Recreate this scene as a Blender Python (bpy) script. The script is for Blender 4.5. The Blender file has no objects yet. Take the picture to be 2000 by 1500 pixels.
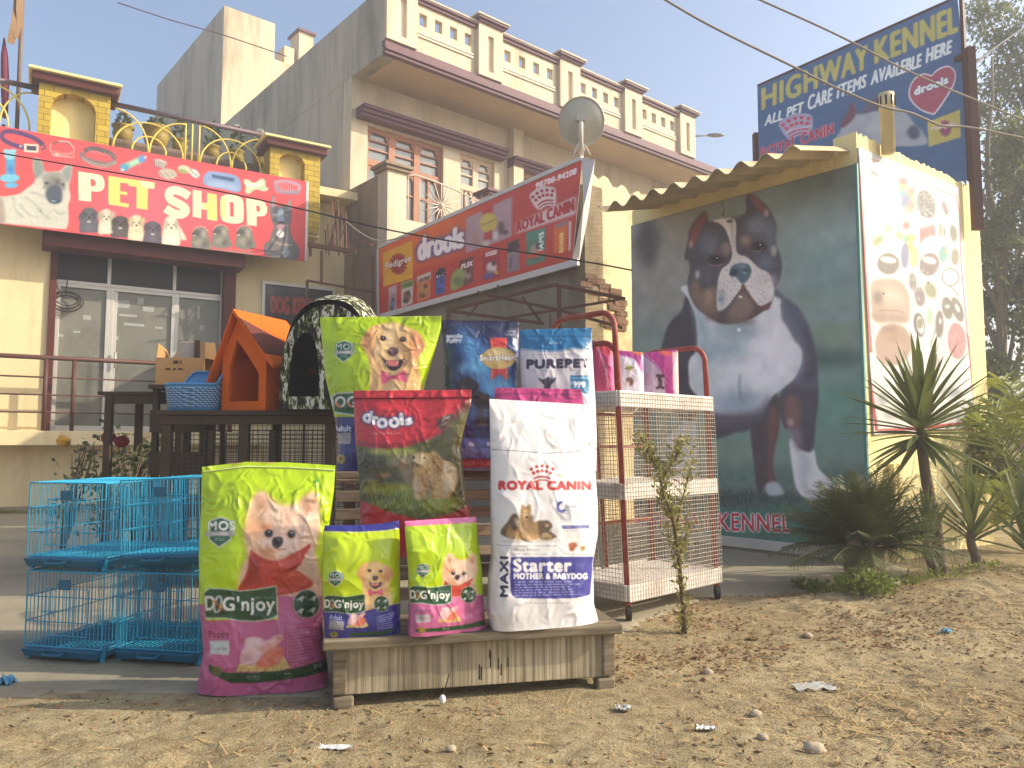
import bpy, math, random
import numpy as np
from mathutils import Vector, Matrix
random.seed(7)
RNG = np.random.default_rng(11)
SC = bpy.context.scene
COL = SC.collection
# ------------------------------------------------------------------ camera, sky, sun
F, CX, CY = 1500.0, 1000.0, 750.0          # focal length and centre in pixels of the 2000 x 1500 frame
PITCH = math.atan(115.0 / 1500.0)
CAMZ = 0.93
CP, SP = math.cos(PITCH), math.sin(PITCH)
cam = bpy.data.cameras.new("camera")
cam.sensor_width = 36.0
cam.lens = 36.0 * F / 2000.0
cam.clip_start = 0.05
cam.clip_end = 2000.0
cam_o = bpy.data.objects.new("camera", cam)
COL.objects.link(cam_o)
cam_o.location = (0, 0, CAMZ)
cam_o.rotation_euler = (math.pi / 2 + PITCH, 0, 0)
SC.camera = cam_o
SUN_EL = math.radians(29.0)
SUN_H = Vector((0.994, 0.02, 0)).normalized()       # horizontal direction towards the sun
SUN_DIR = Vector((SUN_H.x * math.cos(SUN_EL), SUN_H.y * math.cos(SUN_EL), math.sin(SUN_EL)))
sun = bpy.data.lights.new("sun", 'SUN')
sun.energy = 3.5
sun.angle = math.radians(0.6)
sun.color = (1.0, 0.9, 0.73)
sun_o = bpy.data.objects.new("sun", sun)
COL.objects.link(sun_o)
sun_o.rotation_euler = (-SUN_DIR).to_track_quat('-Z', 'Y').to_euler()
sun_o.location = (20, -4, 20)
world = bpy.data.worlds.new("World")
SC.world = world
world.use_nodes = True
wn = world.node_tree
bg = wn.nodes["Background"]
sky = wn.nodes.new("ShaderNodeTexSky")
sky.sky_type = 'NISHITA'
sky.sun_disc = False
sky.sun_elevation = SUN_EL
sky.sun_rotation = math.atan2(SUN_H.x, SUN_H.y)
sky.air_density = 1.0
sky.dust_density = 4.0
sky.ozone_density = 1.2
sky.altitude = 200.0
wn.links.new(sky.outputs[0], bg.inputs[0])
bg.inputs[1].default_value = 0.15
SC.view_settings.view_transform = 'Standard'
SC.view_settings.look = 'None'
SC.view_settings.exposure = 0.84
SC.view_settings.gamma = 1.0
SC.render.engine = 'CYCLES'
SC.cycles.max_bounces = 6
SC.cycles.diffuse_bounces = 3
SC.cycles.transparent_max_bounces = 12
# ------------------------------------------------------------------ projection helpers
def ray(px, py):
 t = (CY - py) / F
 return Vector(((px - CX) / F, CP - SP * t, SP + CP * t))
def at(px, py, Y):
 r = ray(px, py)
 k = Y / r.y
 return Vector((r.x * k, Y, CAMZ + r.z * k))
def gnd(px, py, z=0.0):
 r = ray(px, py)
 k = (z - CAMZ) / r.z
 return Vector((r.x * k, r.y * k, z))
def proj(p):
 p = Vector(p)
 d = p.y * CP + (p.z - CAMZ) * SP
 h = -p.y * SP + (p.z - CAMZ) * CP
 return (CX + F * p.x / d, CY - F * h / d)
class Plane:
 """A vertical plane: u runs along d, z is up, off is the distance in front of it."""
 def __init__(s, o, d):
  s.o = Vector((o[0], o[1], 0)); s.d = Vector((d[0], d[1], 0)).normalized()
  s.n = Vector((s.d.y, -s.d.x, 0))
 def hit(s, px, py, off=0.0):
  r = ray(px, py); o = s.o + s.n * off
  c = Vector((0, 0, CAMZ))
  k = (o - c).dot(s.n) / r.dot(s.n)
  p = c + r * k
  return ((p - s.o).dot(s.d), p.z)
 def pt(s, u, z, off=0.0):
  p = s.o + s.d * u + s.n * off
  return Vector((p.x, p.y, z))
 def hp(s, px, py, off=0.0):
  u, z = s.hit(px, py, off)
  return s.pt(u, z, off)
 def ang(s):
  return math.atan2(s.d.y, s.d.x)
# ------------------------------------------------------------------ noise
_TAB = np.random.default_rng(5).random((256, 256))
def vnoise(x, y, seed=0):
 x = np.asarray(x, float) + seed * 17.31; y = np.asarray(y, float) + seed * 9.77
 xi = np.floor(x).astype(int); yi = np.floor(y).astype(int)
 fx = x - xi; fy = y - yi
 fx = fx * fx * (3 - 2 * fx); fy = fy * fy * (3 - 2 * fy)
 a = _TAB[xi & 255, yi & 255]; b = _TAB[(xi + 1) & 255, yi & 255]
 c = _TAB[xi & 255, (yi + 1) & 255]; d = _TAB[(xi + 1) & 255, (yi + 1) & 255]
 return (a * (1 - fx) + b * fx) * (1 - fy) + (c * (1 - fx) + d * fx) * fy
def fbm(x, y, oct=4, seed=0):
 s = 0; a = 0.5
 for k in range(oct):
  s = s + a * vnoise(x * 2 ** k, y * 2 ** k, seed + k); a *= 0.5
 return s
def sstep(a, b, x):
 t = np.clip((x - a) / (b - a), 0, 1)
 return t * t * (3 - 2 * t)
# ------------------------------------------------------------------ materials
def lin(c):
 """sRGB 0-255 to linear."""
 c = np.asarray(c, float) / 255.0
 return np.where(c <= 0.04045, c / 12.92, ((c + 0.055) / 1.055) ** 2.4)
def L4(c, k=1.0):
 l = lin(c) * k
 return (float(l[0]), float(l[1]), float(l[2]), 1.0)
def mat(name, rgb, rough=0.75, var=0.12, scale=6.0, bump=0.0, bscale=60.0, metal=0.0,
  dirt=None, dscale=1.5, damt=0.5, streak=False, spec=0.3, k=1.0, trans=0.0, coat=0.0):
 m = bpy.data.materials.new(name); m.use_nodes = True
 nt = m.node_tree; N = nt.nodes; b = N["Principled BSDF"]
 b.inputs["Roughness"].default_value = rough
 b.inputs["Metallic"].default_value = metal
 b.inputs["Specular IOR Level"].default_value = spec
 if coat: b.inputs["Coat Weight"].default_value = coat
 tc = N.new("ShaderNodeTexCoord"); src = tc.outputs["Object"]
 n1 = N.new("ShaderNodeTexNoise"); n1.inputs["Scale"].default_value = scale
 n1.inputs["Detail"].default_value = 6.0; n1.inputs["Roughness"].default_value = 0.65
 nt.links.new(src, n1.inputs["Vector"])
 mx = N.new("ShaderNodeMix"); mx.data_type = 'RGBA'
 c = lin(rgb) * k
 mx.inputs[6].default_value = (*[float(max(0, v * (1 - var * 1.6))) for v in c], 1)
 mx.inputs[7].default_value = (*[float(min(1, v * (1 + var * 1.6))) for v in c], 1)
 nt.links.new(n1.outputs["Fac"], mx.inputs[0])
 out = mx.outputs[2]
 if dirt is not None:
  n2 = N.new("ShaderNodeTexNoise"); n2.inputs["Scale"].default_value = dscale
  n2.inputs["Detail"].default_value = 7.0; n2.inputs["Roughness"].default_value = 0.7
  if streak:
   mp = N.new("ShaderNodeMapping"); mp.inputs["Scale"].default_value = (1, 1, 0.18)
   nt.links.new(src, mp.inputs["Vector"]); nt.links.new(mp.outputs[0], n2.inputs["Vector"])
  else:
   nt.links.new(src, n2.inputs["Vector"])
  rp = N.new("ShaderNodeMapRange"); rp.inputs[1].default_value = 0.48; rp.inputs[2].default_value = 0.72
  rp.inputs[3].default_value = 0.0; rp.inputs[4].default_value = damt
  nt.links.new(n2.outputs["Fac"], rp.inputs[0])
  m2 = N.new("ShaderNodeMix"); m2.data_type = 'RGBA'
  nt.links.new(rp.outputs[0], m2.inputs[0]); nt.links.new(out, m2.inputs[6])
  m2.inputs[7].default_value = L4(dirt)
  out = m2.outputs[2]
  if streak:
   m9 = N.new("ShaderNodeMapping"); m9.inputs["Scale"].default_value = (3.6, 3.6, .3); nt.links.new(src, m9.inputs["Vector"])
   n9 = N.new("ShaderNodeTexNoise"); n9.inputs["Scale"].default_value = 1.0; n9.inputs["Detail"].default_value = 5.0; nt.links.new(m9.outputs[0], n9.inputs["Vector"])
   r9 = N.new("ShaderNodeMapRange"); r9.inputs[1].default_value = .54; r9.inputs[2].default_value = .82; r9.inputs[3].default_value = 0; r9.inputs[4].default_value = damt * .5
   nt.links.new(n9.outputs["Fac"], r9.inputs[0]); k9 = N.new("ShaderNodeMix"); k9.data_type = 'RGBA'; nt.links.new(r9.outputs[0], k9.inputs[0]); nt.links.new(out, k9.inputs[6]); k9.inputs[7].default_value = L4(dirt); out = k9.outputs[2]
 nt.links.new(out, b.inputs["Base Color"])
 if bump:
  n3 = N.new("ShaderNodeTexNoise"); n3.inputs["Scale"].default_value = bscale
  n3.inputs["Detail"].default_value = 5.0
  nt.links.new(src, n3.inputs["Vector"])
  bp = N.new("ShaderNodeBump"); bp.inputs["Strength"].default_value = bump
  bp.inputs["Distance"].default_value = 0.02
  nt.links.new(n3.outputs["Fac"], bp.inputs["Height"]); nt.links.new(bp.outputs[0], b.inputs["Normal"])
 if trans:
  t = N.new("ShaderNodeBsdfTranslucent"); nt.links.new(out, t.inputs[0])
  ms = N.new("ShaderNodeMixShader"); ms.inputs[0].default_value = trans
  nt.links.new(b.outputs[0], ms.inputs[1]); nt.links.new(t.outputs[0], ms.inputs[2])
  nt.links.new(ms.outputs[0], N["Material Output"].inputs["Surface"])
 return m
def print_mat(name, rough=0.5, bump=0.0, bscale=40.0, coat=0.0, spec=0.3, crinkle=0.0):
 """Printed vinyl, flex or film: the print is the colour attribute of the mesh."""
 m = bpy.data.materials.new(name); m.use_nodes = True
 nt = m.node_tree; N = nt.nodes; b = N["Principled BSDF"]
 a = N.new("ShaderNodeAttribute"); a.attribute_name = "print"
 nt.links.new(a.outputs["Color"], b.inputs["Base Color"])
 b.inputs["Roughness"].default_value = rough
 b.inputs["Specular IOR Level"].default_value = spec
 b.inputs["Coat Weight"].default_value = coat
 b.inputs["Coat Roughness"].default_value = 0.25
 if bump:
  tc = N.new("ShaderNodeTexCoord")
  n3 = N.new("ShaderNodeTexNoise"); n3.inputs["Scale"].default_value = bscale; n3.inputs["Detail"].default_value = 4
  nt.links.new(tc.outputs["Object"], n3.inputs["Vector"])
  bp = N.new("ShaderNodeBump"); bp.inputs["Strength"].default_value = bump; bp.inputs["Distance"].default_value = 0.01
  nt.links.new(n3.outputs["Fac"], bp.inputs["Height"]); nt.links.new(bp.outputs[0], b.inputs["Normal"])
  if crinkle:
   n4 = N.new("ShaderNodeTexNoise"); n4.noise_type = 'RIDGED_MULTIFRACTAL'; n4.inputs["Scale"].default_value = 13.0; n4.inputs["Detail"].default_value = 3.0; n4.inputs["Distortion"].default_value = 1.2
   nt.links.new(tc.outputs["Object"], n4.inputs["Vector"])
   b2 = N.new("ShaderNodeBump"); b2.inputs["Strength"].default_value = crinkle; b2.inputs["Distance"].default_value = 0.02
   nt.links.new(n4.outputs["Fac"], b2.inputs["Height"]); nt.links.new(bp.outputs[0], b2.inputs["Normal"]); nt.links.new(b2.outputs[0], b.inputs["Normal"])
 return m
# ------------------------------------------------------------------ objects
def tag(o, label=None, cat=None, group=None, kind=None):
 if label: o["label"] = label
 if cat: o["category"] = cat
 if group: o["group"] = group
 if kind: o["kind"] = kind
 return o
def thing(name, label, cat, loc=(0, 0, 0), rotz=0.0, group=None):
 o = bpy.data.objects.new(name, None); COL.objects.link(o)
 o.empty_display_size = 0.1
 o.location = loc; o.rotation_euler = (0, 0, rotz)
 return tag(o, label, cat, group)
def wmat(o):
 m = Matrix.Identity(4)
 while o is not None:
  loc = Matrix.Translation(o.location) @ o.rotation_euler.to_matrix().to_4x4() @ Matrix.Diagonal((*o.scale, 1))
  m = loc @ m
  o = o.parent
 return m
def link_mesh(name, me, material, parent=None, smooth=False, bevel=0.0, world=True):
 o = bpy.data.objects.new(name, me); COL.objects.link(o)
 if material is not None: me.materials.append(material)
 if parent is not None:
  o.parent = parent
  if world:
   me.transform(wmat(parent).inverted())
 if smooth:
  me.polygons.foreach_set("use_smooth", [True] * len(me.polygons))
 if bevel:
  md = o.modifiers.new("bevel", 'BEVEL'); md.width = bevel; md.segments = 2; md.limit_method = 'ANGLE'
  md.angle_limit = math.radians(40)
 me.update()
 return o
def recenter(o):
 """Put a top-level mesh's origin at the middle of its base."""
 me = o.data
 n = len(me.vertices); co = np.empty(n * 3); me.vertices.foreach_get("co", co); co = co.reshape(-1, 3)
 c = (co.min(0) + co.max(0)) / 2; c[2] = co[:, 2].min()
 co -= c; me.vertices.foreach_set("co", co.ravel()); me.update()
 o.location = c
 return o
class MB:
 """Collects shapes and links them as one mesh object."""
 def __init__(s): s.v = []; s.f = []
 def add(s, vs, fs):
  b = len(s.v); s.v.extend([tuple(p) for p in vs]); s.f.extend([tuple(b + i for i in f) for f in fs]); return s
 def hexa(s, c):
  """8 corners: 4 of one end in order, then 4 of the other."""
  return s.add(c, [(3, 2, 1, 0), (4, 5, 6, 7), (0, 1, 5, 4), (1, 2, 6, 5), (2, 3, 7, 6), (3, 0, 4, 7)])
 def box(s, x0, x1, y0, y1, z0, z1):
  return s.hexa([(x0, y0, z0), (x1, y0, z0), (x1, y1, z0), (x0, y1, z0), (x0, y0, z1), (x1, y0, z1), (x1, y1, z1), (x0, y1, z1)])
 def pbox(s, P, u0, u1, z0, z1, a, b):
  """A box on a plane: from offset a to offset b in front of it."""
  q = [P.pt(u0, z0, a), P.pt(u0, z0, b), P.pt(u1, z0, b), P.pt(u1, z0, a)]
  r = [P.pt(u0, z1, a), P.pt(u0, z1, b), P.pt(u1, z1, b), P.pt(u1, z1, a)]
  return s.hexa(q + r)
 def pquad(s, P, pts, a, b):
  """A prism over a polygon (u,z) on a plane."""
  n = len(pts)
  v = [P.pt(u, z, b) for u, z in pts] + [P.pt(u, z, a) for u, z in pts]
  f = [tuple(range(n)), tuple(range(2 * n - 1, n - 1, -1))] + [(i, n + i, n + (i + 1) % n, (i + 1) % n) for i in range(n)]
  return s.add(v, f)
 def bar(s, a, b, w, h=None, up=(0, 0, 1)):
  a = Vector(a); b = Vector(b); h = h or w
  d = (b - a).normalized(); u = Vector(up)
  if abs(d.dot(u)) > 0.98: u = Vector((0, 1, 0))
  x = d.cross(u).normalized() * (w / 2); y = x.cross(d).normalized() * (h / 2)
  return s.hexa([a - x - y, a + x - y, a + x + y, a - x + y, b - x - y, b + x - y, b + x + y, b - x + y])
 def tube(s, pts, r, n=6, cap=True):
  pts = [Vector(p) for p in pts]
  rs = r if isinstance(r, (list, tuple)) else [r] * len(pts)
  vs = []; fs = []; ref = None
  for i, p in enumerate(pts):
   d = (pts[min(i + 1, len(pts) - 1)] - pts[max(i - 1, 0)])
   d = d.normalized() if d.length > 1e-9 else Vector((0, 0, 1))
   if ref is None or abs(ref.dot(d)) > 0.95:
    ref = Vector((0, 0, 1)) if abs(d.z) < 0.9 else Vector((1, 0, 0))
   x = ref.cross(d).normalized(); y = d.cross(x).normalized(); ref = (ref - d * ref.dot(d)).normalized() if (ref - d * ref.dot(d)).length > 1e-6 else ref
   for k in range(n):
    t = 2 * math.pi * k / n
    vs.append(p + (x * math.cos(t) + y * math.sin(t)) * rs[i])
  for i in range(len(pts) - 1):
   for k in range(n):
    a = i * n + k; b2 = i * n + (k + 1) % n
    fs.append((a, b2, b2 + n, a + n))
  if cap:
   fs.append(tuple(range(n - 1, -1, -1))); fs.append(tuple((len(pts) - 1) * n + k for k in range(n)))
  return s.add(vs, fs)
 def lathe(s, c, prof, n=20, flat=1.0):
  c = Vector(c); vs = []; fs = []
  for r, z in prof:
   for k in range(n):
    t = 2 * math.pi * k / n
    vs.append((c.x + r * math.cos(t), c.y + r * math.sin(t) * flat, c.z + z))
  for i in range(len(prof) - 1):
   for k in range(n):
    a = i * n + k; b = i * n + (k + 1) % n
    fs.append((a, b, b + n, a + n))
  fs.append(tuple(range(n - 1, -1, -1))); fs.append(tuple((len(prof) - 1) * n + k for k in range(n)))
  return s.add(vs, fs)
 def ball(s, c, r, n=8, m=6, sq=(1, 1, 1), rnd=0.0):
  c = Vector(c); prof = []
  vs = []; fs = []
  for i in range(m + 1):
   t = math.pi * i / m
   for k in range(n):
    p = 2 * math.pi * k / n
    rr = r * (1 + random.uniform(-rnd, rnd)) if 0 < i < m else r
    vs.append((c.x + rr * sq[0] * math.sin(t) * math.cos(p), c.y + rr * sq[1] * math.sin(t) * math.sin(p), c.z + rr * sq[2] * math.cos(t)))
  for i in range(m):
   for k in range(n):
    a = i * n + k; b = i * n + (k + 1) % n
    fs.append((a, a + n, b + n, b))
  return s.add(vs, fs)
 def build(s, name, material, parent=None, smooth=False, bevel=0.0, world=True):
  me = bpy.data.meshes.new(name); me.from_pydata([tuple(p) for p in s.v], [], s.f)
  return link_mesh(name, me, material, parent, smooth, bevel, world)
def np_mesh(name, verts, quads, colors=None):
 """A mesh from numpy arrays of points and four-cornered faces."""
 me = bpy.data.meshes.new(name)
 nv, nf = len(verts), len(quads)
 me.vertices.add(nv); me.vertices.foreach_set("co", np.ascontiguousarray(verts, dtype=np.float32).ravel())
 me.loops.add(nf * 4); me.loops.foreach_set("vertex_index", np.ascontiguousarray(quads, dtype=np.int32).ravel())
 me.polygons.add(nf); me.polygons.foreach_set("loop_start", np.arange(0, nf * 4, 4, dtype=np.int32))
 try: me.polygons.foreach_set("loop_total", np.full(nf, 4, dtype=np.int32))
 except Exception: pass
 if colors is not None:
  ca = me.color_attributes.new("print", 'FLOAT_COLOR', 'POINT')
  c4 = np.ones((nv, 4), np.float32); c4[:, :3] = colors
  ca.data.foreach_set("color", c4.ravel())
 me.update(calc_edges=True); me.validate()
 return me
def grid_quads(nx, ny, base=0, flip=False):
 """Faces of a grid with nx columns and ny rows of points (row-major)."""
 i = np.arange(nx - 1)[None, :]; j = np.arange(ny - 1)[:, None]
 a = base + j * nx + i
 q = np.stack([a, a + nx, a + nx + 1, a + 1], -1).reshape(-1, 4)
 return q[:, ::-1] if flip else q
def copy_tree(o, parent=None):
 c = o.copy(); COL.objects.link(c); c.parent = parent
 if parent is not None:
  for k in ("label", "category", "group"):
   if k in c and k != "label": del c[k]
 for ch in list(o.children): copy_tree(ch, c)
 return c
# ------------------------------------------------------------------ prints: colours painted on the points of a fine grid
_GLY = {}
def glyphs(s, shear=0.0):
 """The outline edges of a line of text, scaled to the unit box."""
 key = (s, shear)
 if key in _GLY: return _GLY[key]
 cu = bpy.data.curves.new("lettering", 'FONT'); cu.body = s; cu.resolution_u = 4; cu.shear = shear; cu.space_character = 1.1
 ob = bpy.data.objects.new("lettering", cu)
 COL.objects.link(ob)
 bpy.context.view_layer.update()
 me = bpy.data.meshes.new_from_object(ob.evaluated_get(bpy.context.evaluated_depsgraph_get()))
 co = np.array([v.co[:2] for v in me.vertices]) if len(me.vertices) else np.zeros((0, 2))
 cnt = {}
 for p in me.polygons:
  vs = list(p.vertices)
  for a, b in zip(vs, vs[1:] + vs[:1]):
   k = (min(a, b), max(a, b)); cnt[k] = cnt.get(k, 0) + 1
 ed = np.array([[co[a], co[b]] for (a, b), n in cnt.items() if n == 1]) if cnt else np.zeros((0, 2, 2))
 bpy.data.objects.remove(ob); bpy.data.curves.remove(cu); bpy.data.meshes.remove(me)
 if len(ed):
  lo = ed.reshape(-1, 2).min(0); hi = ed.reshape(-1, 2).max(0)
  ed = (ed - lo) / np.maximum(hi - lo, 1e-9)
 _GLY[key] = ed
 return ed
def box_blur(m, r):
 """Three box passes: close to a soft brush edge."""
 r = int(max(1, round(r)))
 for _ in range(2):
  for ax in (0, 1):
   p = [(0, 0), (0, 0)]; p[ax] = (r + 1, r)
   c = np.cumsum(np.pad(m, p, mode='edge'), axis=ax)
   n = m.shape[ax]
   if ax == 0: m = (c[2 * r + 1:2 * r + 1 + n] - c[:n]) / (2 * r + 1)
   else: m = (c[:, 2 * r + 1:2 * r + 1 + n] - c[:, :n]) / (2 * r + 1)
 return m
def homography(src, dst):
 A = []; b = []
 for (x, y), (u, v) in zip(src, dst):
  A.append([x, y, 1, 0, 0, 0, -u * x, -u * y]); b.append(u)
  A.append([0, 0, 0, x, y, 1, -v * x, -v * y]); b.append(v)
 h = np.linalg.solve(np.array(A, float), np.array(b, float))
 return np.append(h, 1).reshape(3, 3)
class Art:
 SS = 2
 def __init__(s, W, H, base, quad=None, fn=None):
  s.W, s.H = W, H
  s.w, s.h = W * s.SS, H * s.SS
  s.a = np.empty((s.h, s.w, 3), np.float32); s.a[:] = np.array(base, np.float32) / 255
  s.fn = fn
  if quad is not None:
   s.q = np.array(quad, float)
   s.M = homography(quad, [(0, 0), (1, 0), (1, 1), (0, 1)])
   c = s.q.mean(0)
   wid = np.linalg.norm((s.q[1] + s.q[2] - s.q[0] - s.q[3]) / 2)
  else:
   wid = fn(None)
  s.k = s.w / wid                # print points per frame pixel
  s.view(0, 0, 1)
 def view(s, ox, oy, sc):
  s.ox, s.oy, s.sc = ox, oy, sc
 def px(s, p):
  p = np.asarray(p, float)
  return np.stack([s.ox + p[..., 0] / s.sc, s.oy + p[..., 1] / s.sc], -1)
 def uv(s, p):
  if s.fn is not None:
   u, v = s.fn(p[..., 0], p[..., 1])
  else:
   d = s.M[2, 0] * p[..., 0] + s.M[2, 1] * p[..., 1] + 1
   u = (s.M[0, 0] * p[..., 0] + s.M[0, 1] * p[..., 1] + s.M[0, 2]) / d
   v = (s.M[1, 0] * p[..., 0] + s.M[1, 1] * p[..., 1] + s.M[1, 2]) / d
  return np.stack([u * s.w, v * s.h], -1)
 def _put(s, edges, col, a, blur, grow=0.0, only=None):
  """edges: N x 2 x 2 in print points."""
  if len(edges) == 0: return
  b = blur * s.k / s.sc; g = 0.45 * grow * s.k / s.sc
  pad = int(2 * b + 2 * g + 3)
  lo = edges.reshape(-1, 2).min(0) - pad; hi = edges.reshape(-1, 2).max(0) + pad
  x0, y0 = max(0, int(lo[0])), max(0, int(lo[1])); x1, y1 = min(s.w, int(hi[0]) + 1), min(s.h, int(hi[1]) + 1)
  if x1 <= x0 or y1 <= y0: return
  X = np.arange(x0, x1) + 0.5; Y = np.arange(y0, y1) + 0.5
  m = np.zeros((len(Y), len(X)), bool)
  for (ax, ay), (bx, by) in edges:
   if ay == by: continue
   if ay > by: ax, ay, bx, by = bx, by, ax, ay
   i0 = np.searchsorted(Y, ay); i1 = np.searchsorted(Y, by)
   if i1 <= i0: continue
   xi = ax + (Y[i0:i1] - ay) * (bx - ax) / (by - ay)
   m[i0:i1] ^= X[None, :] < xi[:, None]
  m = m.astype(np.float32)
  if g >= 0.5: m = np.clip(box_blur(m, g) * 5.0, 0, 1)
  if b >= 0.5: m = box_blur(m, b)
  m = m * a
  if only is not None: m = m * only[y0:y1, x0:x1]
  c = np.array(col, np.float32) / 255
  s.a[y0:y1, x0:x1] = s.a[y0:y1, x0:x1] * (1 - m[..., None]) + c * m[..., None]
 @staticmethod
 def _smooth(p, closed=True, n=5):
  p = np.asarray(p, float); N = len(p); out = []
  rng = range(N) if closed else range(N - 1)
  for i in rng:
   if closed: a, b, c, d = p[i - 1], p[i], p[(i + 1) % N], p[(i + 2) % N]
   else: a, b, c, d = p[max(i - 1, 0)], p[i], p[i + 1], p[min(i + 2, N - 1)]
   for k in range(n):
    t = k / n
    out.append(0.5 * ((2 * b) + (c - a) * t + (2 * a - 5 * b + 4 * c - d) * t * t + (3 * b - a - 3 * c + d) * t ** 3))
  if not closed: out.append(p[-1])
  return np.array(out)
 def poly(s, pts, col, a=1.0, blur=0.0, smooth=False):
  p = np.asarray(pts, float)
  if smooth: p = s._smooth(p)
  q = s.uv(s.px(p))
  s._put(np.stack([q, np.roll(q, -1, 0)], 1), col, a, blur)
 def blob(s, pts, col, a=1.0, blur=0.0): s.poly(pts, col, a, blur, True)
 def ell(s, cx, cy, rx, ry, col, a=1.0, blur=0.0, rot=0.0):
  t = np.linspace(0, 2 * np.pi, 28, endpoint=False); r = math.radians(rot)
  x, y = rx * np.cos(t), ry * np.sin(t)
  s.poly(np.stack([cx + x * math.cos(r) - y * math.sin(r), cy + x * math.sin(r) + y * math.cos(r)], -1), col, a, blur)
 def line(s, pts, w, col, a=1.0, blur=0.0, smooth=False, closed=False):
  p = np.asarray(pts, float)
  if smooth: p = s._smooth(p, closed)
  elif closed: p = np.vstack([p, p[:1]])
  d = np.gradient(p, axis=0); n = np.stack([-d[:, 1], d[:, 0]], -1); n /= np.maximum(np.linalg.norm(n, axis=1, keepdims=True), 1e-9)
  ww = (np.asarray(w) * np.ones(len(p)) / 2)[:, None]
  L, R = p + n * ww, p - n * ww
  for i in range(len(p) - 1):
   q = s.uv(s.px(np.array([L[i], L[i + 1], R[i + 1], R[i]])))
   s._put(np.stack([q, np.roll(q, -1, 0)], 1), col, a, blur)
 def text(s, t, quad, col, bold=0.0, shear=0.0, edge=None, ew=0.0, a=1.0, blur=0.0):
  """quad: bottom-left, bottom-right, top-right, top-left of the lettering's box."""
  e = glyphs(t, shear)
  if not len(e): return
  q = np.array(quad, float)
  x, y = e[..., 0][..., None], e[..., 1][..., None]
  p = (q[0] * (1 - x) + q[1] * x) * (1 - y) + (q[3] * (1 - x) + q[2] * x) * y
  e2 = s.uv(s.px(p))
  if edge is not None: s._put(e2, edge, a, blur, bold + ew)
  s._put(e2, col, a, blur, bold)
 def fake(s, quad, rows, col, a=0.8, fill=0.6, seed=0):
  """Rows of small print too fine to read: broken dashes."""
  r = random.Random(seed); q = np.array(quad, float)
  for k in range(rows):
   y0 = (k + 0.22) / rows; y1 = (k + 0.22 + fill * 0.9) / rows; x = 0.0
   end = r.uniform(0.8, 1.0)
   while x < end:
    w = r.uniform(0.03, 0.1); x1 = min(x + w, end)
    def P(u, v): return (q[3] * (1 - u) + q[2] * u) * (1 - v) + (q[0] * (1 - u) + q[1] * u) * v
    s.poly([P(x, y0), P(x1, y0), P(x1, y1), P(x, y1)], col, a)
    x = x1 + r.uniform(0.012, 0.03)
 def mottle(s, amt, size, seed=0, box=None, tint=(1, 1, 1)):
  """Uneven ink and soft background shapes, within a box of frame pixels."""
  x0, y0, x1, y1 = 0, 0, s.w, s.h
  yy, xx = np.mgrid[y0:y1, x0:x1]
  n = fbm(xx / (size * s.k), yy / (size * s.k), 3, seed) - 0.44
  s.a = np.clip(s.a * (1 + amt * 2 * n[..., None] * np.array(tint)), 0, 1).astype(np.float32)
 def hair(s, pts, n, ln, w, cols, ang, spread, a=0.6, seed=0):
  """Short fur strokes inside a polygon."""
  r = random.Random(seed); p = np.asarray(pts, float)
  lo, hi = p.min(0), p.max(0)
  def inside(x, y):
   c = False; j = len(p) - 1
   for i in range(len(p)):
    if (p[i, 1] > y) != (p[j, 1] > y) and x < (p[j, 0] - p[i, 0]) * (y - p[i, 1]) / (p[j, 1] - p[i, 1]) + p[i, 0]: c = not c
    j = i
   return c
  for _ in range(n):
   x, y = r.uniform(lo[0], hi[0]), r.uniform(lo[1], hi[1])
   if not inside(x, y): continue
   t = math.radians(ang + r.uniform(-spread, spread)); l = ln * r.uniform(0.5, 1.2)
   dx, dy = math.cos(t) * l, math.sin(t) * l
   nx, ny = -math.sin(t) * w, math.cos(t) * w
   s.poly([(x - nx, y - ny), (x + nx, y + ny), (x + dx, y + dy)], r.choice(cols), a)
 def colors(s, k=1.0):
  c = s.a.reshape(s.H, s.SS, s.W, s.SS, 3).mean((1, 3))
  return (lin(c.reshape(-1, 3) * 255) * k).astype(np.float32)
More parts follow.
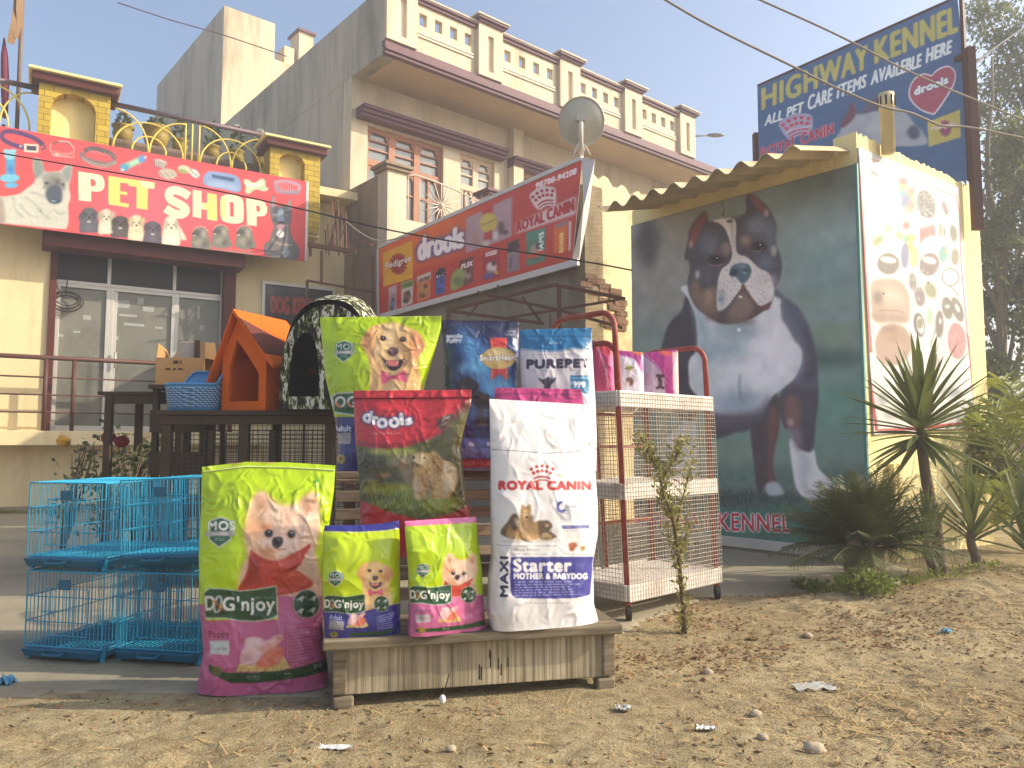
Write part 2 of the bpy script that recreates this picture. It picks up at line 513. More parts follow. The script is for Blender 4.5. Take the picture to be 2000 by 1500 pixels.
def flat_print(name, P, corners, off, W, H, base, paint, material, parent, kcol=1.0, sag=0.0, seed=0, thick=0.012):
 """A printed sheet on a vertical plane: corners TL, TR, BR, BL are (u,z); the sheet has a back and edges."""
 q3 = [P.pt(u, z, off) for u, z in corners]
 art = Art(W, H, base, quad=[proj(p) for p in q3])
 paint(art)
 u = np.linspace(0, 1, W); v = np.linspace(0, 1, H); U, V = np.meshgrid(u, v)
 c = [np.array(p) for p in q3]
 pts = ((c[0] * (1 - U[..., None]) + c[1] * U[..., None]) * (1 - V[..., None]) + (c[3] * (1 - U[..., None]) + c[2] * U[..., None]) * V[..., None])
 n = np.array(P.n)
 if sag:
  w = (fbm(U * 5, V * 3.2, 3, seed) - 0.44) * 2
  e = np.minimum(1, 14 * np.minimum(np.minimum(U, 1 - U), np.minimum(V, 1 - V)))
  pts = pts + n * (sag * w * (0.25 + 0.75 * e))[..., None]
 pts = pts.reshape(-1, 3)
 quads = [grid_quads(W, H)]
 cols = [art.colors(kcol)]
 rim = np.concatenate([np.arange(W), np.arange(W - 1, W * H, W)[1:], np.arange(W * H - 1, W * (H - 1) - 1, -1)[1:], np.arange(W * (H - 1), 0, -W)[1:]])
 nb = len(pts); bk = pts[rim] - n * thick
 m = len(rim); i = np.arange(m); j = (i + 1) % m
 quads.append(np.stack([rim[i], rim[j], nb + j, nb + i], -1))
 cb = len(pts) + m
 cc = np.array([q - n * thick for q in c])
 quads.append(np.array([[cb, cb + 1, cb + 2, cb + 3]]))
 allp = np.vstack([pts, bk, cc]); col = np.vstack([cols[0], np.tile(np.array([[0.5, 0.5, 0.5]]), (m + 4, 1))])
 me = np_mesh(name, allp, np.vstack(quads), col)
 return link_mesh(name, me, material, parent, smooth=False)
# ------------------------------------------------------------------ reference planes of the place
SHOP = Plane(gnd(0, 991), (0.848, 0.53))                 # front wall of the pet shop
_h = at(687, 150, 14.0)
HOUSE = Plane(_h, (0.763, 0.647))                        # upper front wall of the big house
HSIDE = Plane(_h, (-0.647, 0.763))                       # its side wall, running away to the left
FAS = 1.15                                               # the roof hangs this far over
_kc = gnd(1702, 1105)
_kd = Vector((0.655, -0.755, 0)).normalized()
KDOG = Plane(_kc - _kd * 2.3, (_kd.x, _kd.y))            # kiosk wall with the dog banner
KSIDE = Plane(_kc, (0.814, 0.58))                        # kiosk wall in the sun
_ba = at(740, 550, 13.0); _bb = at(1142, 410, 9.0)
ANX = Plane(_ba, (_bb.x - _ba.x, _bb.y - _ba.y))         # annex wall behind the red banner
ANXR = Plane(_bb, (-ANX.n.x * 1.0, -ANX.n.y * 1.0))      # annex wall in the sun, running back to the right
# ------------------------------------------------------------------ materials of the setting
M_cream = mat("cream paint", (236, 214, 166), 0.8, 0.06, 3, 0.15, 30, dirt=(176, 150, 104), dscale=1.4, damt=0.6, streak=True)
M_cream_y = mat("yellow cream paint", (243, 223, 156), 0.8, 0.06, 3, 0.2, 25, dirt=(190, 160, 100), dscale=1.6, damt=0.4, streak=True)
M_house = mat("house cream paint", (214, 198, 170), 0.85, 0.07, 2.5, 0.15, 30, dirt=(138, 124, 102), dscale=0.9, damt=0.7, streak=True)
M_hside = mat("cement render and tower shade", (192, 180, 160), 0.9, 0.1, 1.2, 0.2, 20, dirt=(104, 98, 88), dscale=0.6, damt=0.9, streak=True)  # render of the house side; on the tower its grey stands for shade
M_tower = mat("weathered plaster", (210, 192, 162), 0.9, 0.1, 1.5, 0.2, 20, dirt=(104, 94, 80), dscale=0.9, damt=0.95, streak=True)
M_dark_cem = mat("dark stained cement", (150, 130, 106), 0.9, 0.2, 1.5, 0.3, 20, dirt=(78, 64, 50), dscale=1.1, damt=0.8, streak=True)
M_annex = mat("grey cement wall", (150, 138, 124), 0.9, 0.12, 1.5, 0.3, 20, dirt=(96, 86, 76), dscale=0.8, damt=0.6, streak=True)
M_maroon = mat("maroon paint", (104, 70, 76), 0.6, 0.08, 8)
M_maroon_s = mat("maroon shop trim", (92, 40, 30), 0.6, 0.1, 8, dirt=(60, 32, 26), damt=0.4)
M_white_m = mat("off-white paint", (226, 214, 190), 0.7, 0.06, 8)
M_soffit = mat("soffit paint", (192, 168, 134), 0.9, 0.08, 2, dirt=(150, 126, 100), dscale=0.8, damt=0.5)
M_alu = mat("aluminium profile", (205, 200, 188), 0.4, 0.05, 10, metal=0.35)
M_glass = mat("shop glass", (128, 126, 114), 0.12, 0.18, 1.2, spec=0.35, dirt=(84, 82, 74), dscale=1.6, damt=0.6)
M_glass_d = mat("dark glass", (44, 36, 31), 0.3, 0.2, 2, spec=0.25)
M_wglass = mat("house window glass", (120, 128, 130), 0.08, 0.25, 1.0, spec=0.7)
M_wood_w = mat("pinkish window timber", (170, 118, 92), 0.6, 0.1, 6)
M_wood_l = mat("sunbleached window timber", (214, 186, 160), 0.7, 0.1, 6)
M_veneer = None
def mat_veneer():
 m = mat("olive yellow tile veneer", (190, 160, 58), 0.7, 0.12, 8)
 nt = m.node_tree; N = nt.nodes; b = N["Principled BSDF"]
 tc = N.new("ShaderNodeTexCoord"); mp = N.new("ShaderNodeMapping")
 mp.inputs["Rotation"].default_value = (math.pi / 2, 0, 0)
 br = N.new("ShaderNodeTexBrick"); br.inputs["Scale"].default_value = 4.6
 br.inputs["Color1"].default_value = L4((196, 168, 60)); br.inputs["Color2"].default_value = L4((176, 148, 50)); br.inputs["Mortar"].default_value = L4((120, 96, 34))
 br.inputs["Mortar Size"].default_value = 0.022; br.inputs["Row Height"].default_value = 0.42; br.inputs["Brick Width"].default_value = 0.9
 nt.links.new(tc.outputs["Object"], mp.inputs[0]); nt.links.new(mp.outputs[0], br.inputs[0])
 nt.links.new(br.outputs["Color"], b.inputs["Base Color"])
 bp = N.new("ShaderNodeBump"); bp.inputs["Strength"].default_value = 0.6; bp.invert = True
 nt.links.new(br.outputs["Fac"], bp.inputs["Height"]); nt.links.new(bp.outputs[0], b.inputs["Normal"])
 return m
M_veneer = mat_veneer()
def mat_ground():
 m = mat("dry dirt", (178, 146, 102), 0.95, 0.1, 2.2, 0.0, spec=0.1)
 nt = m.node_tree; N = nt.nodes; b = N["Principled BSDF"]
 tc = N.new("ShaderNodeTexCoord")
 def nz(sc, det=6, ro=0.65):
  n = N.new("ShaderNodeTexNoise"); n.inputs["Scale"].default_value = sc; n.inputs["Detail"].default_value = det
  n.inputs["Roughness"].default_value = ro; nt.links.new(tc.outputs["Object"], n.inputs["Vector"]); return n
 a = nz(1.3); c = nz(14, 8, 0.7); d = nz(110, 4, 0.7)
 r1 = N.new("ShaderNodeValToRGB"); nt.links.new(a.outputs["Fac"], r1.inputs[0])
 r1.color_ramp.elements[0].position = 0.34; r1.color_ramp.elements[0].color = L4((162, 146, 112))
 r1.color_ramp.elements[1].position = 0.66; r1.color_ramp.elements[1].color = L4((204, 190, 152))
 r2 = N.new("ShaderNodeValToRGB"); nt.links.new(c.outputs["Fac"], r2.inputs[0])
 r2.color_ramp.elements[0].position = 0.3; r2.color_ramp.elements[0].color = (0.5, 0.46, 0.42, 1)
 r2.color_ramp.elements[1].position = 0.62; r2.color_ramp.elements[1].color = (1.1, 1.1, 1.08, 1)
 mm = N.new("ShaderNodeMix"); mm.data_type = 'RGBA'; mm.blend_type = 'MULTIPLY'; mm.inputs[0].default_value = 0.9
 nt.links.new(r1.outputs[0], mm.inputs[6]); nt.links.new(r2.outputs[0], mm.inputs[7])
 e = nz(2.6, 8, .75); r4 = N.new("ShaderNodeValToRGB"); nt.links.new(e.outputs["Fac"], r4.inputs[0])
 r4.color_ramp.elements[0].position = .46; r4.color_ramp.elements[0].color = (1, 1, 1, 1); r4.color_ramp.elements[1].position = .62; r4.color_ramp.elements[1].color = (.62, .54, .47, 1)
 m4 = N.new("ShaderNodeMix"); m4.data_type = 'RGBA'; m4.blend_type = 'MULTIPLY'; m4.inputs[0].default_value = .75
 nt.links.new(mm.outputs[2], m4.inputs[6]); nt.links.new(r4.outputs[0], m4.inputs[7]); mm = m4
 r3 = N.new("ShaderNodeValToRGB"); nt.links.new(d.outputs["Fac"], r3.inputs[0])
 r3.color_ramp.elements[0].position = 0.32; r3.color_ramp.elements[0].color = (0.55, 0.52, 0.48, 1)
 r3.color_ramp.elements[1].position = 0.6; r3.color_ramp.elements[1].color = (1.05, 1.05, 1.05, 1)
 m3 = N.new("ShaderNodeMix"); m3.data_type = 'RGBA'; m3.blend_type = 'MULTIPLY'; m3.inputs[0].default_value = 0.7
 nt.links.new(mm.outputs[2], m3.inputs[6]); nt.links.new(r3.outputs[0], m3.inputs[7])
 nt.links.new(m3.outputs[2], b.inputs["Base Color"])
 ad = N.new("ShaderNodeMath"); ad.operation = 'ADD'
 nt.links.new(c.outputs["Fac"], ad.inputs[0]); nt.links.new(d.outputs["Fac"], ad.inputs[1])
 bp = N.new("ShaderNodeBump"); bp.inputs["Strength"].default_value = 0.75; bp.inputs["Distance"].default_value = 0.02
 nt.links.new(ad.outputs[0], bp.inputs["Height"]); nt.links.new(bp.outputs[0], b.inputs["Normal"])
 return m
# ------------------------------------------------------------------ the ground: one sheet, fine near the camera, coarse to the horizon
YARD = [(-9, 2.98), (-2.2, 2.93), (-0.66, 2.9), (-0.2, 3.05), (0.5, 3.75), (0.85, 4.3), (1.35, 4.78), (2.3, 4.95), (2.75, 5.4), (2.9, 6.0), (5, 9), (5, 16), (-16, 16), (-16, 3.1)]
def yard_dist(X, Y):
 """Signed distance to the paved yard, negative inside."""
 d = np.full(X.shape, 1e9); ins = np.zeros(X.shape, bool)
 n = len(YARD)
 for i in range(n):
  ax, ay = YARD[i]; bx, by = YARD[(i + 1) % n]
  dx, dy = bx - ax, by - ay
  t = np.clip(((X - ax) * dx + (Y - ay) * dy) / (dx * dx + dy * dy), 0, 1)
  d = np.minimum(d, np.hypot(X - ax - t * dx, Y - ay - t * dy))
  if ay != by:
   ins ^= ((ay > Y) != (by > Y)) & (X < (bx - ax) * (Y - ay) / (by - ay) + ax)
 return np.where(ins, -d, d)
def ground_h(X, Y):
 X = np.asarray(X, float); Y = np.asarray(Y, float)
 d = yard_dist(X, Y)
 out = sstep(0.02, 0.5, d)
 h = (fbm(X * 1.6, Y * 1.6, 3, 1) - 0.44) * 0.05 + (fbm(X * 6, Y * 6, 3, 2) - 0.44) * 0.036 + (fbm(X * 20, Y * 20, 3, 3) - 0.44) * 0.022
 mound = 0.09 * np.exp(-(((X - 2.35) / 0.9) ** 2 + ((Y - 4.55) / 0.55) ** 2)) + 0.05 * np.exp(-(((X - 3.4) / 1.2) ** 2 + ((Y - 5.0) / 0.7) ** 2))
 near = np.exp(-((X / 60) ** 2 + (Y / 60) ** 2))
 flat = 1 - 0.75 * np.exp(-(((X + 0.1) / 0.9) ** 2 + ((Y - 2.75) / 0.35) ** 2) ** 2)
 return np.where(d > 0, (h * flat + mound + 0.008) * out * near, -0.02 * sstep(0, 0.3, -d))
def axis(fine0, fine1, step, far):
 a = list(np.arange(fine0, fine1, step)); s = step; x = fine1
 while x < far: a.append(x); s *= 1.28; x += s
 s = step; x = fine0 - step
 while x > -far: a.insert(0, x); s *= 1.28; x -= s
 return np.array(a)
gx = axis(-2.6, 4.4, 0.018, 600); gy = axis(1.2, 6.0, 0.018, 700); gy = gy[gy > -20]
GX, GY = np.meshgrid(gx, gy)
GZ = ground_h(GX, GY)
me = np_mesh("ground", np.stack([GX, GY, GZ], -1).reshape(-1, 3), grid_quads(len(gx), len(gy), flip=True))
M_dirt = mat_ground()
ground = link_mesh("ground", me, M_dirt, None, smooth=True)
tag(ground, "dry brown dirt strewn with straw in front of the shops", "ground", kind='structure')
def mat_yard():
 m = mat("worn paving", (158, 148, 124), 0.9, 0.12, 2.0, 0.0, dirt=(104, 94, 78), dscale=0.9, damt=0.6)
 nt = m.node_tree; N = nt.nodes; b = N["Principled BSDF"]
 tc = N.new("ShaderNodeTexCoord"); br = N.new("ShaderNodeTexBrick")
 br.inputs["Scale"].default_value = 4.2; br.inputs["Mortar Size"].default_value = 0.012; br.offset = 0.5
 br.inputs["Color1"].default_value = (1, 1, 1, 1); br.inputs["Color2"].default_value = (0.9, 0.9, 0.9, 1); br.inputs["Mortar"].default_value = (0.55, 0.55, 0.55, 1)
 nt.links.new(tc.outputs["Object"], br.inputs[0])
 src = b.inputs["Base Color"].links[0].from_socket
 mm = N.new("ShaderNodeMix"); mm.data_type = 'RGBA'; mm.blend_type = 'MULTIPLY'; mm.inputs[0].default_value = 0.35
 nt.links.new(src, mm.inputs[6]); nt.links.new(br.outputs["Color"], mm.inputs[7]); nt.links.new(mm.outputs[2], b.inputs["Base Color"])
 n = N.new("ShaderNodeTexNoise"); n.inputs["Scale"].default_value = 40; n.inputs["Detail"].default_value = 6
 nt.links.new(tc.outputs["Object"], n.inputs["Vector"])
 bp = N.new("ShaderNodeBump"); bp.inputs["Strength"].default_value = 0.3; bp.inputs["Distance"].default_value = 0.01
 nt.links.new(n.outputs["Fac"], bp.inputs["Height"]); nt.links.new(bp.outputs[0], b.inputs["Normal"])
 return m
# the yard: a worn slab whose ragged edge runs out under the dirt
yx = np.arange(-16, 5.02, 0.05); yy = np.concatenate([np.arange(2.6, 6.5, 0.05), np.arange(6.5, 16, 0.3)])
YX, YY = np.meshgrid(yx, yy); D = yard_dist(YX, YY) + (fbm(YX * 3, YY * 3, 3, 8) - 0.44) * 0.25
ZZ = np.where(D < 0.02, 0.004, -0.05)
ids = -np.ones(YX.shape, int); keep = D < 0.08
q = grid_quads(len(yx), len(yy), flip=True); kf = keep.ravel()
q = q[kf[q].all(1)]
me = np_mesh("yard", np.stack([YX, YY, ZZ], -1).reshape(-1, 3), q)
yard = link_mesh("paved_yard", me, mat_yard(), None, smooth=False)
tag(yard, "grey worn paving of the shop yard", "paving", kind='structure')
# ------------------------------------------------------------------ pet shop building
shop = thing("pet_shop_building", "low cream shop with glass front and brown trim under a red sign", "shop building", SHOP.pt(2.0, 0))
def hz(P, x, y, off=0): return P.hit(x, y, off)
u_r = hz(SHOP, 690, 560)[0]
z_top = hz(SHOP, 300, 320, 0.5)[1]
fl = hz(SHOP, 40, 841, 0.5)[1]                        # floor level of the veranda
fb = hz(SHOP, 40, 870, 0.5)[1]
dL, dR = hz(SHOP, 92, 700)[0], hz(SHOP, 455, 700)[0]
dT = hz(SHOP, 300, 470)[1]
w = MB()
w.pbox(SHOP, -4.0, dL, 0, z_top, -0.25, 0.0)
w.pbox(SHOP, dR, u_r, 0, z_top, -0.25, 0.0)
w.pbox(SHOP, dL, dR, dT, z_top, -0.25, 0.0)
w.pbox(SHOP, dL, dR, 0, fl - 0.02, -0.25, 0.0)
w.pbox(SHOP, u_r - 0.2, u_r, 0, z_top, -6.0, -0.25)
w.pbox(SHOP, -4.0, -3.8, 0, z_top, -6.0, -0.25)
w.build("wall", M_cream, shop)
MB().pbox(SHOP, -4.0, dR + 0.5, fb, fl, 0.002, 0.5).build("plinth", M_cream, shop, bevel=0.01)
MB().pbox(SHOP, -4.05, u_r + 0.05, z_top, z_top + 0.14, -6.0, 0.46).build("roof", M_cream, shop)
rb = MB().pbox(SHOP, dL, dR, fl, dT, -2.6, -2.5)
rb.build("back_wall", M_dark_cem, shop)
# canopy (brown rolling-shutter box) over the door
cz0, cz1 = hz(SHOP, 280, 500, 0.46)[1], hz(SHOP, 280, 470, 0.46)[1]
ca, cb = hz(SHOP, 82, 480, 0.46)[0], hz(SHOP, 480, 480, 0.46)[0]
MB().pbox(SHOP, ca, cb, cz0, cz1 + 0.45, 0.003, 0.46).build("canopy", M_maroon_s, shop, bevel=0.01)
# parapet band in front, carrying the sign
pz0, pz1 = cz1 + 0.2, z_top + 0.02
paL = -3.9; paR = hz(SHOP, 624, 430, 0.42)[0]
MB().pbox(SHOP, paL, paR, pz0 + 0.25, hz(SHOP, 300, 303, 0.42)[1], 0.003, 0.42).build("parapet", M_cream_y, shop)
def shop_pillar(x0, x1, ytop_l, cap_l, cap_r, nx0, nx1, ny, side):
 a = hz(SHOP, x0, 300, 0.5)[0]; b = hz(SHOP, x1, 300, 0.5)[0]
 zb = pz0 + 0.3; zt = hz(SHOP, cap_l[0] + 12, cap_l[1] + 40, 0.5)[1]
 n0 = hz(SHOP, nx0, 300, 0.5)[0]; n1 = hz(SHOP, nx1, 300, 0.5)[0]; nz = hz(SHOP, (nx0 + nx1) / 2, ny, 0.5)[1]
 r = (n1 - n0) / 2; sp = nz - r * 0.8
 m = MB()
 m.pbox(SHOP, a, n0, zb, zt, 0.05, 0.5); m.pbox(SHOP, n1, b, zb, zt, 0.05, 0.5)
 arch = [(n1, zt), (n0, zt), (n0, sp)] + [((n0 + n1) / 2 - r * math.cos(t), sp + r * 0.8 * math.sin(t)) for t in np.linspace(0.15, math.pi - 0.15, 11)] + [(n1, sp)]
 m.pquad(SHOP, arch, 0.05, 0.5)
 p = m.build("pillar", M_veneer, shop)
 MB().pbox(SHOP, n0 - 0.01, n1 + 0.01, zb, zt - 0.05, 0.052, 0.3).build("niche", M_cream_y, p)
 c = MB(); o = 0.1
 c.pbox(SHOP, a - o, b + o, zt, zt + 0.12, -0.05, 0.6)
 c.build("cap", M_maroon_s, p, bevel=0.015)
 c = MB(); c.pbox(SHOP, a - o - 0.04, b + o + 0.04, zt + 0.122, zt + 0.165, -0.08, 0.66)
 c.build("cap_moulding", M_cream_y, p, bevel=0.01)
 return a, b, zb, zt
P1 = shop_pillar(70, 212, 150, (60, 118), (232, 158), 96, 184, 183, 0)
P2 = shop_pillar(528, 626, 275, (518, 246), (642, 282), 546, 596, 300, 0)
# flat blocks below the second pillar
MB().pbox(SHOP, P2[0], P2[1], hz(SHOP, 610, 452, 0.5)[1], P2[2] - 0.003, 0.05, 0.5).build("bracket", M_cream_y, shop)
# glass front
gl = MB(); off = -0.2
g0, g1 = hz(SHOP, 104, 700, off)[0], hz(SHOP, 432, 700, off)[0]
gz0 = fl; gzt = hz(SHOP, 270, 568, off)[1]; gz2 = dT
cols = [hz(SHOP, x, 700, off)[0] for x in (104, 210, 338, 432)]
for i in range(3):
 nm = "glass_panel" if i != 1 else "door"
 fr = MB()
 a, b = cols[i], cols[i + 1]
 ww = 0.055
 fr.pbox(SHOP, a, a + ww, gz0, gzt, off, off + 0.07); fr.pbox(SHOP, b - ww, b, gz0, gzt, off, off + 0.07)
 fr.pbox(SHOP, a + ww, b - ww, gz0, gz0 + 0.09, off, off + 0.07); fr.pbox(SHOP, a + ww, b - ww, gzt - ww, gzt, off, off + 0.07)
 if i == 1: fr.pbox(SHOP, a + ww, a + ww + 0.05, gz0 + 0.09, gzt - ww, off, off + 0.05)
 f = fr.build("frame" if i != 1 else "door", M_alu, shop, bevel=0.004)
 MB().pbox(SHOP, a + ww, b - ww, gz0 + 0.09, gzt - ww, off + 0.02, off + 0.03).build("pane", M_glass, f)
 if i == 1:
  MB().tube([SHOP.pt(a + 0.1, gz0 + 1.0, off + 0.12), SHOP.pt(a + 0.1, gz0 + 1.25, off + 0.12)], 0.015, 8).build("handle", M_alu, f, True)
 m = MB(); m.pbox(SHOP, a, b, gzt + 0.003, gzt + 0.05, off, off + 0.07); m.pbox(SHOP, b - 0.05, b, gzt + 0.052, gz2, off, off + 0.07)
 f2 = m.build("transom", M_alu, shop)
 MB().pbox(SHOP, a, b - 0.052, gzt + 0.052, gz2 - 0.002, off + 0.02, off + 0.03).build("transom_glass", M_glass_d, f2)
# brown door jambs
for x0, x1 in ((90, 104), (434, 457)):
 MB().pbox(SHOP, hz(SHOP, x0, 700, 0.05)[0], hz(SHOP, x1, 700, 0.05)[0], fl, dT, -0.19, 0.05).build("jamb", M_maroon_s, shop, bevel=0.006)
# small papers stuck on the glass
M_paper = mat("faded paper", (168, 170, 164), 0.8, 0.3, 30)
for (x, y, a, b) in ((238, 594, 30, 16), (290, 604, 22, 10), (170, 620, 14, 10), (262, 634, 40, 6), (118, 655, 10, 5), (250, 616, 34, 5), (310, 640, 16, 5), (275, 588, 12, 14), (228, 660, 8, 8), (150, 648, 12, 4), (388, 610, 5, 30), (394, 640, 8, 12)):
 u, z = hz(SHOP, x, y, off + 0.04); k = 0.0075
 MB().pbox(SHOP, u - a * k / 2, u + a * k / 2, z - b * k / 2, z + b * k / 2, off + 0.0305, off + 0.032).build("notice", M_paper, shop)
# side window with red lettering
sw = [hz(SHOP, x, y) for x, y in ((517, 551), (648, 573), (648, 640), (517, 640))]
a, b, t = sw[0][0], sw[1][0], (sw[0][1] + sw[1][1]) / 2
fr = MB()
for (p, q2, r2, s2) in ((a - .05, b + .05, t, t + .05), (a - .05, a, t - 1.0, t), (b, b + .05, t - 1.0, t), (a - .05, b + .05, t - 1.05, t - 1.0)):
 fr.pbox(SHOP, p, q2, r2, s2, 0.002, 0.05)
wf = fr.build("window", M_alu, shop)
PR_gloss = print_mat("printed window film", 0.25, spec=0.5)
def paint_win(A):
 A.mottle(0.5, 30, 3)
 A.view(0, 450, 1); A.view(0, 0, 1)
 A.poly([(520, 558), (540, 562), (536, 578), (520, 574)], (120, 120, 116), 0.5, 3)
 A.text("DOG KENNEL", [(530, 611), (632, 618), (632, 586), (530, 579)], (206, 56, 26), bold=2.6, a=0.85, blur=1.0)
flat_print("window_film", SHOP, [(a, t), (b, t), (b, t - 1.0), (a, t - 1.0)], 0.02, 120, 80, (34, 26, 23), paint_win, PR_gloss, wf)
# roof railing of the shop: purple pipe above, yellow arcs below
M_arc = mat("yellow painted rod", (222, 198, 96), 0.5, 0.06, 10)
M_pipe_p = mat("grey purple pipe", (104, 88, 94), 0.5, 0.1, 8, metal=0.2)
def roof_rail(a, b, zt, zb, arcs, label):
 r = thing("roof_railing", label, "railing", SHOP.pt((a + b) / 2, zb, 0.3), group="yellow arc railings on the shop roof")
 MB().tube([SHOP.pt(a, zt, 0.3), SHOP.pt(b, zt, 0.3)], 0.04, 10).build("top_pipe", M_pipe_p, r, True)
 m = MB()
 for kind, c, h, w2 in arcs:
  if kind == 'arc':
   m.tube([SHOP.pt(c - w2 * math.cos(t), zb + h * math.sin(t), 0.3) for t in np.linspace(0, math.pi, 25)], 0.014, 6)
  elif kind == 'ql':
   m.tube([SHOP.pt(c + w2 - w2 * math.cos(t), zb + h * math.sin(t), 0.3) for t in np.linspace(0, math.pi / 2, 14)], 0.014, 6)
  elif kind == 'qr':
   m.tube([SHOP.pt(c - w2 + w2 * math.cos(t), zb + h * math.sin(t), 0.3) for t in np.linspace(0, math.pi / 2, 14)], 0.014, 6)
  else:
   m.tube([SHOP.pt(c, zb, 0.3), SHOP.pt(c, zb + h, 0.3)], 0.014, 6)
 m.build("arc_rods", M_arc, r, True)
def U(x, y=280): return hz(SHOP, x, y, 0.3)[0]
zr_t = hz(SHOP, 370, 234, 0.3)[1]; zr_b = hz(SHOP, 370, 312, 0.3)[1]
hh = zr_t - zr_b - 0.06
roof_rail(P1[1] + 0.0, P2[0], zr_t, zr_b, [
 ('arc', (U(221) + U(358)) / 2, hh * 0.78, (U(358) - U(221)) / 2), ('arc', (U(258) + U(325)) / 2, hh * 0.42, (U(325) - U(258)) / 2),
 ('qr', U(290), hh, U(290) - U(222)), ('ql', U(292), hh * 0.95, U(362) - U(292)), ('v', U(362), hh * 0.97, 0), ('v', U(375), hh, 0), ('v', U(389), hh, 0),
 ('qr', U(452), hh, U(452) - U(391)), ('arc', (U(392) + U(511)) / 2, hh * 0.78, (U(511) - U(392)) / 2), ('arc', (U(424) + U(482)) / 2, hh * 0.42, (U(482) - U(424)) / 2),
 ('ql', U(454), hh * 0.95, U(514) - U(454))], "yellow arc railing with grey top pipe between the two tiled roof pillars")
roof_rail(-2.6, P1[0], zr_t, zr_b, [
 ('arc', U(-14), hh * 0.55, U(14) - U(-14)), ('qr', U(56), hh, U(56) - U(-30)), ('ql', U(-4), hh * 0.95, U(60) - U(-4)), ('v', U(-40), hh, 0)],
 "yellow arc railing left of the larger tiled roof pillar")
# planting ledge on the roof with pots
M_ledge = mat("mossy stone ledge", (130, 112, 100), 0.9, 0.25, 10, 0.4, 30, dirt=(70, 60, 52), dscale=4, damt=0.7)
lz = hz(SHOP, 370, 302, -0.3)[1]
lg = MB().pbox(SHOP, P1[1] + 0.05, P2[0] - 0.02, z_top + 0.145, lz, -0.6, -0.15).build("roof_ledge", M_ledge, shop, bevel=0.02)
M_pot = mat("yellow glazed pot", (146, 126, 58), 0.5, 0.2, 10, dirt=(110, 82, 44), dscale=6, damt=0.5)
M_leaf_d = mat("dull leaves", (96, 104, 66), 0.6, 0.25, 30, trans=0.25)
M_flower_w = mat("pale blossom", (216, 208, 190), 0.7, 0.1, 20)
def leaf_quads(pos, nrm, ln, wd):
 """Leaf blades: one folded four-corner face each, from arrays of places and directions."""
 n = len(pos); d = nrm / np.maximum(np.linalg.norm(nrm, axis=1, keepdims=True), 1e-9)
 r = RNG.normal(size=(n, 3)); s = np.cross(d, r); s /= np.maximum(np.linalg.norm(s, axis=1, keepdims=True), 1e-9)
 l = (ln * RNG.uniform(0.6, 1.3, n))[:, None]; w2 = (wd * RNG.uniform(0.7, 1.3, n))[:, None] / 2
 v = np.stack([pos, pos + d * l * 0.5 + s * w2, pos + d * l, pos + d * l * 0.5 - s * w2], 1).reshape(-1, 3)
 return v, np.arange(4 * n).reshape(n, 4)
def leaves_obj(name, pos, nrm, ln, wd, material, parent):
 v, q = leaf_quads(np.asarray(pos, float), np.asarray(nrm, float), ln, wd)
 return link_mesh(name, np_mesh(name, v, q), material, parent)
pots = [(240, 262, "round", "squat yellow pot at the left end of the roof ledge with a small leafy shoot"),
  (305, 284, "urn", "large yellow urn with a wide rim on the roof ledge"),
  (352, 292, "pot", "yellow pot with a bare thorny stem on the roof ledge left of the upright rods"),
  (414, 305, "pot", "yellow pot with a low plant on the roof ledge right of the upright rods"),
  (462, 318, "dark", "olive pot with pale blossom on the roof ledge"),
  (508, 330, "white", "pot with tall pale flower on the roof ledge beside the smaller tiled pillar")]
for i, (x, y, kd, lb) in enumerate(pots):
 u = hz(SHOP, x, y, -0.35)[0]
 base = SHOP.pt(u, lz, -0.38)
 t = thing("flower_pot", lb, "flower pot", base, group="flower pots on the shop roof")
 s = {"urn": 0.22, "round": 0.17}.get(kd, 0.14)
 prof = [(s * 0.55, 0), (s * 0.8, s * 0.5), (s * 0.95, s * 1.0), (s * 0.8, s * 1.5), (s * 1.02, s * 1.6), (s * 1.02, s * 1.75), (s * 0.8, s * 1.75), (s * 0.75, s * 1.6)]
 MB().lathe((0, 0, 0), prof, 16).build("pot", M_pot, t, True, world=False)
 n = 70; a = RNG.uniform(0, 6.28, n); hgt = RNG.uniform(0, 1, n)
 H = 0.42 if kd not in ("round", "urn") else 0.2
 st = MB().tube([(0, 0, s * 1.6), (0.02, 0.01, s * 1.6 + H * 0.6), (0, 0.02, s * 1.6 + H)], 0.012, 5)
 st.build("stem", M_leaf_d, t, world=False)
 pos = np.stack([np.cos(a) * 0.06 * (1.3 - hgt), np.sin(a) * 0.06 * (1.3 - hgt), s * 1.6 + hgt * H], -1)
 d = np.stack([np.cos(a), np.sin(a), RNG.uniform(0, 1, n)], -1)
 vv, qq = leaf_quads(pos, d, 0.1, 0.05)
 link_mesh("foliage", np_mesh("foliage", vv, qq), M_leaf_d, t, world=False)
 if kd in ("dark", "white", "round"):
  MB().ball((0, 0, s * 1.6 + H + 0.05), 0.07, 7, 5, (1, 1, 0.7), 0.25).build("blossom", M_flower_w, t, world=False)
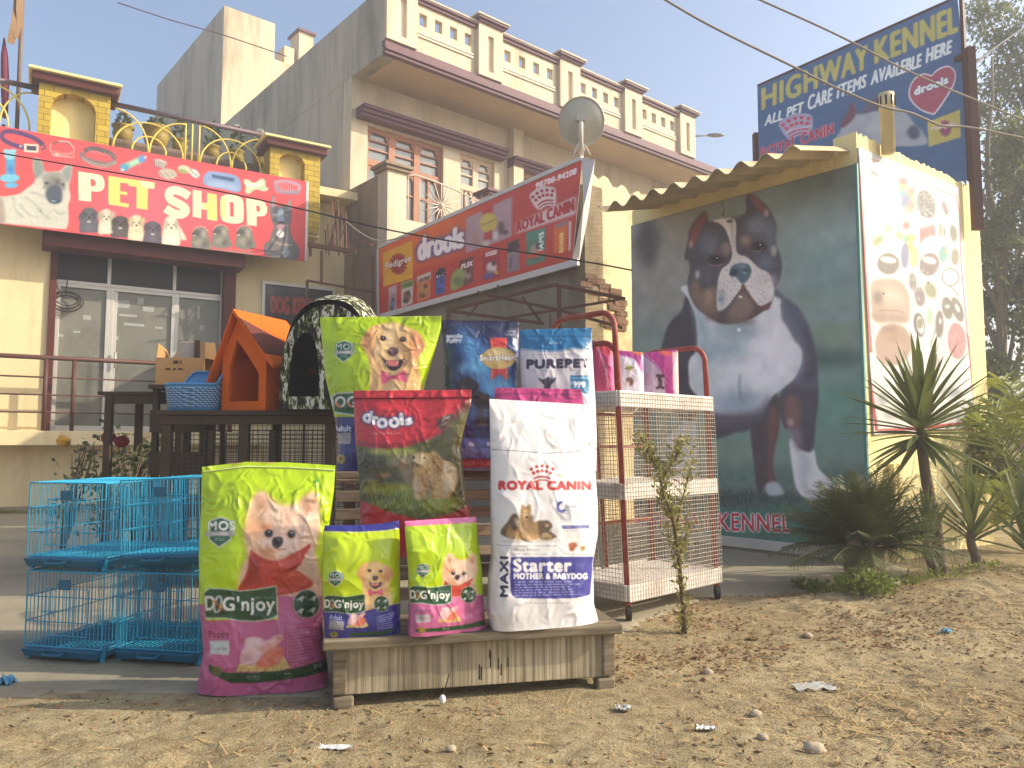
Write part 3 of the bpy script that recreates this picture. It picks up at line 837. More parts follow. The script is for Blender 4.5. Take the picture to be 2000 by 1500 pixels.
# ------------------------------------------------------------------ veranda railing of brown pipes
M_rail = mat("brown pipe", (94, 60, 48), 0.5, 0.12, 8, dirt=(70, 44, 34), damt=0.4)
ro = 0.44
vr = thing("veranda_railing", "brown pipe railing with thin grey rods before the glass shop front", "railing", SHOP.pt(1.5, fl, ro))
rz = [hz(SHOP, 120, y, ro)[1] for y in (700, 738, 772, 806)]
ue = hz(SHOP, 440, 700, ro)[0]
MB().tube([SHOP.pt(-3.5, rz[0], ro), SHOP.pt(ue, rz[0], ro)], 0.035, 10).build("top_rail", M_rail, vr, True)
for k in (1, 2, 3):
 MB().tube([SHOP.pt(-3.5, rz[k], ro), SHOP.pt(ue, rz[k], ro)], 0.014, 6).build("rod", M_rail, vr, True)
for x in (143, 88):
 MB().tube([SHOP.pt(hz(SHOP, x, 760, ro)[0], fl, ro), SHOP.pt(hz(SHOP, x, 760, ro)[0], rz[0], ro)], 0.03, 8).build("post", M_rail, vr, True)
# ------------------------------------------------------------------ flags on the roof at the left
M_pole = mat("old flag pole", (110, 92, 78), 0.6, 0.15, 6)
M_flag = mat("faded purple cloth", (116, 52, 74), 0.9, 0.15, 6)
M_cloth = mat("faded brown cloth", (134, 108, 80), 0.9, 0.2, 8)
p0 = SHOP.pt(hz(SHOP, 34, 232, -0.4)[0], z_top + 0.14, -0.4); p1 = SHOP.hp(46, -40, -0.4)
t = thing("flag_pole", "tall roof pole with a faded brown cloth hanging from it", "pole", p0)
MB().tube([p0, p1], 0.03, 8).build("pole", M_pole, t, True)
c = MB()
def strip(m, pts, w2):
 a = []
 for p in pts:
  p = Vector(p); a += [p - SHOP.d * w2 + SHOP.n * 0.02, p + SHOP.d * w2 - SHOP.n * 0.02]
 fs = [(2 * i, 2 * i + 1, 2 * i + 3, 2 * i + 2) for i in range(len(pts) - 1)]
 m.add(a, fs)
strip(c, [SHOP.hp(36, -40, -0.38), SHOP.hp(33, 10, -0.36), SHOP.hp(30, 40, -0.33), SHOP.hp(26, 60, -0.34), SHOP.hp(20, 85, -0.38)], 0.05)
strip(c, [SHOP.hp(42, -40, -0.36), SHOP.hp(38, 20, -0.33), SHOP.hp(40, 50, -0.36), SHOP.hp(34, 76, -0.38)], 0.045)
c.build("cloth", M_cloth, t)
p0 = SHOP.pt(hz(SHOP, 8, 232, -0.5)[0], z_top + 0.14, -0.5)
t = thing("wrapped_flag", "purple cloth wrapped flag standing at the roof edge", "flag", p0)
MB().tube([p0, p0 + Vector((0, 0, 0.4))], 0.025, 8).build("pole", M_pole, t, True)
MB().tube([SHOP.hp(10, 230, -0.5), SHOP.hp(10, 160, -0.5), SHOP.hp(9, 110, -0.5), SHOP.hp(8, 74, -0.5)], [0.04, 0.06, 0.05, 0.01], 7).build("cloth", M_flag, t, True)
# ------------------------------------------------------------------ the big cream house
H = HOUSE
house = thing("cream_house", "two storey cream house with maroon mouldings and a pierced roof parapet", "house", H.pt(4, 0))
zs = H.hit(687, 150)[1]                                   # soffit height
def hf(x, y): return H.hit(x, y, FAS)
zf0 = zs; zm = hf(753, 79)[1]                             # maroon band
zpt = hf(800, -8)[1]                                      # parapet top
hl = 10.3
side_top = HSIDE.hit(600, 113)[1]
w = MB()
sx0 = H.hit(717, 240)[0]
ztw = H.hit(717, 243)[1]                                  # underside of the window lintel
def wu(x, y=330): return H.hit(x, y)[0]
zwb = 3.6
wins = [(wu(717), wu(866)), (wu(899), wu(966)), (wu(1009, 330), wu(1080, 330))]
edges = [0.0]
for a, b in wins:
 w.pbox(H, edges[-1], a, 0.0, zs, -0.3, 0.0); edges.append(b)
 w.pbox(H, a, b, ztw, zs, -0.3, 0.0); w.pbox(H, a, b, 0.0, zwb, -0.3, 0.0)
w.pbox(H, edges[-1], hl, 0.0, zs, -0.3, 0.0)
w.build("front_wall", M_house, house)
# the wall in shade at the left, up to the parapet
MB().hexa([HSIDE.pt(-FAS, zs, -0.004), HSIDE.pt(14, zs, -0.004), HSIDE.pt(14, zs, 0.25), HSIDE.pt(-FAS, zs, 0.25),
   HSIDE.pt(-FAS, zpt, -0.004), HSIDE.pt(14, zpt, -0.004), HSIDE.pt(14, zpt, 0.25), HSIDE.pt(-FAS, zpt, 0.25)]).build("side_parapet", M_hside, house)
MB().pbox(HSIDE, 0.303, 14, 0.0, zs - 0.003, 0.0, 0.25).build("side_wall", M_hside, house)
# soffit slab and fascia
MB().pbox(H, 0.26, hl + 0.25, zs, zs + 0.2, -9.0, FAS - 0.06).build("roof_slab", M_soffit, house)
f = MB()
f.pbox(H, -0.005, hl + 0.25, zs + 0.0, zs + 0.06, FAS - 0.06, FAS + 0.05)
f.pbox(H, -0.005, hl + 0.25, zs + 0.062, zs + 0.11, FAS - 0.06, FAS + 0.085)
f.pbox(H, -0.005, hl + 0.25, zs + 0.112, zm, FAS - 0.06, FAS + 0.06)
f.build("fascia_moulding", M_maroon, house, bevel=0.01)
# parapet: panels with square holes between piers
zc = hf(880, 40)[1]
piers = [hf(x, 100)[0] for x in (782, 953)] + [hf(x, 180)[0] for x in (1108,)] + [hf(1232, 230)[0], hf(1338, 290)[0]]
pw = 0.30
pz = zm + 0.005
ptop = hf(950, 44)[1]
zpan = hf(860, 25)[1] - 0.02
holes_z0, holes_z1 = hf(850, 62)[1], hf(850, 38)[1]
def panel(a, b):
 n = 4; s = (b - a); hw = 0.17
 m = MB()
 cs = [a + s * (0.13 + 0.245 * k) for k in range(n)]
 e = [a] + sum([[c - hw / 2, c + hw / 2] for c in cs], []) + [b]
 m.pbox(H, a, b, pz, holes_z0, FAS - 0.12, FAS)
 m.pbox(H, a, b, holes_z1, zpan, FAS - 0.12, FAS)
 for k in range(0, len(e), 2): m.pbox(H, e[k], e[k + 1], holes_z0, holes_z1, FAS - 0.12, FAS)
 p = m.build("parapet_panel", M_house, house)
 c = MB(); c.pbox(H, a, b, zpan + 0.002, zpan + 0.06, FAS - 0.16, FAS + 0.05)
 c.pbox(H, a, b, zpan + 0.062, zpan + 0.1, FAS - 0.19, FAS + 0.09); c.build("coping", M_maroon, p, bevel=0.008)
 MB().pbox(H, a, b, zpan + 0.102, zpan + 0.13, FAS - 0.2, FAS + 0.1).build("coping_top", M_house, p)
 zl = holes_z0 - 0.17
 c = MB(); c.pbox(H, a + 0.06, b - 0.08, zl, zl + 0.03, FAS + 0.001, FAS + 0.03); c.pbox(H, a + 0.06, b - 0.08, zl - 0.06, zl - 0.03, FAS + 0.001, FAS + 0.03)
 c.build("moulding", M_white_m, p)
for k, c in enumerate(piers):
 z1 = ptop - 0.12
 a, b = c - pw, c + pw
 if k == 0: a = 0.0
 m = MB(); sl0, sl1 = c - 0.07, c + 0.07
 sz0, sz1 = pz + 0.12, z1 - 0.2
 m.pbox(H, a, sl0, pz, z1, FAS - 0.2, FAS + 0.1); m.pbox(H, sl1, b, pz, z1, FAS - 0.2, FAS + 0.1)
 m.pbox(H, sl0, sl1, pz, sz0, FAS - 0.2, FAS + 0.1); m.pbox(H, sl0, sl1, sz1, z1, FAS - 0.2, FAS + 0.1)
 p = m.build("pier", M_house, house)
 MB().pbox(H, sl0, sl1, sz0, sz1, FAS - 0.1, FAS + 0.03).build("slot", M_white_m, p)
 cp = MB(); cp.pbox(H, a - 0.03, b + 0.03, z1 + 0.002, z1 + 0.05, FAS - 0.25, FAS + 0.15); cp.pbox(H, a - 0.08, b + 0.08, z1 + 0.052, z1 + 0.1, FAS - 0.3, FAS + 0.2)
 cp.build("cap", M_maroon, p, bevel=0.01)
 MB().pbox(H, a - 0.1, b + 0.1, z1 + 0.102, z1 + 0.13, FAS - 0.32, FAS + 0.22).build("cap_top", M_house, p)
 if k + 1 < len(piers): panel(b, piers[k + 1] - pw)
# return of the parapet at the far end
MB().pbox(H, piers[-1] + pw - 0.12, piers[-1] + pw, pz, zpan, -8.0, FAS - 0.21).build("end_parapet", M_house, house)
# hoods over the windows
def hood(x0, y0, x1, y1, o):
 a, z = H.hit(x0, y0, o); b, _ = H.hit(x1, y1, o)
 m = MB()
 for k in range(3): m.pbox(H, a, b, z - 0.1 - 0.07 * k, z - 0.032 - 0.07 * k, 0.002, o - 0.05 * k)
 m.build("window_hood", M_maroon, house, bevel=0.01)
hood(712, 196, 996, 295, 0.32)
hood(1008, 300, 1100, 336, 0.3)
# a shallow column between the window groups
cx = wu(1003, 300)
MB().pbox(H, cx - 0.16, cx + 0.12, 0.0, zs - 0.003, 0.001, 0.2).build("column", M_house, house)
# windows
def window(a, b, timber, n, tall):
 zt = ztw; zmid = zt - 0.62
 fr = MB(); s = (b - a) / n; wd = 0.07
 for k in range(n + 1):
  c = a + s * k
  fr.pbox(H, max(a, c - wd), min(b, c + wd), zwb, zt, -0.18, -0.08)
 fr.pbox(H, a, b, zmid - 0.12, zmid, -0.182, -0.075); fr.pbox(H, a, b, zt - 0.09, zt - 0.001, -0.182, -0.075); fr.pbox(H, a, b, zwb, zwb + 0.1, -0.182, -0.075)
 for k in range(n):
  c0, c1 = a + s * k + wd, a + s * (k + 1) - wd; cm = (c0 + c1) / 2
  fr.pbox(H, cm - 0.025, cm + 0.025, zwb + 0.1, zmid - 0.12, -0.16, -0.1)
  for zz in (zmid - 0.55, zmid - 1.05, zmid - 1.6): fr.pbox(H, c0, c1, zz, zz + 0.035, -0.165, -0.097)
  for zz in (zt - 0.25, zt - 0.42): fr.pbox(H, c0, c1, zz, zz + 0.03, -0.165, -0.097)
  # curved heads
  for e, sg in ((c0, 1), (c1, -1)):
   fr.pquad(H, [(e, zmid - 0.12), (e + sg * 0.12, zmid - 0.12), (e + sg * 0.05, zmid - 0.17), (e, zmid - 0.28)][::sg], -0.165, -0.096)
   fr.pquad(H, [(e, zt - 0.09), (e + sg * 0.07, zt - 0.09), (e + sg * 0.03, zt - 0.2), (e, zt - 0.3)][::sg], -0.165, -0.096)
 w_ = fr.build("window", timber, house)
 MB().pbox(H, a + 0.01, b - 0.01, zwb + 0.02, zt - 0.02, -0.15, -0.14).build("pane", M_wglass, w_)
window(*wins[0], M_wood_w, 3, True)
window(*wins[1], M_wood_l, 2, True)
window(*wins[2], M_wood_l, 2, True)
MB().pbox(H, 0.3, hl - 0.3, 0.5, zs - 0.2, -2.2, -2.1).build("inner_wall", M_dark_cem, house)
# balcony floor and its end wall (dark side, sunlit face), with the wheel railing
BAL = 1.5
zbal = 3.35
bz = H.hit(772, 335, BAL)[1]
bx0, bx1 = H.hit(755, 420, BAL)[0], H.hit(792, 420, BAL)[0]
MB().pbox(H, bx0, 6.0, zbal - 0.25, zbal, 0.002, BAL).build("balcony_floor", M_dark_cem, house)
b = MB().pbox(H, bx0, bx1, 0.0, bz, BAL - 0.3, BAL + 0.02)
bp = b.build("balcony_pillar", M_house, house)
c = MB(); c.pbox(H, bx0 - 0.06, bx1 + 0.06, bz + 0.002, bz + 0.06, BAL - 0.36, BAL + 0.08); c.pbox(H, bx0 - 0.1, bx1 + 0.1, bz + 0.062, bz + 0.12, BAL - 0.4, BAL + 0.12)
c.build("cap", M_dark_cem, bp, bevel=0.01)
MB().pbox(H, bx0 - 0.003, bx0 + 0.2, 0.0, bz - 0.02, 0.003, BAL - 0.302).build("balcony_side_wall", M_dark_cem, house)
cz = H.hit(975, 385, BAL)[1]; cxu = H.hit(975, 400, BAL)[0]
b = MB().pbox(H, cxu - 0.24, cxu + 0.24, zbal, cz, BAL - 0.3, BAL).build("balcony_post", M_house, house)
c = MB(); c.pbox(H, cxu - 0.3, cxu + 0.3, cz + 0.002, cz + 0.05, BAL - 0.36, BAL + 0.06); c.pbox(H, cxu - 0.35, cxu + 0.35, cz + 0.052, cz + 0.1, BAL - 0.4, BAL + 0.1); c.build("cap", M_maroon, b)
wall_z = H.hit(830, 436, BAL)[1]
MB().pbox(H, bx1, cxu - 0.245, zbal, wall_z, BAL - 0.15, BAL - 0.02).build("balcony_wall", M_house, house)
M_wrod = mat("white wrought iron", (206, 190, 172), 0.5, 0.08, 10)
r = MB(); wc, wz = H.hit(862, 402, BAL - 0.1)
for k in range(16):
 t = 2 * math.pi * k / 16; r.tube([H.pt(wc, wz, BAL - 0.1), H.pt(wc + 0.42 * math.cos(t), wz + 0.42 * math.sin(t), BAL - 0.1)], 0.012, 5)
r.ball(H.pt(wc, wz, BAL - 0.1), 0.06, 8, 6)
r.tube([H.pt(bx1, wz + 0.35 + 0.12 * math.sin(k * 0.8), BAL - 0.1) if k == 0 else H.pt(bx1 + (cxu - bx1) * k / 8, wz + 0.45 - 0.3 * (k / 8) ** 2, BAL - 0.1) for k in range(9)], 0.015, 6)
for k in range(9):
 uu = bx1 + (cxu - bx1) * (k + 0.5) / 9
 if abs(uu - wc) > 0.45: r.tube([H.pt(uu, wall_z - 0.02, BAL - 0.1), H.pt(uu, wz + 0.4, BAL - 0.1)], 0.01, 5)
for s_ in (-1, 1):
 for rr in (0.1, 0.17):
  cu, cz2 = wc + 0.72, wz + s_ * 0.16
  r.tube([H.pt(cu + rr * math.cos(t), cz2 + rr * math.sin(t), BAL - 0.1) for t in np.linspace(0, 5, 12)], 0.01, 5)
r.build("wheel_railing", M_wrod, house, True)
# ------------------------------------------------------------------ tall block behind, and its lower wing
TW = Plane(at(435, 120, 19.5), (0.763, 0.647)); TS = Plane(TW.o, (-0.647, 0.763))
tw = thing("stair_tower", "tall weathered plaster tower block rising behind the shop roof", "tower", TW.pt(1, 0))
tzt = TW.hit(437, 10)[1]; te = TW.hit(537, 60)[0]
MB().pbox(TW, 0, te, 0, tzt, -6.0, 0).build("tower_wall", M_tower, tw)
MB().pbox(TS, 0.003, 6.0, 0, tzt - 0.003, -0.006, -0.001).build("side_wall", M_hside, tw)  # thin grey sheet: shade of the tower's left side put in as colour
wz_ = TW.hit(575, 118)[1]; we = TW.hit(700, 130)[0]
MB().pbox(TW, te + 0.003, we, 0, wz_, -5.0, -0.3).build("wing_wall", M_tower, tw)
ca_, cb_ = TW.hit(584, 90, -1)[0], TW.hit(612, 90, -1)[0]; cz_ = TW.hit(600, 66, -1)[1]
ch = MB().pbox(TW, ca_, cb_, wz_, cz_, -1.6, -1.0).build("chimney", M_tower, tw)
m = MB(); m.pbox(TW, ca_ - .06, cb_ + .06, cz_ + .002, cz_ + .07, -1.7, -.92); m.build("cap", M_maroon, ch)
ca_, cb_ = TW.hit(556, 90, -1)[0], TW.hit(575, 90, -1)[0]; cz_ = TW.hit(565, 92, -1)[1]
MB().pbox(TW, ca_, cb_, wz_, cz_, -1.6, -1.0).build("parapet_stub", M_tower, tw)
# ------------------------------------------------------------------ annex block that carries the red banner
LA = (_bb - _ba).length; LA = math.hypot(_bb.x - _ba.x, _bb.y - _ba.y)
za = ANX.hit(1142, 318)[1]
anx = thing("cement_annex", "rough grey cement block with peeling cream end wall behind the red banner", "building", ANX.pt(LA / 2, 0))
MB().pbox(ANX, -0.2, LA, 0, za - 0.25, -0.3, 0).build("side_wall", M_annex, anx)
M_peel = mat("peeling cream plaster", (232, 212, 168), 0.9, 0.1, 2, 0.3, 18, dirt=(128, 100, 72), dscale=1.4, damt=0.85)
# ragged top of the sunlit end wall
nn = 40; top = []
for k in range(nn + 1):
 u = 3.2 * k / nn
 top.append((u, za - 0.05 - 0.16 * u + 0.05 * math.sin(k * 1.7) + random.uniform(-0.03, 0.03)))
pts = [(0.302, 0), (3.2, 0)] + [p for p in top[::-1] if p[0] > 0.302]
AR = Plane(ANX.pt(LA, 0), (-ANX.n.x, -ANX.n.y))
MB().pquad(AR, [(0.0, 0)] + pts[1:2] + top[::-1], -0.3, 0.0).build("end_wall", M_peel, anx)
M_brick = mat("broken brickwork", (128, 102, 82), 0.95, 0.35, 12, 0.8, 18, dirt=(54, 42, 34), dscale=4, damt=0.9)
br = MB()
for k in range(30):
 x = random.uniform(1150, 1222); y = random.uniform(555, 640) if x > 1185 else random.uniform(520, 640)
 u, z = AR.hit(x, y, 0.06)
 br.pbox(AR, u - 0.1, u + 0.1, z - 0.035, z + 0.03, 0.001, random.uniform(0.006, 0.025))
br.build("broken_bricks", M_brick, anx)
# ------------------------------------------------------------------ steel truss in front of the annex
M_rust = mat("rusty steel", (108, 74, 56), 0.7, 0.2, 20, dirt=(66, 44, 34), damt=0.5)
TRD = 8.2
tr = thing("steel_truss", "rusty welded steel truss frame standing below the red banner", "truss frame", (at(1000, 640, TRD).x, TRD, 0))
def tp(x, y, d=TRD): return at(x, y, d)
m = MB()
for a, b, wd in (((873, 606), (1083, 556), .035), ((1083, 556), (1221, 584), .035), ((932, 571), (1090, 605), .03), ((1090, 605), (1215, 640), .03),
     ((876, 607), (1062, 632), .03), ((992, 621), (1221, 583), .025), ((1020, 580), (1056, 628), .025), ((973, 557), (973, 584), .025), ((915, 618), (932, 597), .02), ((1075, 615), (1075, 640), .02)):
 m.bar(tp(*a), tp(*b), wd)
m.build("truss_bars", M_rust, tr)
for x, y in ((876, 606), (1092, 556)):
 p = tp(x, y); MB().bar(p, (p.x, p.y + 0.01, 0), 0.045).build("post", M_rust, tr)
# ------------------------------------------------------------------ pipe frame and rebar bundle beside the shop
pf = thing("pipe_frame", "brown pipe frame with a ledge beside the dark cement pillar", "pipe frame", tuple(SHOP.pt(hz(SHOP, 650, 560, 0.3)[0], 0, 0.3)))
m = MB()
pd = 12.6
for a, b, wd in (((602, 478), (695, 492), .07), ((606, 476), (606, 500), .04), ((628, 490), (628, 556), .04), ((690, 470), (727, 478), .05), ((600, 548), (732, 571), .035), ((728, 500), (728, 570), .035)):
 m.bar(at(*a, pd), at(*b, pd), wd)
for x, y in ((600, 548), (729, 570)):
 p = at(x, y, pd); m.bar(p, (p.x, p.y, 0), 0.04)
m.build("pipes", M_rust, pf)
rbv = thing("rebar_bundle", "tangle of thin rusty rebar rods sticking up beside the cement pillar", "rebar", (at(660, 480, 12.7).x, 12.7, at(660, 490, 12.7).z))
m = MB()
for k in range(16):
 x = random.uniform(634, 690); y0 = random.uniform(480, 500); dx = random.uniform(-14, 14); h = random.uniform(40, 110)
 m.tube([at(x, y0, 12.7), at(x + dx * 0.4, y0 - h * 0.5, 12.7 + random.uniform(-.2, .2)), at(x + dx, y0 - h, 12.7 + random.uniform(-.3, .3))], 0.012, 4)
m.build("rods", M_rust, rbv)
# ------------------------------------------------------------------ satellite dish on the annex corner
sd = at(1135, 302, 8.9)
dish = thing("satellite_dish", "grey satellite dish on a short white mast above the red banner", "satellite dish", sd)
M_dish = mat("grey dish enamel", (188, 184, 170), 0.45, 0.08, 5, metal=0.2, dirt=(110, 104, 92), dscale=3, damt=0.4)
M_wht = mat("white painted steel", (220, 214, 200), 0.45, 0.06, 8)
dc = at(1135, 238, 8.8)
R = 46 / 1500 * 8.8
nrm = Vector((0.12, 0.93, 0.36)).normalized()              # we look at its back
xa = nrm.cross(Vector((0, 0, 1))).normalized(); ya = xa.cross(nrm)
vs = []; fs = []; nr, ns = 8, 36
for sd_ in (0, 1):
 for i in range(nr + 1):
  r_ = R * i / nr
  for k in range(ns):
   t = 2 * math.pi * k / ns
   vs.append(dc + xa * (r_ * math.cos(t)) + ya * (r_ * 1.05 * math.sin(t)) + nrm * (0.07 * (r_ / R) ** 2 + 0.006 * sd_))
for s_ in (0, 1):
 b0 = s_ * (nr + 1) * ns
 for i in range(nr):
  for k in range(ns):
   q = (b0 + i * ns + k, b0 + i * ns + (k + 1) % ns, b0 + (i + 1) * ns + (k + 1) % ns, b0 + (i + 1) * ns + k)
   fs.append(q if s_ else q[::-1])
b1 = (nr + 1) * ns
for k in range(ns): fs.append((nr * ns + k, nr * ns + (k + 1) % ns, b1 + nr * ns + (k + 1) % ns, b1 + nr * ns + k))
MB().add(vs, fs).build("reflector", M_dish, dish, True)
rim = [dc + xa * (R * math.cos(t)) + ya * (R * 1.05 * math.sin(t)) + nrm * 0.073 for t in np.linspace(0, 2 * math.pi, 40)]
MB().tube(rim, 0.008, 6).build("rim", M_dish, dish, True)
m = MB(); mt = dc - nrm * 0.06 + Vector((0, 0, -0.06))
m.tube([sd, mt + Vector((0, 0, -0.02)), mt + Vector((0, 0.0, 0.1))], 0.026, 10)
for k in range(5):
 t = k * 1.25
 m.tube([sd + Vector((0, 0, 0.16)), sd + Vector((0.06 * math.cos(t), 0.06 * math.sin(t), 0.1)), sd + Vector((0.11 * math.cos(t), 0.11 * math.sin(t), 0.0))], 0.008, 5)
m.build("mast", M_wht, dish, True)
m = MB(); m.bar(mt + Vector((-0.05, 0, 0.1)), mt + Vector((0.05, 0, 0.1)), 0.07); m.bar(mt + Vector((0, 0, 0.1)), dc, 0.05)
m.build("bracket", M_dish, dish)
# ------------------------------------------------------------------ kiosk
kio = thing("yellow_kiosk", "small yellow kiosk with a corrugated awning and rough plastered parapet", "kiosk", KSIDE.pt(0.6, 0))
zk = KSIDE.hit(1664, 254)[1]; kl = 2.3; ks = KSIDE.hit(1935, 900)[0]
zroof = KDOG.hit(1445, 376)[1]
M_kio = mat("yellow plaster", (242, 224, 164), 0.85, 0.06, 3, 0.35, 30, dirt=(196, 160, 96), dscale=2, damt=0.45, streak=True)
w = MB()
w.pbox(KDOG, 0, kl - 0.2, 0, zroof + 0.12, -0.2, 0)
w.build("dog_wall", M_kio, kio)
# sunlit wall with a rough top edge
n = 60; top = []
for k in range(n + 1):
 u = ks * k / n; top.append((u, zk - 0.03 * u + random.uniform(-0.022, 0.012)))
MB().pquad(KSIDE, [(0, 0), (ks, 0)] + top[::-1], -0.2, 0).build("sunlit_wall", M_kio, kio)
w = MB()
w.pbox(KSIDE, ks - 0.2, ks, 0, zk - 0.1, -2.2, -0.203); w.pbox(KDOG, 0, 0.2, 0, zk - 0.1, -ks + 0.2, -0.203)
w.build("rear_walls", M_kio, kio)
MB().pbox(KDOG, 0.2, kl - 0.2, zk - 0.42, zk - 0.32, -ks + 0.2, -0.21).build("roof", M_annex, kio)
M_base = mat("white base strip", (206, 200, 188), 0.8, 0.08, 6, dirt=(130, 118, 100), damt=0.5)
bz0, bz1 = KDOG.hit(1500, 1078, 0.05)[1], KDOG.hit(1500, 1056, 0.05)[1]
MB().pbox(KDOG, -0.1, kl - 0.02, max(0.03, bz0), bz1, 0.002, 0.06).build("base_strip", M_base, kio, bevel=0.006)
MB().pbox(KDOG, -0.1, kl - 0.02, 0.0, max(0.03, bz0) - 0.002, 0.002, 0.04).build("plinth", M_annex, kio)
# corrugated awning sheet over the dog wall
M_corr = mat("old corrugated sheet", (206, 184, 146), 0.85, 0.1, 3, 0.2, 40, dirt=(140, 116, 84), dscale=2.2, damt=0.6)
EO = 0.78
ea, ez = KDOG.hit(1166, 424, EO); eb, ez2 = KDOG.hit(1562, 274, EO)
ze = (ez + ez2) / 2; zi = zroof + 0.1
nu, nv = 150, 6; vs = []
for s_ in (0, 1):
 for j in range(nv + 1):
  for i in range(nu + 1):
   u = ea + (eb - ea) * i / nu; t = j / nv
   wv = 0.036 * math.cos(2 * math.pi * (u - ea) / 0.215)
   vs.append(KDOG.pt(u, zi + (ze - zi) * t + wv + 0.008 * s_, 0.0 + EO * t))
fs = []
N1 = (nu + 1) * (nv + 1)
for s_ in (0, 1):
 for j in range(nv):
  for i in range(nu):
   a = s_ * N1 + j * (nu + 1) + i; q = (a, a + 1, a + nu + 2, a + nu + 1)
   fs.append(q[::-1] if s_ == 0 else q)
for i in range(nu): a = nv * (nu + 1) + i; fs.append((a, a + 1, N1 + a + 1, N1 + a))
for j in range(nv):
 for e in (0, nu): a = j * (nu + 1) + e; fs.append((a, a + nu + 1, N1 + a + nu + 1, N1 + a))
MB().add(vs, fs).build("corrugated_awning", M_corr, kio, True)
# parapet block above the awning, pvc pipe
pa = KDOG.hit(1590, 300)[0]
MB().pbox(KDOG, 0.9, kl - 0.2, zroof + 0.12, zk - 0.06, -0.2, -0.002).build("parapet", M_kio, kio)
M_pvc = mat("cream pvc pipe", (214, 198, 152), 0.4, 0.05, 6)
pu, pz0_ = KSIDE.hit(1734, 300, 0.06); pzt = KSIDE.hit(1734, 186, 0.06)[1]
pp = MB().lathe(tuple(KSIDE.pt(pu, 0, 0.065)[:2]) + (0,), [(0.052, pz0_), (0.052, pzt - 0.14), (0.06, pzt - 0.14), (0.06, pzt), (0.05, pzt)], 16).build("vent_pipe", M_pvc, kio, True)
m = MB()
for k in range(9):
 t = k * 0.7; c = KSIDE.pt(pu, 0, 0.065)
 m.box(c.x + 0.06 * math.cos(t) - .006, c.x + 0.06 * math.cos(t) + .006, c.y + 0.06 * math.sin(t) - .006, c.y + 0.06 * math.sin(t) + .006, pzt - 0.11, pzt - 0.03)
m.build("vent_slots", M_glass_d, pp)
m = MB()
for k in (0.28, 0.36): m.pbox(KSIDE, k, k + 0.05, 0, KSIDE.hit(1740, 905)[1], 0.001, 0.05)
m.build("drain_pipe", M_kio, kio, bevel=0.008)
# ------------------------------------------------------------------ street lamp far off
lp = at(1358, 268, 26)
la = thing("street_lamp", "slim street lamp arm showing past the end of the house", "street lamp", (at(1330, 268, 26).x, 26, 0))
M_lamp = mat("grey lamp steel", (120, 118, 114), 0.5, 0.05, 5, metal=0.3)
bx = at(1330, 268, 26)
MB().tube([(bx.x, 26, 0), (bx.x, 26, bx.z)], 0.07, 8).build("pole", M_lamp, la, True)
MB().tube([bx, at(1385, 264, 26)], 0.03, 6).build("arm", M_lamp, la, True)
h0 = at(1382, 264, 26); m = MB(); m.ball(h0 + Vector((0.28, 0, 0.0)), 0.3, 10, 6, (1.1, 0.4, 0.22)); m.build("lamp_head", M_lamp, la, True)
# ------------------------------------------------------------------ printed signs
PR_flex = print_mat("printed flex banner", 0.5, 0.06, 12, spec=0.3)
PR_board = print_mat("painted sheet board", 0.55, 0.05, 20, spec=0.3)
M_frame = mat("rusted sign frame", (96, 66, 58), 0.65, 0.15, 12, dirt=(60, 44, 40), damt=0.5)
M_flex_w = mat("white flex", (214, 208, 204), 0.5, 0.05, 6)
def wave_hair(A, pts, n, ln, w, cols, ang, sp, a, seed): A.hair(pts, n, ln, w, cols, ang, sp, a, seed)
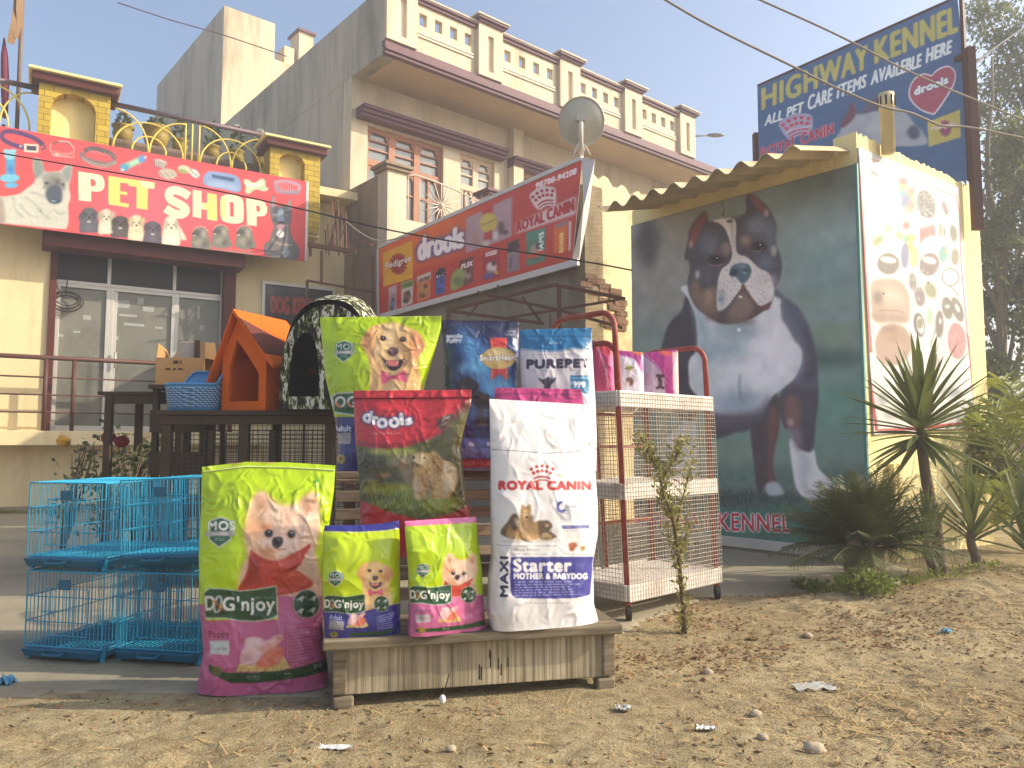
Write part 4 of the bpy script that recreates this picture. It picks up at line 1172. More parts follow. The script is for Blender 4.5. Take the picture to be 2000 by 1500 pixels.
# ---- big dog banner on the kiosk
def paint_bully(A):
 A.view(1220, 360, 4)
 A.poly([(-100, -300), (700, -300), (600, 1700), (-100, 1700)], (120, 118, 112), 1, 120)
 A.poly([(1150, -300), (2100, -300), (2100, 900), (1250, 900)], (112, 128, 130), 1, 140)
 A.poly([(1200, -200), (2100, -300), (2100, 150), (1250, 150)], (84, 90, 84), 0.8, 90)
 A.ell(180, 470, 90, 190, (78, 74, 74), 0.9, 45)
 A.ell(1560, 560, 320, 130, (96, 122, 120), 0.7, 80)
 A.ell(1600, 820, 300, 70, (86, 112, 112), 0.8, 50)
 A.ell(1550, 930, 240, 60, (110, 128, 112), 0.7, 50)
 A.ell(1620, 1030, 260, 60, (104, 122, 128), 0.8, 40)
 A.ell(1640, 1170, 240, 90, (96, 118, 100), 0.8, 60)
 A.ell(1650, 1370, 260, 70, (56, 84, 78), 0.95, 40)
 A.poly([(-100, 1050), (500, 1050), (500, 1900), (-100, 1900)], (104, 118, 112), 0.8, 90)
 A.view(1220, 715, 4)
 A.poly([(-200, 150), (2100, 60), (2100, 760), (-200, 760)], (88, 116, 106), 0.9, 80)
 A.ell(1650, 300, 300, 200, (82, 120, 108), 0.8, 70); A.ell(850, 700, 300, 130, (104, 122, 106), 0.8, 50)
 A.poly([(-200, 800), (2100, 760), (2100, 960), (-200, 960)], (74, 98, 92), 0.9, 50)
 A.poly([(-200, 980), (2100, 960), (2100, 1110), (-200, 1110)], (62, 72, 70), 0.95, 26)
 A.poly([(-200, 1110), (2100, 1060), (2100, 1420), (-200, 1420)], (60, 96, 84), 0.95, 24)
 A.hair([(-200, 860), (2000, 830), (2000, 1090), (-200, 1090)], 700, 50, 5, [(96, 116, 104), (52, 74, 72), (80, 112, 98)], -90, 30, 0.5, 4)
 A.hair([(-200, 1080), (2000, 1060), (2000, 1330), (-200, 1330)], 500, 50, 6, [(80, 110, 98), (40, 74, 66), (70, 104, 96)], -90, 40, 0.5, 5)
 # legs
 A.blob([(990, 470), (1080, 330), (1150, 240), (1205, 260), (1205, 480), (1170, 640), (1155, 800), (1180, 920), (1100, 930), (1060, 1000), (1030, 930), (995, 640)], (72, 62, 68), 1, 6)
 A.blob([(1130, 330), (1200, 330), (1195, 500), (1165, 640), (1160, 820), (1180, 920), (1120, 900), (1120, 650)], (108, 68, 68), 0.75, 16)
 A.blob([(1105, 920), (1190, 905), (1245, 985), (1230, 1005), (1120, 1005)], (140, 148, 152), 1, 8)
 A.blob([(1290, 570), (1390, 640), (1475, 645), (1510, 790), (1600, 880), (1700, 975), (1730, 1010), (1560, 1040), (1420, 1030), (1345, 960), (1310, 800)], (172, 168, 170), 1, 7)
 A.line([(1530, 1000), (1540, 940)], 10, (120, 118, 126), 0.8, 3); A.line([(1600, 1010), (1640, 950)], 9, (120, 118, 126), 0.8, 3)
 A.blob([(1350, 700), (1440, 700), (1430, 1000), (1370, 950)], (134, 134, 140), 0.6, 25)
 A.blob([(1205, 240), (1280, 110), (1355, 10), (1480, -90), (1505, 120), (1512, 260), (1490, 450), (1468, 655), (1385, 655), (1345, 610), (1300, 490), (1245, 480), (1205, 340)], (70, 66, 78), 1, 7)
 A.blob([(1245, 260), (1350, 240), (1370, 420), (1330, 520), (1260, 460)], (112, 78, 76), 0.85, 18)
 A.ell(1295, 440, 26, 30, (146, 128, 124), 0.8, 12)
 A.blob([(1290, 500), (1370, 500), (1390, 640), (1330, 640)], (110, 96, 104), 0.8, 20)
 # flank and belly
 A.blob([(400, -250), (560, -330), (600, -100), (620, 160), (660, 380), (690, 560), (850, 525), (1000, 485), (1120, 330), (1180, 210), (900, 300), (700, 300)], (72, 66, 76), 1, 10)
 A.poly([(330, 560), (480, 420), (560, 440), (575, 800), (600, 1000), (420, 1050), (400, 800)], (150, 150, 154), 1, 12)
 A.view(1220, 360, 4)
 A.blob([(480, 870), (445, 990), (345, 1095), (285, 1290), (250, 1500), (420, 1800), (560, 1800), (620, 1400), (600, 1100), (540, 960)], (66, 60, 70), 1, 8)
 A.blob([(1170, 815), (1245, 880), (1350, 955), (1425, 1090), (1475, 1270), (1490, 1480), (1480, 1600), (1340, 1560), (1300, 1300), (1200, 1000)], (78, 80, 96), 1, 8)
 A.blob([(1390, 1060), (1440, 1150), (1480, 1290), (1490, 1500), (1400, 1500), (1400, 1250)], (68, 64, 78), 0.9, 16)
 # chest
 A.blob([(480, 790), (500, 900), (555, 1050), (565, 1280), (505, 1370), (500, 1500), (520, 1600), (640, 1720), (690, 1800), (900, 1810), (1060, 1790), (1150, 1660), (1310, 1530), (1370, 1420), (1385, 1350), (1380, 1300), (1355, 1250), (1330, 1230), (1262, 1110), (1222, 1050), (1215, 960), (1150, 870)], (164, 164, 166), 1, 7)
 A.blob([(990, 1100), (1180, 960), (1240, 1120), (1320, 1260), (1380, 1330), (1300, 1500), (1100, 1580), (900, 1500), (950, 1300)], (176, 170, 174), 0.85, 50)
 A.blob([(520, 940), (640, 1060), (660, 1200), (720, 1330), (640, 1420), (580, 1300), (560, 1100)], (120, 138, 148), 0.8, 30)
 A.ell(860, 1140, 190, 80, (104, 122, 130), 0.7, 45)
 A.ell(800, 1290, 150, 70, (118, 138, 148), 0.8, 40)
 A.ell(880, 1700, 210, 80, (106, 120, 136), 0.8, 50)
 A.line([(905, 1480), (895, 1560), (905, 1680)], 16, (92, 106, 120), 0.7, 8)
 A.blob([(660, 1760), (760, 1790), (900, 1780), (1050, 1750), (1130, 1640), (1090, 1800), (980, 1850), (700, 1880)], (84, 78, 92), 0.85, 20)
 A.hair([(560, 1050), (1250, 1050), (1380, 1300), (1300, 1560), (700, 1760)], 800, 40, 3, [(160, 162, 166), (136, 142, 148), (172, 168, 170)], 85, 30, 0.25, 9)
 A.hair([(1170, 830), (1350, 960), (1480, 1280), (1480, 1560), (1360, 1500), (1420, 1250), (1250, 1060)], 420, 34, 3, [(92, 94, 110), (54, 50, 62), (84, 80, 92)], 80, 30, .5, 14)
 # head
 A.blob([(640, 222), (600, 230), (520, 330), (488, 470), (470, 580), (500, 600), (512, 660), (492, 760), (508, 860), (560, 960), (640, 1025), (740, 1085), (830, 1090), (960, 1065), (1080, 990), (1145, 930), (1165, 830), (1212, 740), (1227, 600), (1178, 450), (1184, 320), (1142, 220), (1080, 140), (975, 78), (948, 120), (945, 225), (885, 250), (820, 268), (720, 290), (655, 290)], (74, 68, 78), 1, 6)
 A.ell(650, 460, 80, 90, (92, 96, 112), 0.9, 30); A.ell(1040, 320, 90, 80, (104, 108, 124), 0.9, 28); A.ell(1140, 400, 40, 120, (96, 104, 122), 0.7, 25)
 A.ell(1100, 620, 80, 60, (84, 92, 110), 0.9, 30); A.ell(610, 700, 60, 70, (84, 78, 86), 0.9, 30)
 A.blob([(636, 226), (600, 240), (535, 330), (505, 440), (520, 500), (560, 460), (605, 330), (640, 280)], (122, 70, 70), 0.9, 8)
 A.ell(520, 470, 16, 30, (160, 120, 126), 0.8, 8)
 A.blob([(965, 84), (1030, 110), (1085, 170), (1110, 240), (1085, 240), (1020, 170)], (122, 70, 74), 0.95, 7)
 A.ell(1108, 228, 18, 30, (158, 132, 140), 0.9, 7)
 A.ell(790, 505, 42, 50, (132, 108, 100), 0.9, 16); A.ell(745, 540, 34, 24, (104, 72, 72), 0.9, 12)
 A.ell(945, 440, 46, 40, (134, 108, 92), 0.9, 16); A.ell(960, 492, 30, 16, (108, 70, 70), 0.9, 8)
 A.blob([(515, 810), (560, 740), (620, 830), (730, 800), (745, 980), (690, 1035), (600, 985), (535, 900)], (118, 92, 76), 0.95, 20)
 A.ell(660, 880, 44, 54, (146, 116, 96), 0.85, 20); A.ell(700, 1030, 70, 34, (100, 66, 62), 0.7, 20)
 A.ell(570, 705, 18, 36, (150, 140, 142), 0.9, 10); A.ell(1165, 520, 24, 44, (146, 148, 140), 0.8, 10); A.ell(1150, 760, 40, 60, (142, 130, 140), 0.8, 20)
 A.blob([(690, 288), (760, 270), (850, 268), (872, 330), (868, 450), (885, 540), (960, 572), (1050, 655), (1130, 700), (1168, 830), (1130, 935), (1060, 958), (1000, 900), (925, 815), (880, 855), (820, 935), (765, 985), (722, 965), (728, 760), (760, 665), (812, 620), (838, 560), (830, 480), (790, 360), (742, 310)], (172, 162, 160), 1, 5)
 A.blob([(820, 290), (852, 300), (856, 470), (846, 520)], (140, 130, 124), 0.7, 10)
 A.ell(820, 290, 24, 12, (66, 66, 74), 0.9, 5); A.ell(870, 262, 40, 12, (92, 94, 120), 0.8, 6)
 A.ell(760, 880, 30, 60, (130, 136, 142), 0.8, 16); A.ell(750, 900, 22, 12, (96, 118, 134), 0.9, 6)
 for (x, y) in ((800, 800), (830, 830), (770, 830), (1010, 790), (1050, 820), (1030, 850)): A.ell(x, y, 5, 4, (110, 100, 104), 0.6, 2)
 A.hair([(640, 240), (500, 480), (510, 860), (740, 1080), (960, 1060), (1160, 830), (1220, 600), (1100, 160), (960, 100), (880, 260)], 900, 26, 2.5, [(96, 96, 108), (52, 48, 56), (110, 104, 112), (84, 74, 78)], 80, 50, .45, 12)
 A.hair([(700, 300), (860, 280), (880, 560), (1100, 700), (1150, 900), (1000, 890), (920, 800), (800, 930), (730, 940), (760, 660), (830, 560)], 420, 22, 2, [(170, 160, 158), (146, 136, 138), (178, 168, 166)], 80, 50, .25, 13)
 # eyes
 A.ell(715, 592, 66, 40, (62, 46, 52), 1, 7); A.ell(712, 588, 26, 24, (40, 30, 36), 1, 4); A.line([(655, 622), (700, 640), (765, 624)], 7, (128, 108, 112), 0.8, 3, True); A.ell(722, 578, 6, 5, (170, 170, 176), 1, 1)
 A.ell(1050, 488, 62, 40, (60, 44, 50), 1, 7); A.ell(1050, 484, 26, 24, (40, 30, 36), 1, 4); A.line([(1005, 520), (1040, 528), (1085, 505)], 7, (130, 112, 118), 0.8, 3, True); A.ell(1060, 474, 6, 5, (170, 170, 176), 1, 1)
 # nose and mouth
 A.blob([(820, 690), (840, 640), (900, 618), (965, 625), (990, 670), (980, 720), (940, 770), (905, 768), (870, 725), (825, 715)], (72, 90, 102), 1, 5)
 A.blob([(825, 690), (850, 660), (885, 670), (880, 710), (835, 715)], (50, 58, 74), 1, 6); A.ell(955, 672, 22, 30, (56, 74, 92), 0.95, 6)
 A.ell(915, 640, 40, 14, (112, 126, 136), 0.7, 8); A.line([(910, 700), (912, 760)], 10, (60, 80, 98), 0.9, 3)
 A.line([(925, 690), (935, 700), (955, 690)], 6, (176, 190, 200), 0.8, 1.5)
 A.blob([(918, 775), (940, 800), (1000, 895), (1060, 955), (1145, 918), (1120, 975), (1080, 992), (960, 1062), (830, 1088), (735, 1065), (800, 995), (870, 890), (905, 830)], (88, 66, 66), 1, 5)
 A.blob([(905, 850), (960, 870), (1010, 960), (950, 1040), (850, 1060), (800, 1010), (850, 930)], (114, 92, 82), 0.95, 16)
 A.ell(905, 880, 16, 9, (180, 176, 172), 0.9, 3); A.ell(1100, 962, 40, 14, (110, 62, 66), 0.9, 6)
 A.ell(900, 1075, 120, 24, (104, 92, 84), 0.7, 14)
 A.ell(893, 1136, 14, 14, (190, 188, 184), 0.95, 3)
 A.line([(735, 130), (760, 150), (775, 185), (770, 215), (765, 240), (780, 250)], 9, (52, 54, 56), 0.85, 2)
 A.line([(745, 135), (775, 175), (762, 230)], 5, (150, 152, 146), 0.7, 2)
 # lettering
 A.view(1220, 715, 4)
 A.text("KENNEL", [(735, 1280), (1296, 1292), (1290, 1162), (735, 1146)], (166, 40, 56), bold=7, edge=(196, 196, 196), ew=7)
 A.text("HIGHWAY", [(40, 1262), (672, 1278), (672, 1144), (40, 1128)], (166, 40, 56), bold=7, edge=(196, 196, 196), ew=7)
 A.view(0, 0, 1); A.mottle(0.09, 22, 12); A.a = np.clip((A.a - .46) * 1.3 + .48, .03, 1); g_ = A.a.mean(2, keepdims=True); A.a = g_ + (A.a - g_) * .74
pzr = KDOG.hit(1445, 384)[1]
kz0 = KDOG.hit(1500, 1057, 0.02)[1] + 0.005
dogb = thing("dog_banner", "huge teal banner of a black, white and tan dog covering the shaded kiosk wall", "banner", KDOG.pt(1.1, kz0, 0.02))
flat_print("printed_sheet", KDOG, [(0.0, pzr), (2.285, pzr), (2.285, kz0), (0.0, kz0)], 0.02, 400, 520, (108, 116, 112), paint_bully, PR_flex, dogb, 2.0, 0.006, 3)
M_teal = mat("teal banner hem", (96, 150, 146), 0.5, 0.08, 8)
MB().pbox(KDOG, 2.287, 2.31, kz0, pzr, 0.004, 0.03).build("hem", M_teal, dogb)
# ---- PET SHOP sign
def paint_pet(A):
 A.view(0, 0, 1)
 A.poly([(-70, 300), (300, 300), (300, 520), (-70, 520)], (226, 96, 100), 0.6, 60)
 A.ell(320, 400, 140, 60, (236, 120, 140), 0.6, 40)
 A.view(0, 230, 6.048)
 A.ell(30, 700, 240, 200, (226, 92, 86), 0.5, 60)
 # collar
 A.line([(300, 360), (130, 310), (30, 240), (60, 170), (200, 175), (400, 240), (520, 320)], 52, (82, 64, 112), 1, 3, True)
 A.poly([(290, 310), (465, 320), (460, 420), (290, 405)], (232, 220, 196), 1, 4); A.poly([(320, 335), (440, 340), (438, 395), (320, 385)], (72, 74, 96), 1, 4)
 A.line([(470, 330), (520, 320), (545, 360), (500, 385)], 26, (90, 84, 104), 1, 4); A.ell(250, 340, 18, 12, (210, 210, 220), 1, 3)
 A.line([(620, 320), (700, 290), (800, 300), (870, 350)], 26, (140, 96, 90), 1, 4, True)
 A.line([(610, 310), (600, 370), (640, 450), (740, 460), (880, 475), (885, 360), (820, 290), (700, 280)], 12, (238, 196, 182), 1, 3)
 A.line([(640, 400), (720, 430), (800, 440), (860, 420)], 30, (214, 140, 134), 1, 5); A.ell(680, 440, 30, 14, (236, 200, 186), 0.9, 4)
 # spiked collar
 A.line([(1000, 400), (1100, 365), (1220, 390), (1330, 440), (1370, 490)], 54, (92, 92, 92), 1, 4, True)
 A.line([(985, 410), (980, 460), (1060, 510), (1180, 545), (1300, 555), (1375, 500)], 62, (116, 118, 114), 1, 5, True)
 for k in range(26):
  t = k / 25; A.ell(980 + 400 * t, 470 + 90 * math.sin(t * 2.6) + (k % 2) * 24, 9, 9, (206, 206, 198), 0.9, 2)
 for k in range(14):
  t = k / 13; A.ell(1060 + 300 * t, 385 + 60 * t + (k % 2) * 16, 7, 7, (190, 190, 184), 0.9, 2)
 # bone chew, rolls, pads
 A.line([(1470, 590), (1690, 490)], 76, (150, 196, 170), 1, 6); A.ell(1480, 590, 54, 46, (92, 160, 190), 1, 8); A.ell(1690, 490, 44, 46, (108, 152, 208), 1, 8)
 A.ell(1455, 620, 20, 16, (226, 230, 226), 0.9, 5); A.ell(1725, 470, 16, 16, (230, 214, 210), 0.9, 5); A.line([(1560, 550), (1640, 510)], 30, (196, 226, 190), 0.9, 6)
 for x in (1530, 1600, 1660): A.line([(x - 10, 520), (x + 20, 590)], 5, (112, 168, 150), 0.7, 3)
 # blue rubber toy
 A.line([(130, 470), (130, 600), (130, 760)], 110, (86, 166, 210), 1, 6); A.ell(125, 440, 70, 60, (142, 206, 224), 1, 6)
 A.ell(75, 395, 30, 22, (150, 210, 226), 1, 6); A.ell(170, 395, 30, 22, (150, 210, 226), 1, 6)
 A.ell(120, 715, 120, 50, (118, 196, 220), 1, 8); A.ell(140, 800, 80, 34, (104, 180, 220), 1, 6); A.line([(120, 640), (126, 700)], 18, (200, 226, 226), 0.9, 6); A.ell(130, 620, 34, 60, (70, 128, 200), 0.8, 14)
 # shepherd dog
 A.blob([(-40, 950), (60, 930), (230, 900), (330, 830), (400, 780), (430, 700), (400, 620), (402, 520), (435, 475), (500, 520), (540, 640), (640, 640), (720, 630), (770, 580), (830, 560), (860, 570), (845, 720), (825, 800), (840, 940), (815, 1040), (820, 1180), (800, 1290), (700, 1310), (0, 1240), (-40, 1240)], (206, 204, 188), 1, 5)
 A.blob([(402, 530), (440, 480), (500, 530), (530, 640), (470, 700), (420, 720)], (126, 138, 130), 0.85, 12); A.blob([(740, 640), (800, 580), (855, 575), (840, 720), (800, 760)], (132, 142, 140), 0.85, 12)
 A.blob([(500, 680), (620, 640), (740, 660), (790, 760), (760, 860), (660, 840), (560, 850), (520, 760)], (150, 148, 140), 0.9, 18)
 A.blob([(590, 740), (640, 690), (690, 740), (720, 850), (570, 850)], (128, 128, 124), .8, 20); A.blob([(556, 860), (600, 815), (660, 800), (725, 830), (745, 900), (735, 980), (660, 1020), (580, 990), (545, 920)], (84, 92, 104), 1, 14); A.line([(520, 840), (560, 780)], 18, (110, 112, 112), .7, 8); A.line([(770, 850), (750, 790)], 18, (110, 112, 112), .7, 8)
 A.ell(660, 985, 70, 28, (66, 78, 98), 1, 8); A.ell(640, 985, 34, 9, (176, 196, 214), 0.9, 5); A.ell(560, 775, 26, 14, (60, 70, 80), 1, 6); A.ell(750, 790, 24, 14, (66, 72, 80), 1, 6); A.ell(690, 760, 30, 40, (96, 90, 90), 0.8, 12)
 for p in ([(160, 930), (190, 1080), (280, 1180)], [(300, 940), (420, 1020), (500, 1120), (600, 1200)], [(360, 880), (460, 900), (540, 950)], [(640, 1080), (700, 1130), (780, 1120)], [(240, 1020), (330, 1130), (460, 1180)]):
  A.line(p, 20, (150, 156, 148), 0.7, 10, True)
 A.ell(490, 1100, 16, 22, (140, 150, 156), 0.8, 7); A.hair([(60, 950), (400, 900), (780, 1050), (760, 1260), (100, 1220)], 240, 60, 4, [(226, 222, 206), (168, 168, 156), (236, 232, 220)], 60, 30, 0.5, 3)
 A.blob([(-40, 950), (30, 960), (60, 1080), (60, 1230), (-40, 1230)], (168, 152, 140), 0.9, 14)
 # lettering, one letter at a time
 cr, ye = (250, 232, 192), (250, 222, 122)
 rd_ = (230, 88, 92)
 A.poly([(934, 638), (1160, 670), (1215, 690), (1242, 740), (1246, 800), (1232, 848), (1196, 872), (1140, 878), (1085, 870), (1086, 992), (938, 978)], cr); A.poly([(1080, 728), (1118, 734), (1138, 760), (1136, 800), (1112, 816), (1082, 812)], rd_)
 A.poly([(1288, 690), (1520, 724), (1520, 780), (1430, 768), (1430, 870), (1512, 882), (1512, 918), (1430, 905), (1430, 1002), (1532, 1018), (1528, 1062), (1292, 1026)], ye)
 A.poly([(1500, 722), (1835, 770), (1830, 842), (1755, 834), (1752, 1088), (1622, 1072), (1622, 820), (1530, 808)], ye)
 A.poly([(1640, 745), (1835, 770), (1830, 842), (1700, 830)], cr, 0.8, 10)
 # puppies along the bottom
 def pup(x, y, w, h, c, dark):
  A.blob([(x - w * .5, y + h * .5), (x - w * .42, y - h * .1), (x - w * .3, y - h * .42), (x, y - h * .5), (x + w * .3, y - h * .42), (x + w * .42, y - h * .1), (x + w * .5, y + h * .5), (x, y + h * .54)], c, 1, 5)
  lo = tuple(int(v * 0.72) for v in c)
  A.hair([(x - w * .56, y + h * .54), (x - w * .5, y - h * .2), (x, y - h * .58), (x + w * .5, y - h * .2), (x + w * .56, y + h * .54)], 130, 34, 4, [c, tuple(int(v * .8) for v in c), tuple(min(255, int(v * 1.18)) for v in c)], 75 + x % 40, 70, .6, int(x))
  A.ell(x - w * .3, y - h * .2, w * .12, h * .18, lo, 0.6, 8); A.ell(x + w * .3, y - h * .2, w * .12, h * .18, lo, 0.6, 8)
  A.ell(x, y + h * .34, w * .26, h * .14, tuple(min(255, int(v * 1.15)) for v in c), 0.7, 10)
  e = (58, 56, 58) if not dark else (28, 28, 32)
  A.ell(x - w * .14, y - h * .2, 9, 8, e, 1, 2); A.ell(x + w * .16, y - h * .18, 9, 8, e, 1, 2); A.ell(x + w * .02, y - h * .08, 13, 10, e, 1, 3)
  if dark: A.ell(x, y + h * .1, 26, 12, (206, 196, 192), 0.9, 4)
 pup(1060, 1200, 225, 280, (98, 98, 104), 1); pup(1265, 1220, 180, 280, (216, 210, 186), 0); pup(1430, 1280, 220, 240, (92, 84, 82), 1); pup(1618, 1295, 190, 290, (220, 206, 170), 0); pup(1812, 1350, 215, 255, (100, 92, 102), 1)
 for (x, y, c) in ((960, 1170, (84, 84, 92)), (1150, 1150, (84, 84, 92)), (1185, 1150, (190, 176, 146)), (1345, 1150, (196, 182, 150)), (1350, 1230, (76, 68, 66)), (1515, 1240, (76, 68, 66)), (1545, 1220, (206, 184, 140)), (1700, 1225, (206, 184, 140)), (1730, 1290, (82, 74, 84)), (1890, 1310, (82, 74, 84))): A.ell(x, y, 24, 46, c, .9, 9, 12)
 for x in (1200, 1320, 1570, 1670): A.ell(x, 1400 if x > 1400 else 1345, 24, 20, (226, 214, 190), .8, 7)
 A.view(300, 270, 6.048)
 pup(215, 1085, 210, 330, (232, 222, 196), 0)
 A.poly([(300, 1010), (380, 1150), (400, 1200), (330, 1200)], (232, 222, 196), 1, 10)
 for (x, y) in ((560, 1170), (800, 1150), (1080, 1160)):
  A.blob([(x - 110, y + 110), (x - 90, y - 40), (x - 50, y - 110), (x + 20, y - 120), (x + 80, y - 80), (x + 100, y + 20), (x + 130, y + 120), (x, y + 150)], (128, 126, 116), 1, 7)
  A.hair([(x - 110, y + 110), (x - 60, y - 120), (x + 80, y - 100), (x + 130, y + 130)], 130, 36, 4, [(176, 166, 148), (90, 88, 86), (128, 122, 112)], 60 + x % 50, 60, .6, x)
  A.ell(x - 50, y - 50, 46, 36, (84, 84, 84), 0.9, 14); A.ell(x + 40, y - 40, 30, 50, (176, 166, 148), 0.8, 12); A.ell(x - 70, y - 20, 16, 10, (226, 214, 196), 0.9, 5)
  A.ell(x - 10, y + 60, 70, 40, (170, 160, 142), 0.7, 16); A.ell(x + 50, y + 80, 40, 40, (100, 96, 90), 0.8, 16); A.ell(x - 80, y - 40, 9, 8, (40, 40, 44), 1, 2)
  A.line([(x - 96, y - 60), (x - 50, y - 116), (x + 30, y - 124), (x + 90, y - 70)], 7, (240, 226, 204), 0.8, 3, True)
 A.poly([(620, 1290), (1190, 1330), (1190, 1380), (620, 1330)], (160, 140, 126), 0.6, 12)
 # accessories along the top
 A.line([(20, 300), (70, 290), (150, 330)], 90, (206, 196, 186), 1, 8)
 for k in range(7): A.line([(20 + k * 22, 260 + k * 6), (20 + k * 20, 350 + k * 4)], 7, (78, 74, 84), 0.8, 2)
 A.ell(175, 425, 110, 62, (196, 184, 166), 1, 8, 10)
 for k in range(9): A.ell(90 + k * 22, 420 + (k % 3) * 22, 9, 9, (120, 112, 104), 0.8, 3)
 A.ell(370, 370, 78, 46, (214, 206, 176), 1, 6, 14); A.ell(350, 395, 60, 24, (150, 170, 96), 0.9, 8, 14); A.ell(490, 420, 70, 42, (226, 220, 208), 1, 6, 38)
 for k in range(8): A.ell(440 + k * 14, 380 + k * 12, 7, 7, (88, 86, 92), 0.9, 2)
 A.blob([(590, 480), (640, 405), (700, 395), (960, 440), (1030, 520), (1010, 640), (800, 600), (620, 560)], (138, 164, 204), 1, 7)
 A.poly([(690, 430), (960, 475), (950, 520), (700, 470)], (74, 92, 132), 0.95, 8); A.poly([(640, 500), (980, 560), (990, 620), (640, 560)], (168, 188, 216), 0.8, 14)
 A.blob([(1060, 500), (1120, 490), (1190, 530), (1270, 480), (1320, 500), (1325, 570), (1360, 600), (1310, 632), (1210, 610), (1130, 660), (1085, 640), (1090, 570)], (190, 210, 170), 1, 6)
 A.blob([(1090, 520), (1180, 545), (1290, 510), (1290, 560), (1190, 580), (1110, 580)], (226, 232, 210), 0.9, 14)
 A.line([(1420, 530), (1500, 510), (1620, 520), (1720, 560), (1710, 630)], 34, (176, 160, 182), 1, 5, True); A.line([(1430, 550), (1480, 620), (1560, 640), (1720, 640)], 50, (136, 130, 146), 1, 6, True)
 for k in range(10): A.line([(1440 + k * 29, 520 + k * 3), (1450 + k * 28, 650)], 6, (226, 218, 226), 0.8, 2)
 # SHOP
 A.line([(425, 690), (370, 655), (290, 622), (215, 625), (188, 670), (215, 730), (300, 775), (372, 820), (384, 868), (330, 902), (240, 885), (150, 830)], 98, cr, 1, 1, True)
 A.poly([(470, 612), (575, 628), (572, 760), (640, 772), (640, 650), (750, 668), (755, 978), (640, 960), (640, 850), (570, 838), (570, 945), (470, 930)], cr)
 A.poly([(640, 650), (750, 668), (755, 978), (640, 960), (640, 850), (600, 840), (600, 766), (640, 772)], ye, 0.9, 8)
 A.blob([(795, 730), (830, 680), (925, 668), (1025, 700), (1062, 760), (1066, 940), (1040, 1000), (940, 1010), (840, 985), (800, 930)], cr, 1, 1); A.poly([(905, 758), (948, 764), (952, 930), (908, 924)], rd_, 1, 2); A.poly([(800, 720), (850, 690), (850, 960), (800, 920)], ye, 0.8, 16)
 A.poly([(1096, 712), (1262, 738), (1318, 765), (1342, 820), (1340, 880), (1310, 922), (1222, 926), (1222, 1042), (1106, 1026)], cr); A.poly([(1215, 798), (1248, 804), (1262, 838), (1248, 872), (1218, 868)], rd_)
 # dobermann
 A.blob([(1420, 660), (1385, 740), (1370, 850), (1390, 960), (1420, 1050), (1390, 1130), (1370, 1210), (1310, 1250), (1340, 1390), (1660, 1440), (1720, 1350), (1690, 1250), (1640, 1180), (1610, 1050), (1630, 930), (1625, 780), (1610, 700), (1575, 780), (1500, 820), (1440, 800)], (112, 108, 110), 1, 6)
 A.blob([(1420, 680), (1440, 790), (1400, 820), (1390, 760)], (176, 150, 156), 0.8, 6); A.blob([(1610, 720), (1620, 800), (1580, 800)], (176, 150, 150), 0.8, 6)
 A.ell(1500, 870, 90, 70, (70, 76, 86), 0.9, 20); A.ell(1435, 905, 30, 14, (150, 140, 130), 0.9, 7); A.ell(1570, 905, 30, 14, (150, 140, 130), 0.9, 7)
 A.blob([(1480, 850), (1530, 850), (1545, 980), (1500, 1010), (1455, 980)], (150, 168, 184), 0.9, 12); A.ell(1500, 1005, 46, 22, (60, 58, 64), 1, 6); A.ell(1505, 1050, 50, 40, (196, 150, 160), 0.9, 10); A.ell(1500, 1130, 46, 46, (240, 236, 226), 1, 8)
 A.ell(1500, 1250, 110, 24, (150, 130, 122), 0.8, 10, 10); A.ell(1560, 1350, 60, 40, (146, 166, 178), 0.7, 16); A.ell(1450, 1320, 70, 50, (128, 120, 116), 0.7, 16)
 A.line([(1395, 1180), (1480, 1245), (1640, 1260)], 10, (206, 196, 186), 0.7, 4, True)
 A.view(0, 0, 1); A.mottle(0.05, 26, 22)
SO = 0.62
pet = thing("shop_sign", "long red printed shop sign with dogs and cream capital letters above the glass door", "shop sign", SHOP.pt(0.5, 3.0, SO))
pc = [SHOP.hit(-70, 233, SO), SHOP.hit(598, 354, SO), SHOP.hit(598, 511, SO), SHOP.hit(-70, 429, SO)]
flat_print("printed_sheet", SHOP, pc, SO, 620, 190, (228, 84, 88), paint_pet, PR_flex, pet, 0.9, 0.006, 7)
m = MB(); z0, z1 = pc[3][1], pc[0][1]
for u in (pc[0][0] + 0.1, pc[0][0] + 1.7, pc[1][0] - 1.4, pc[1][0] - 0.03): m.pbox(SHOP, u - 0.02, u + 0.02, z0 + 0.03, min(z1, pc[1][1]) - 0.03, SO - 0.06, SO - 0.02)
m.pbox(SHOP, pc[0][0] + 0.1, pc[1][0], z0 + 0.05, z0 + 0.09, SO - 0.1, SO - 0.06); m.build("sign_frame", M_frame, pet)
MB().pbox(SHOP, pc[1][0] + 0.003, pc[1][0] + 0.045, pc[2][1] + 0.01, pc[1][1], SO - 0.05, SO + 0.004).build("sign_edge", M_flex_w, pet)
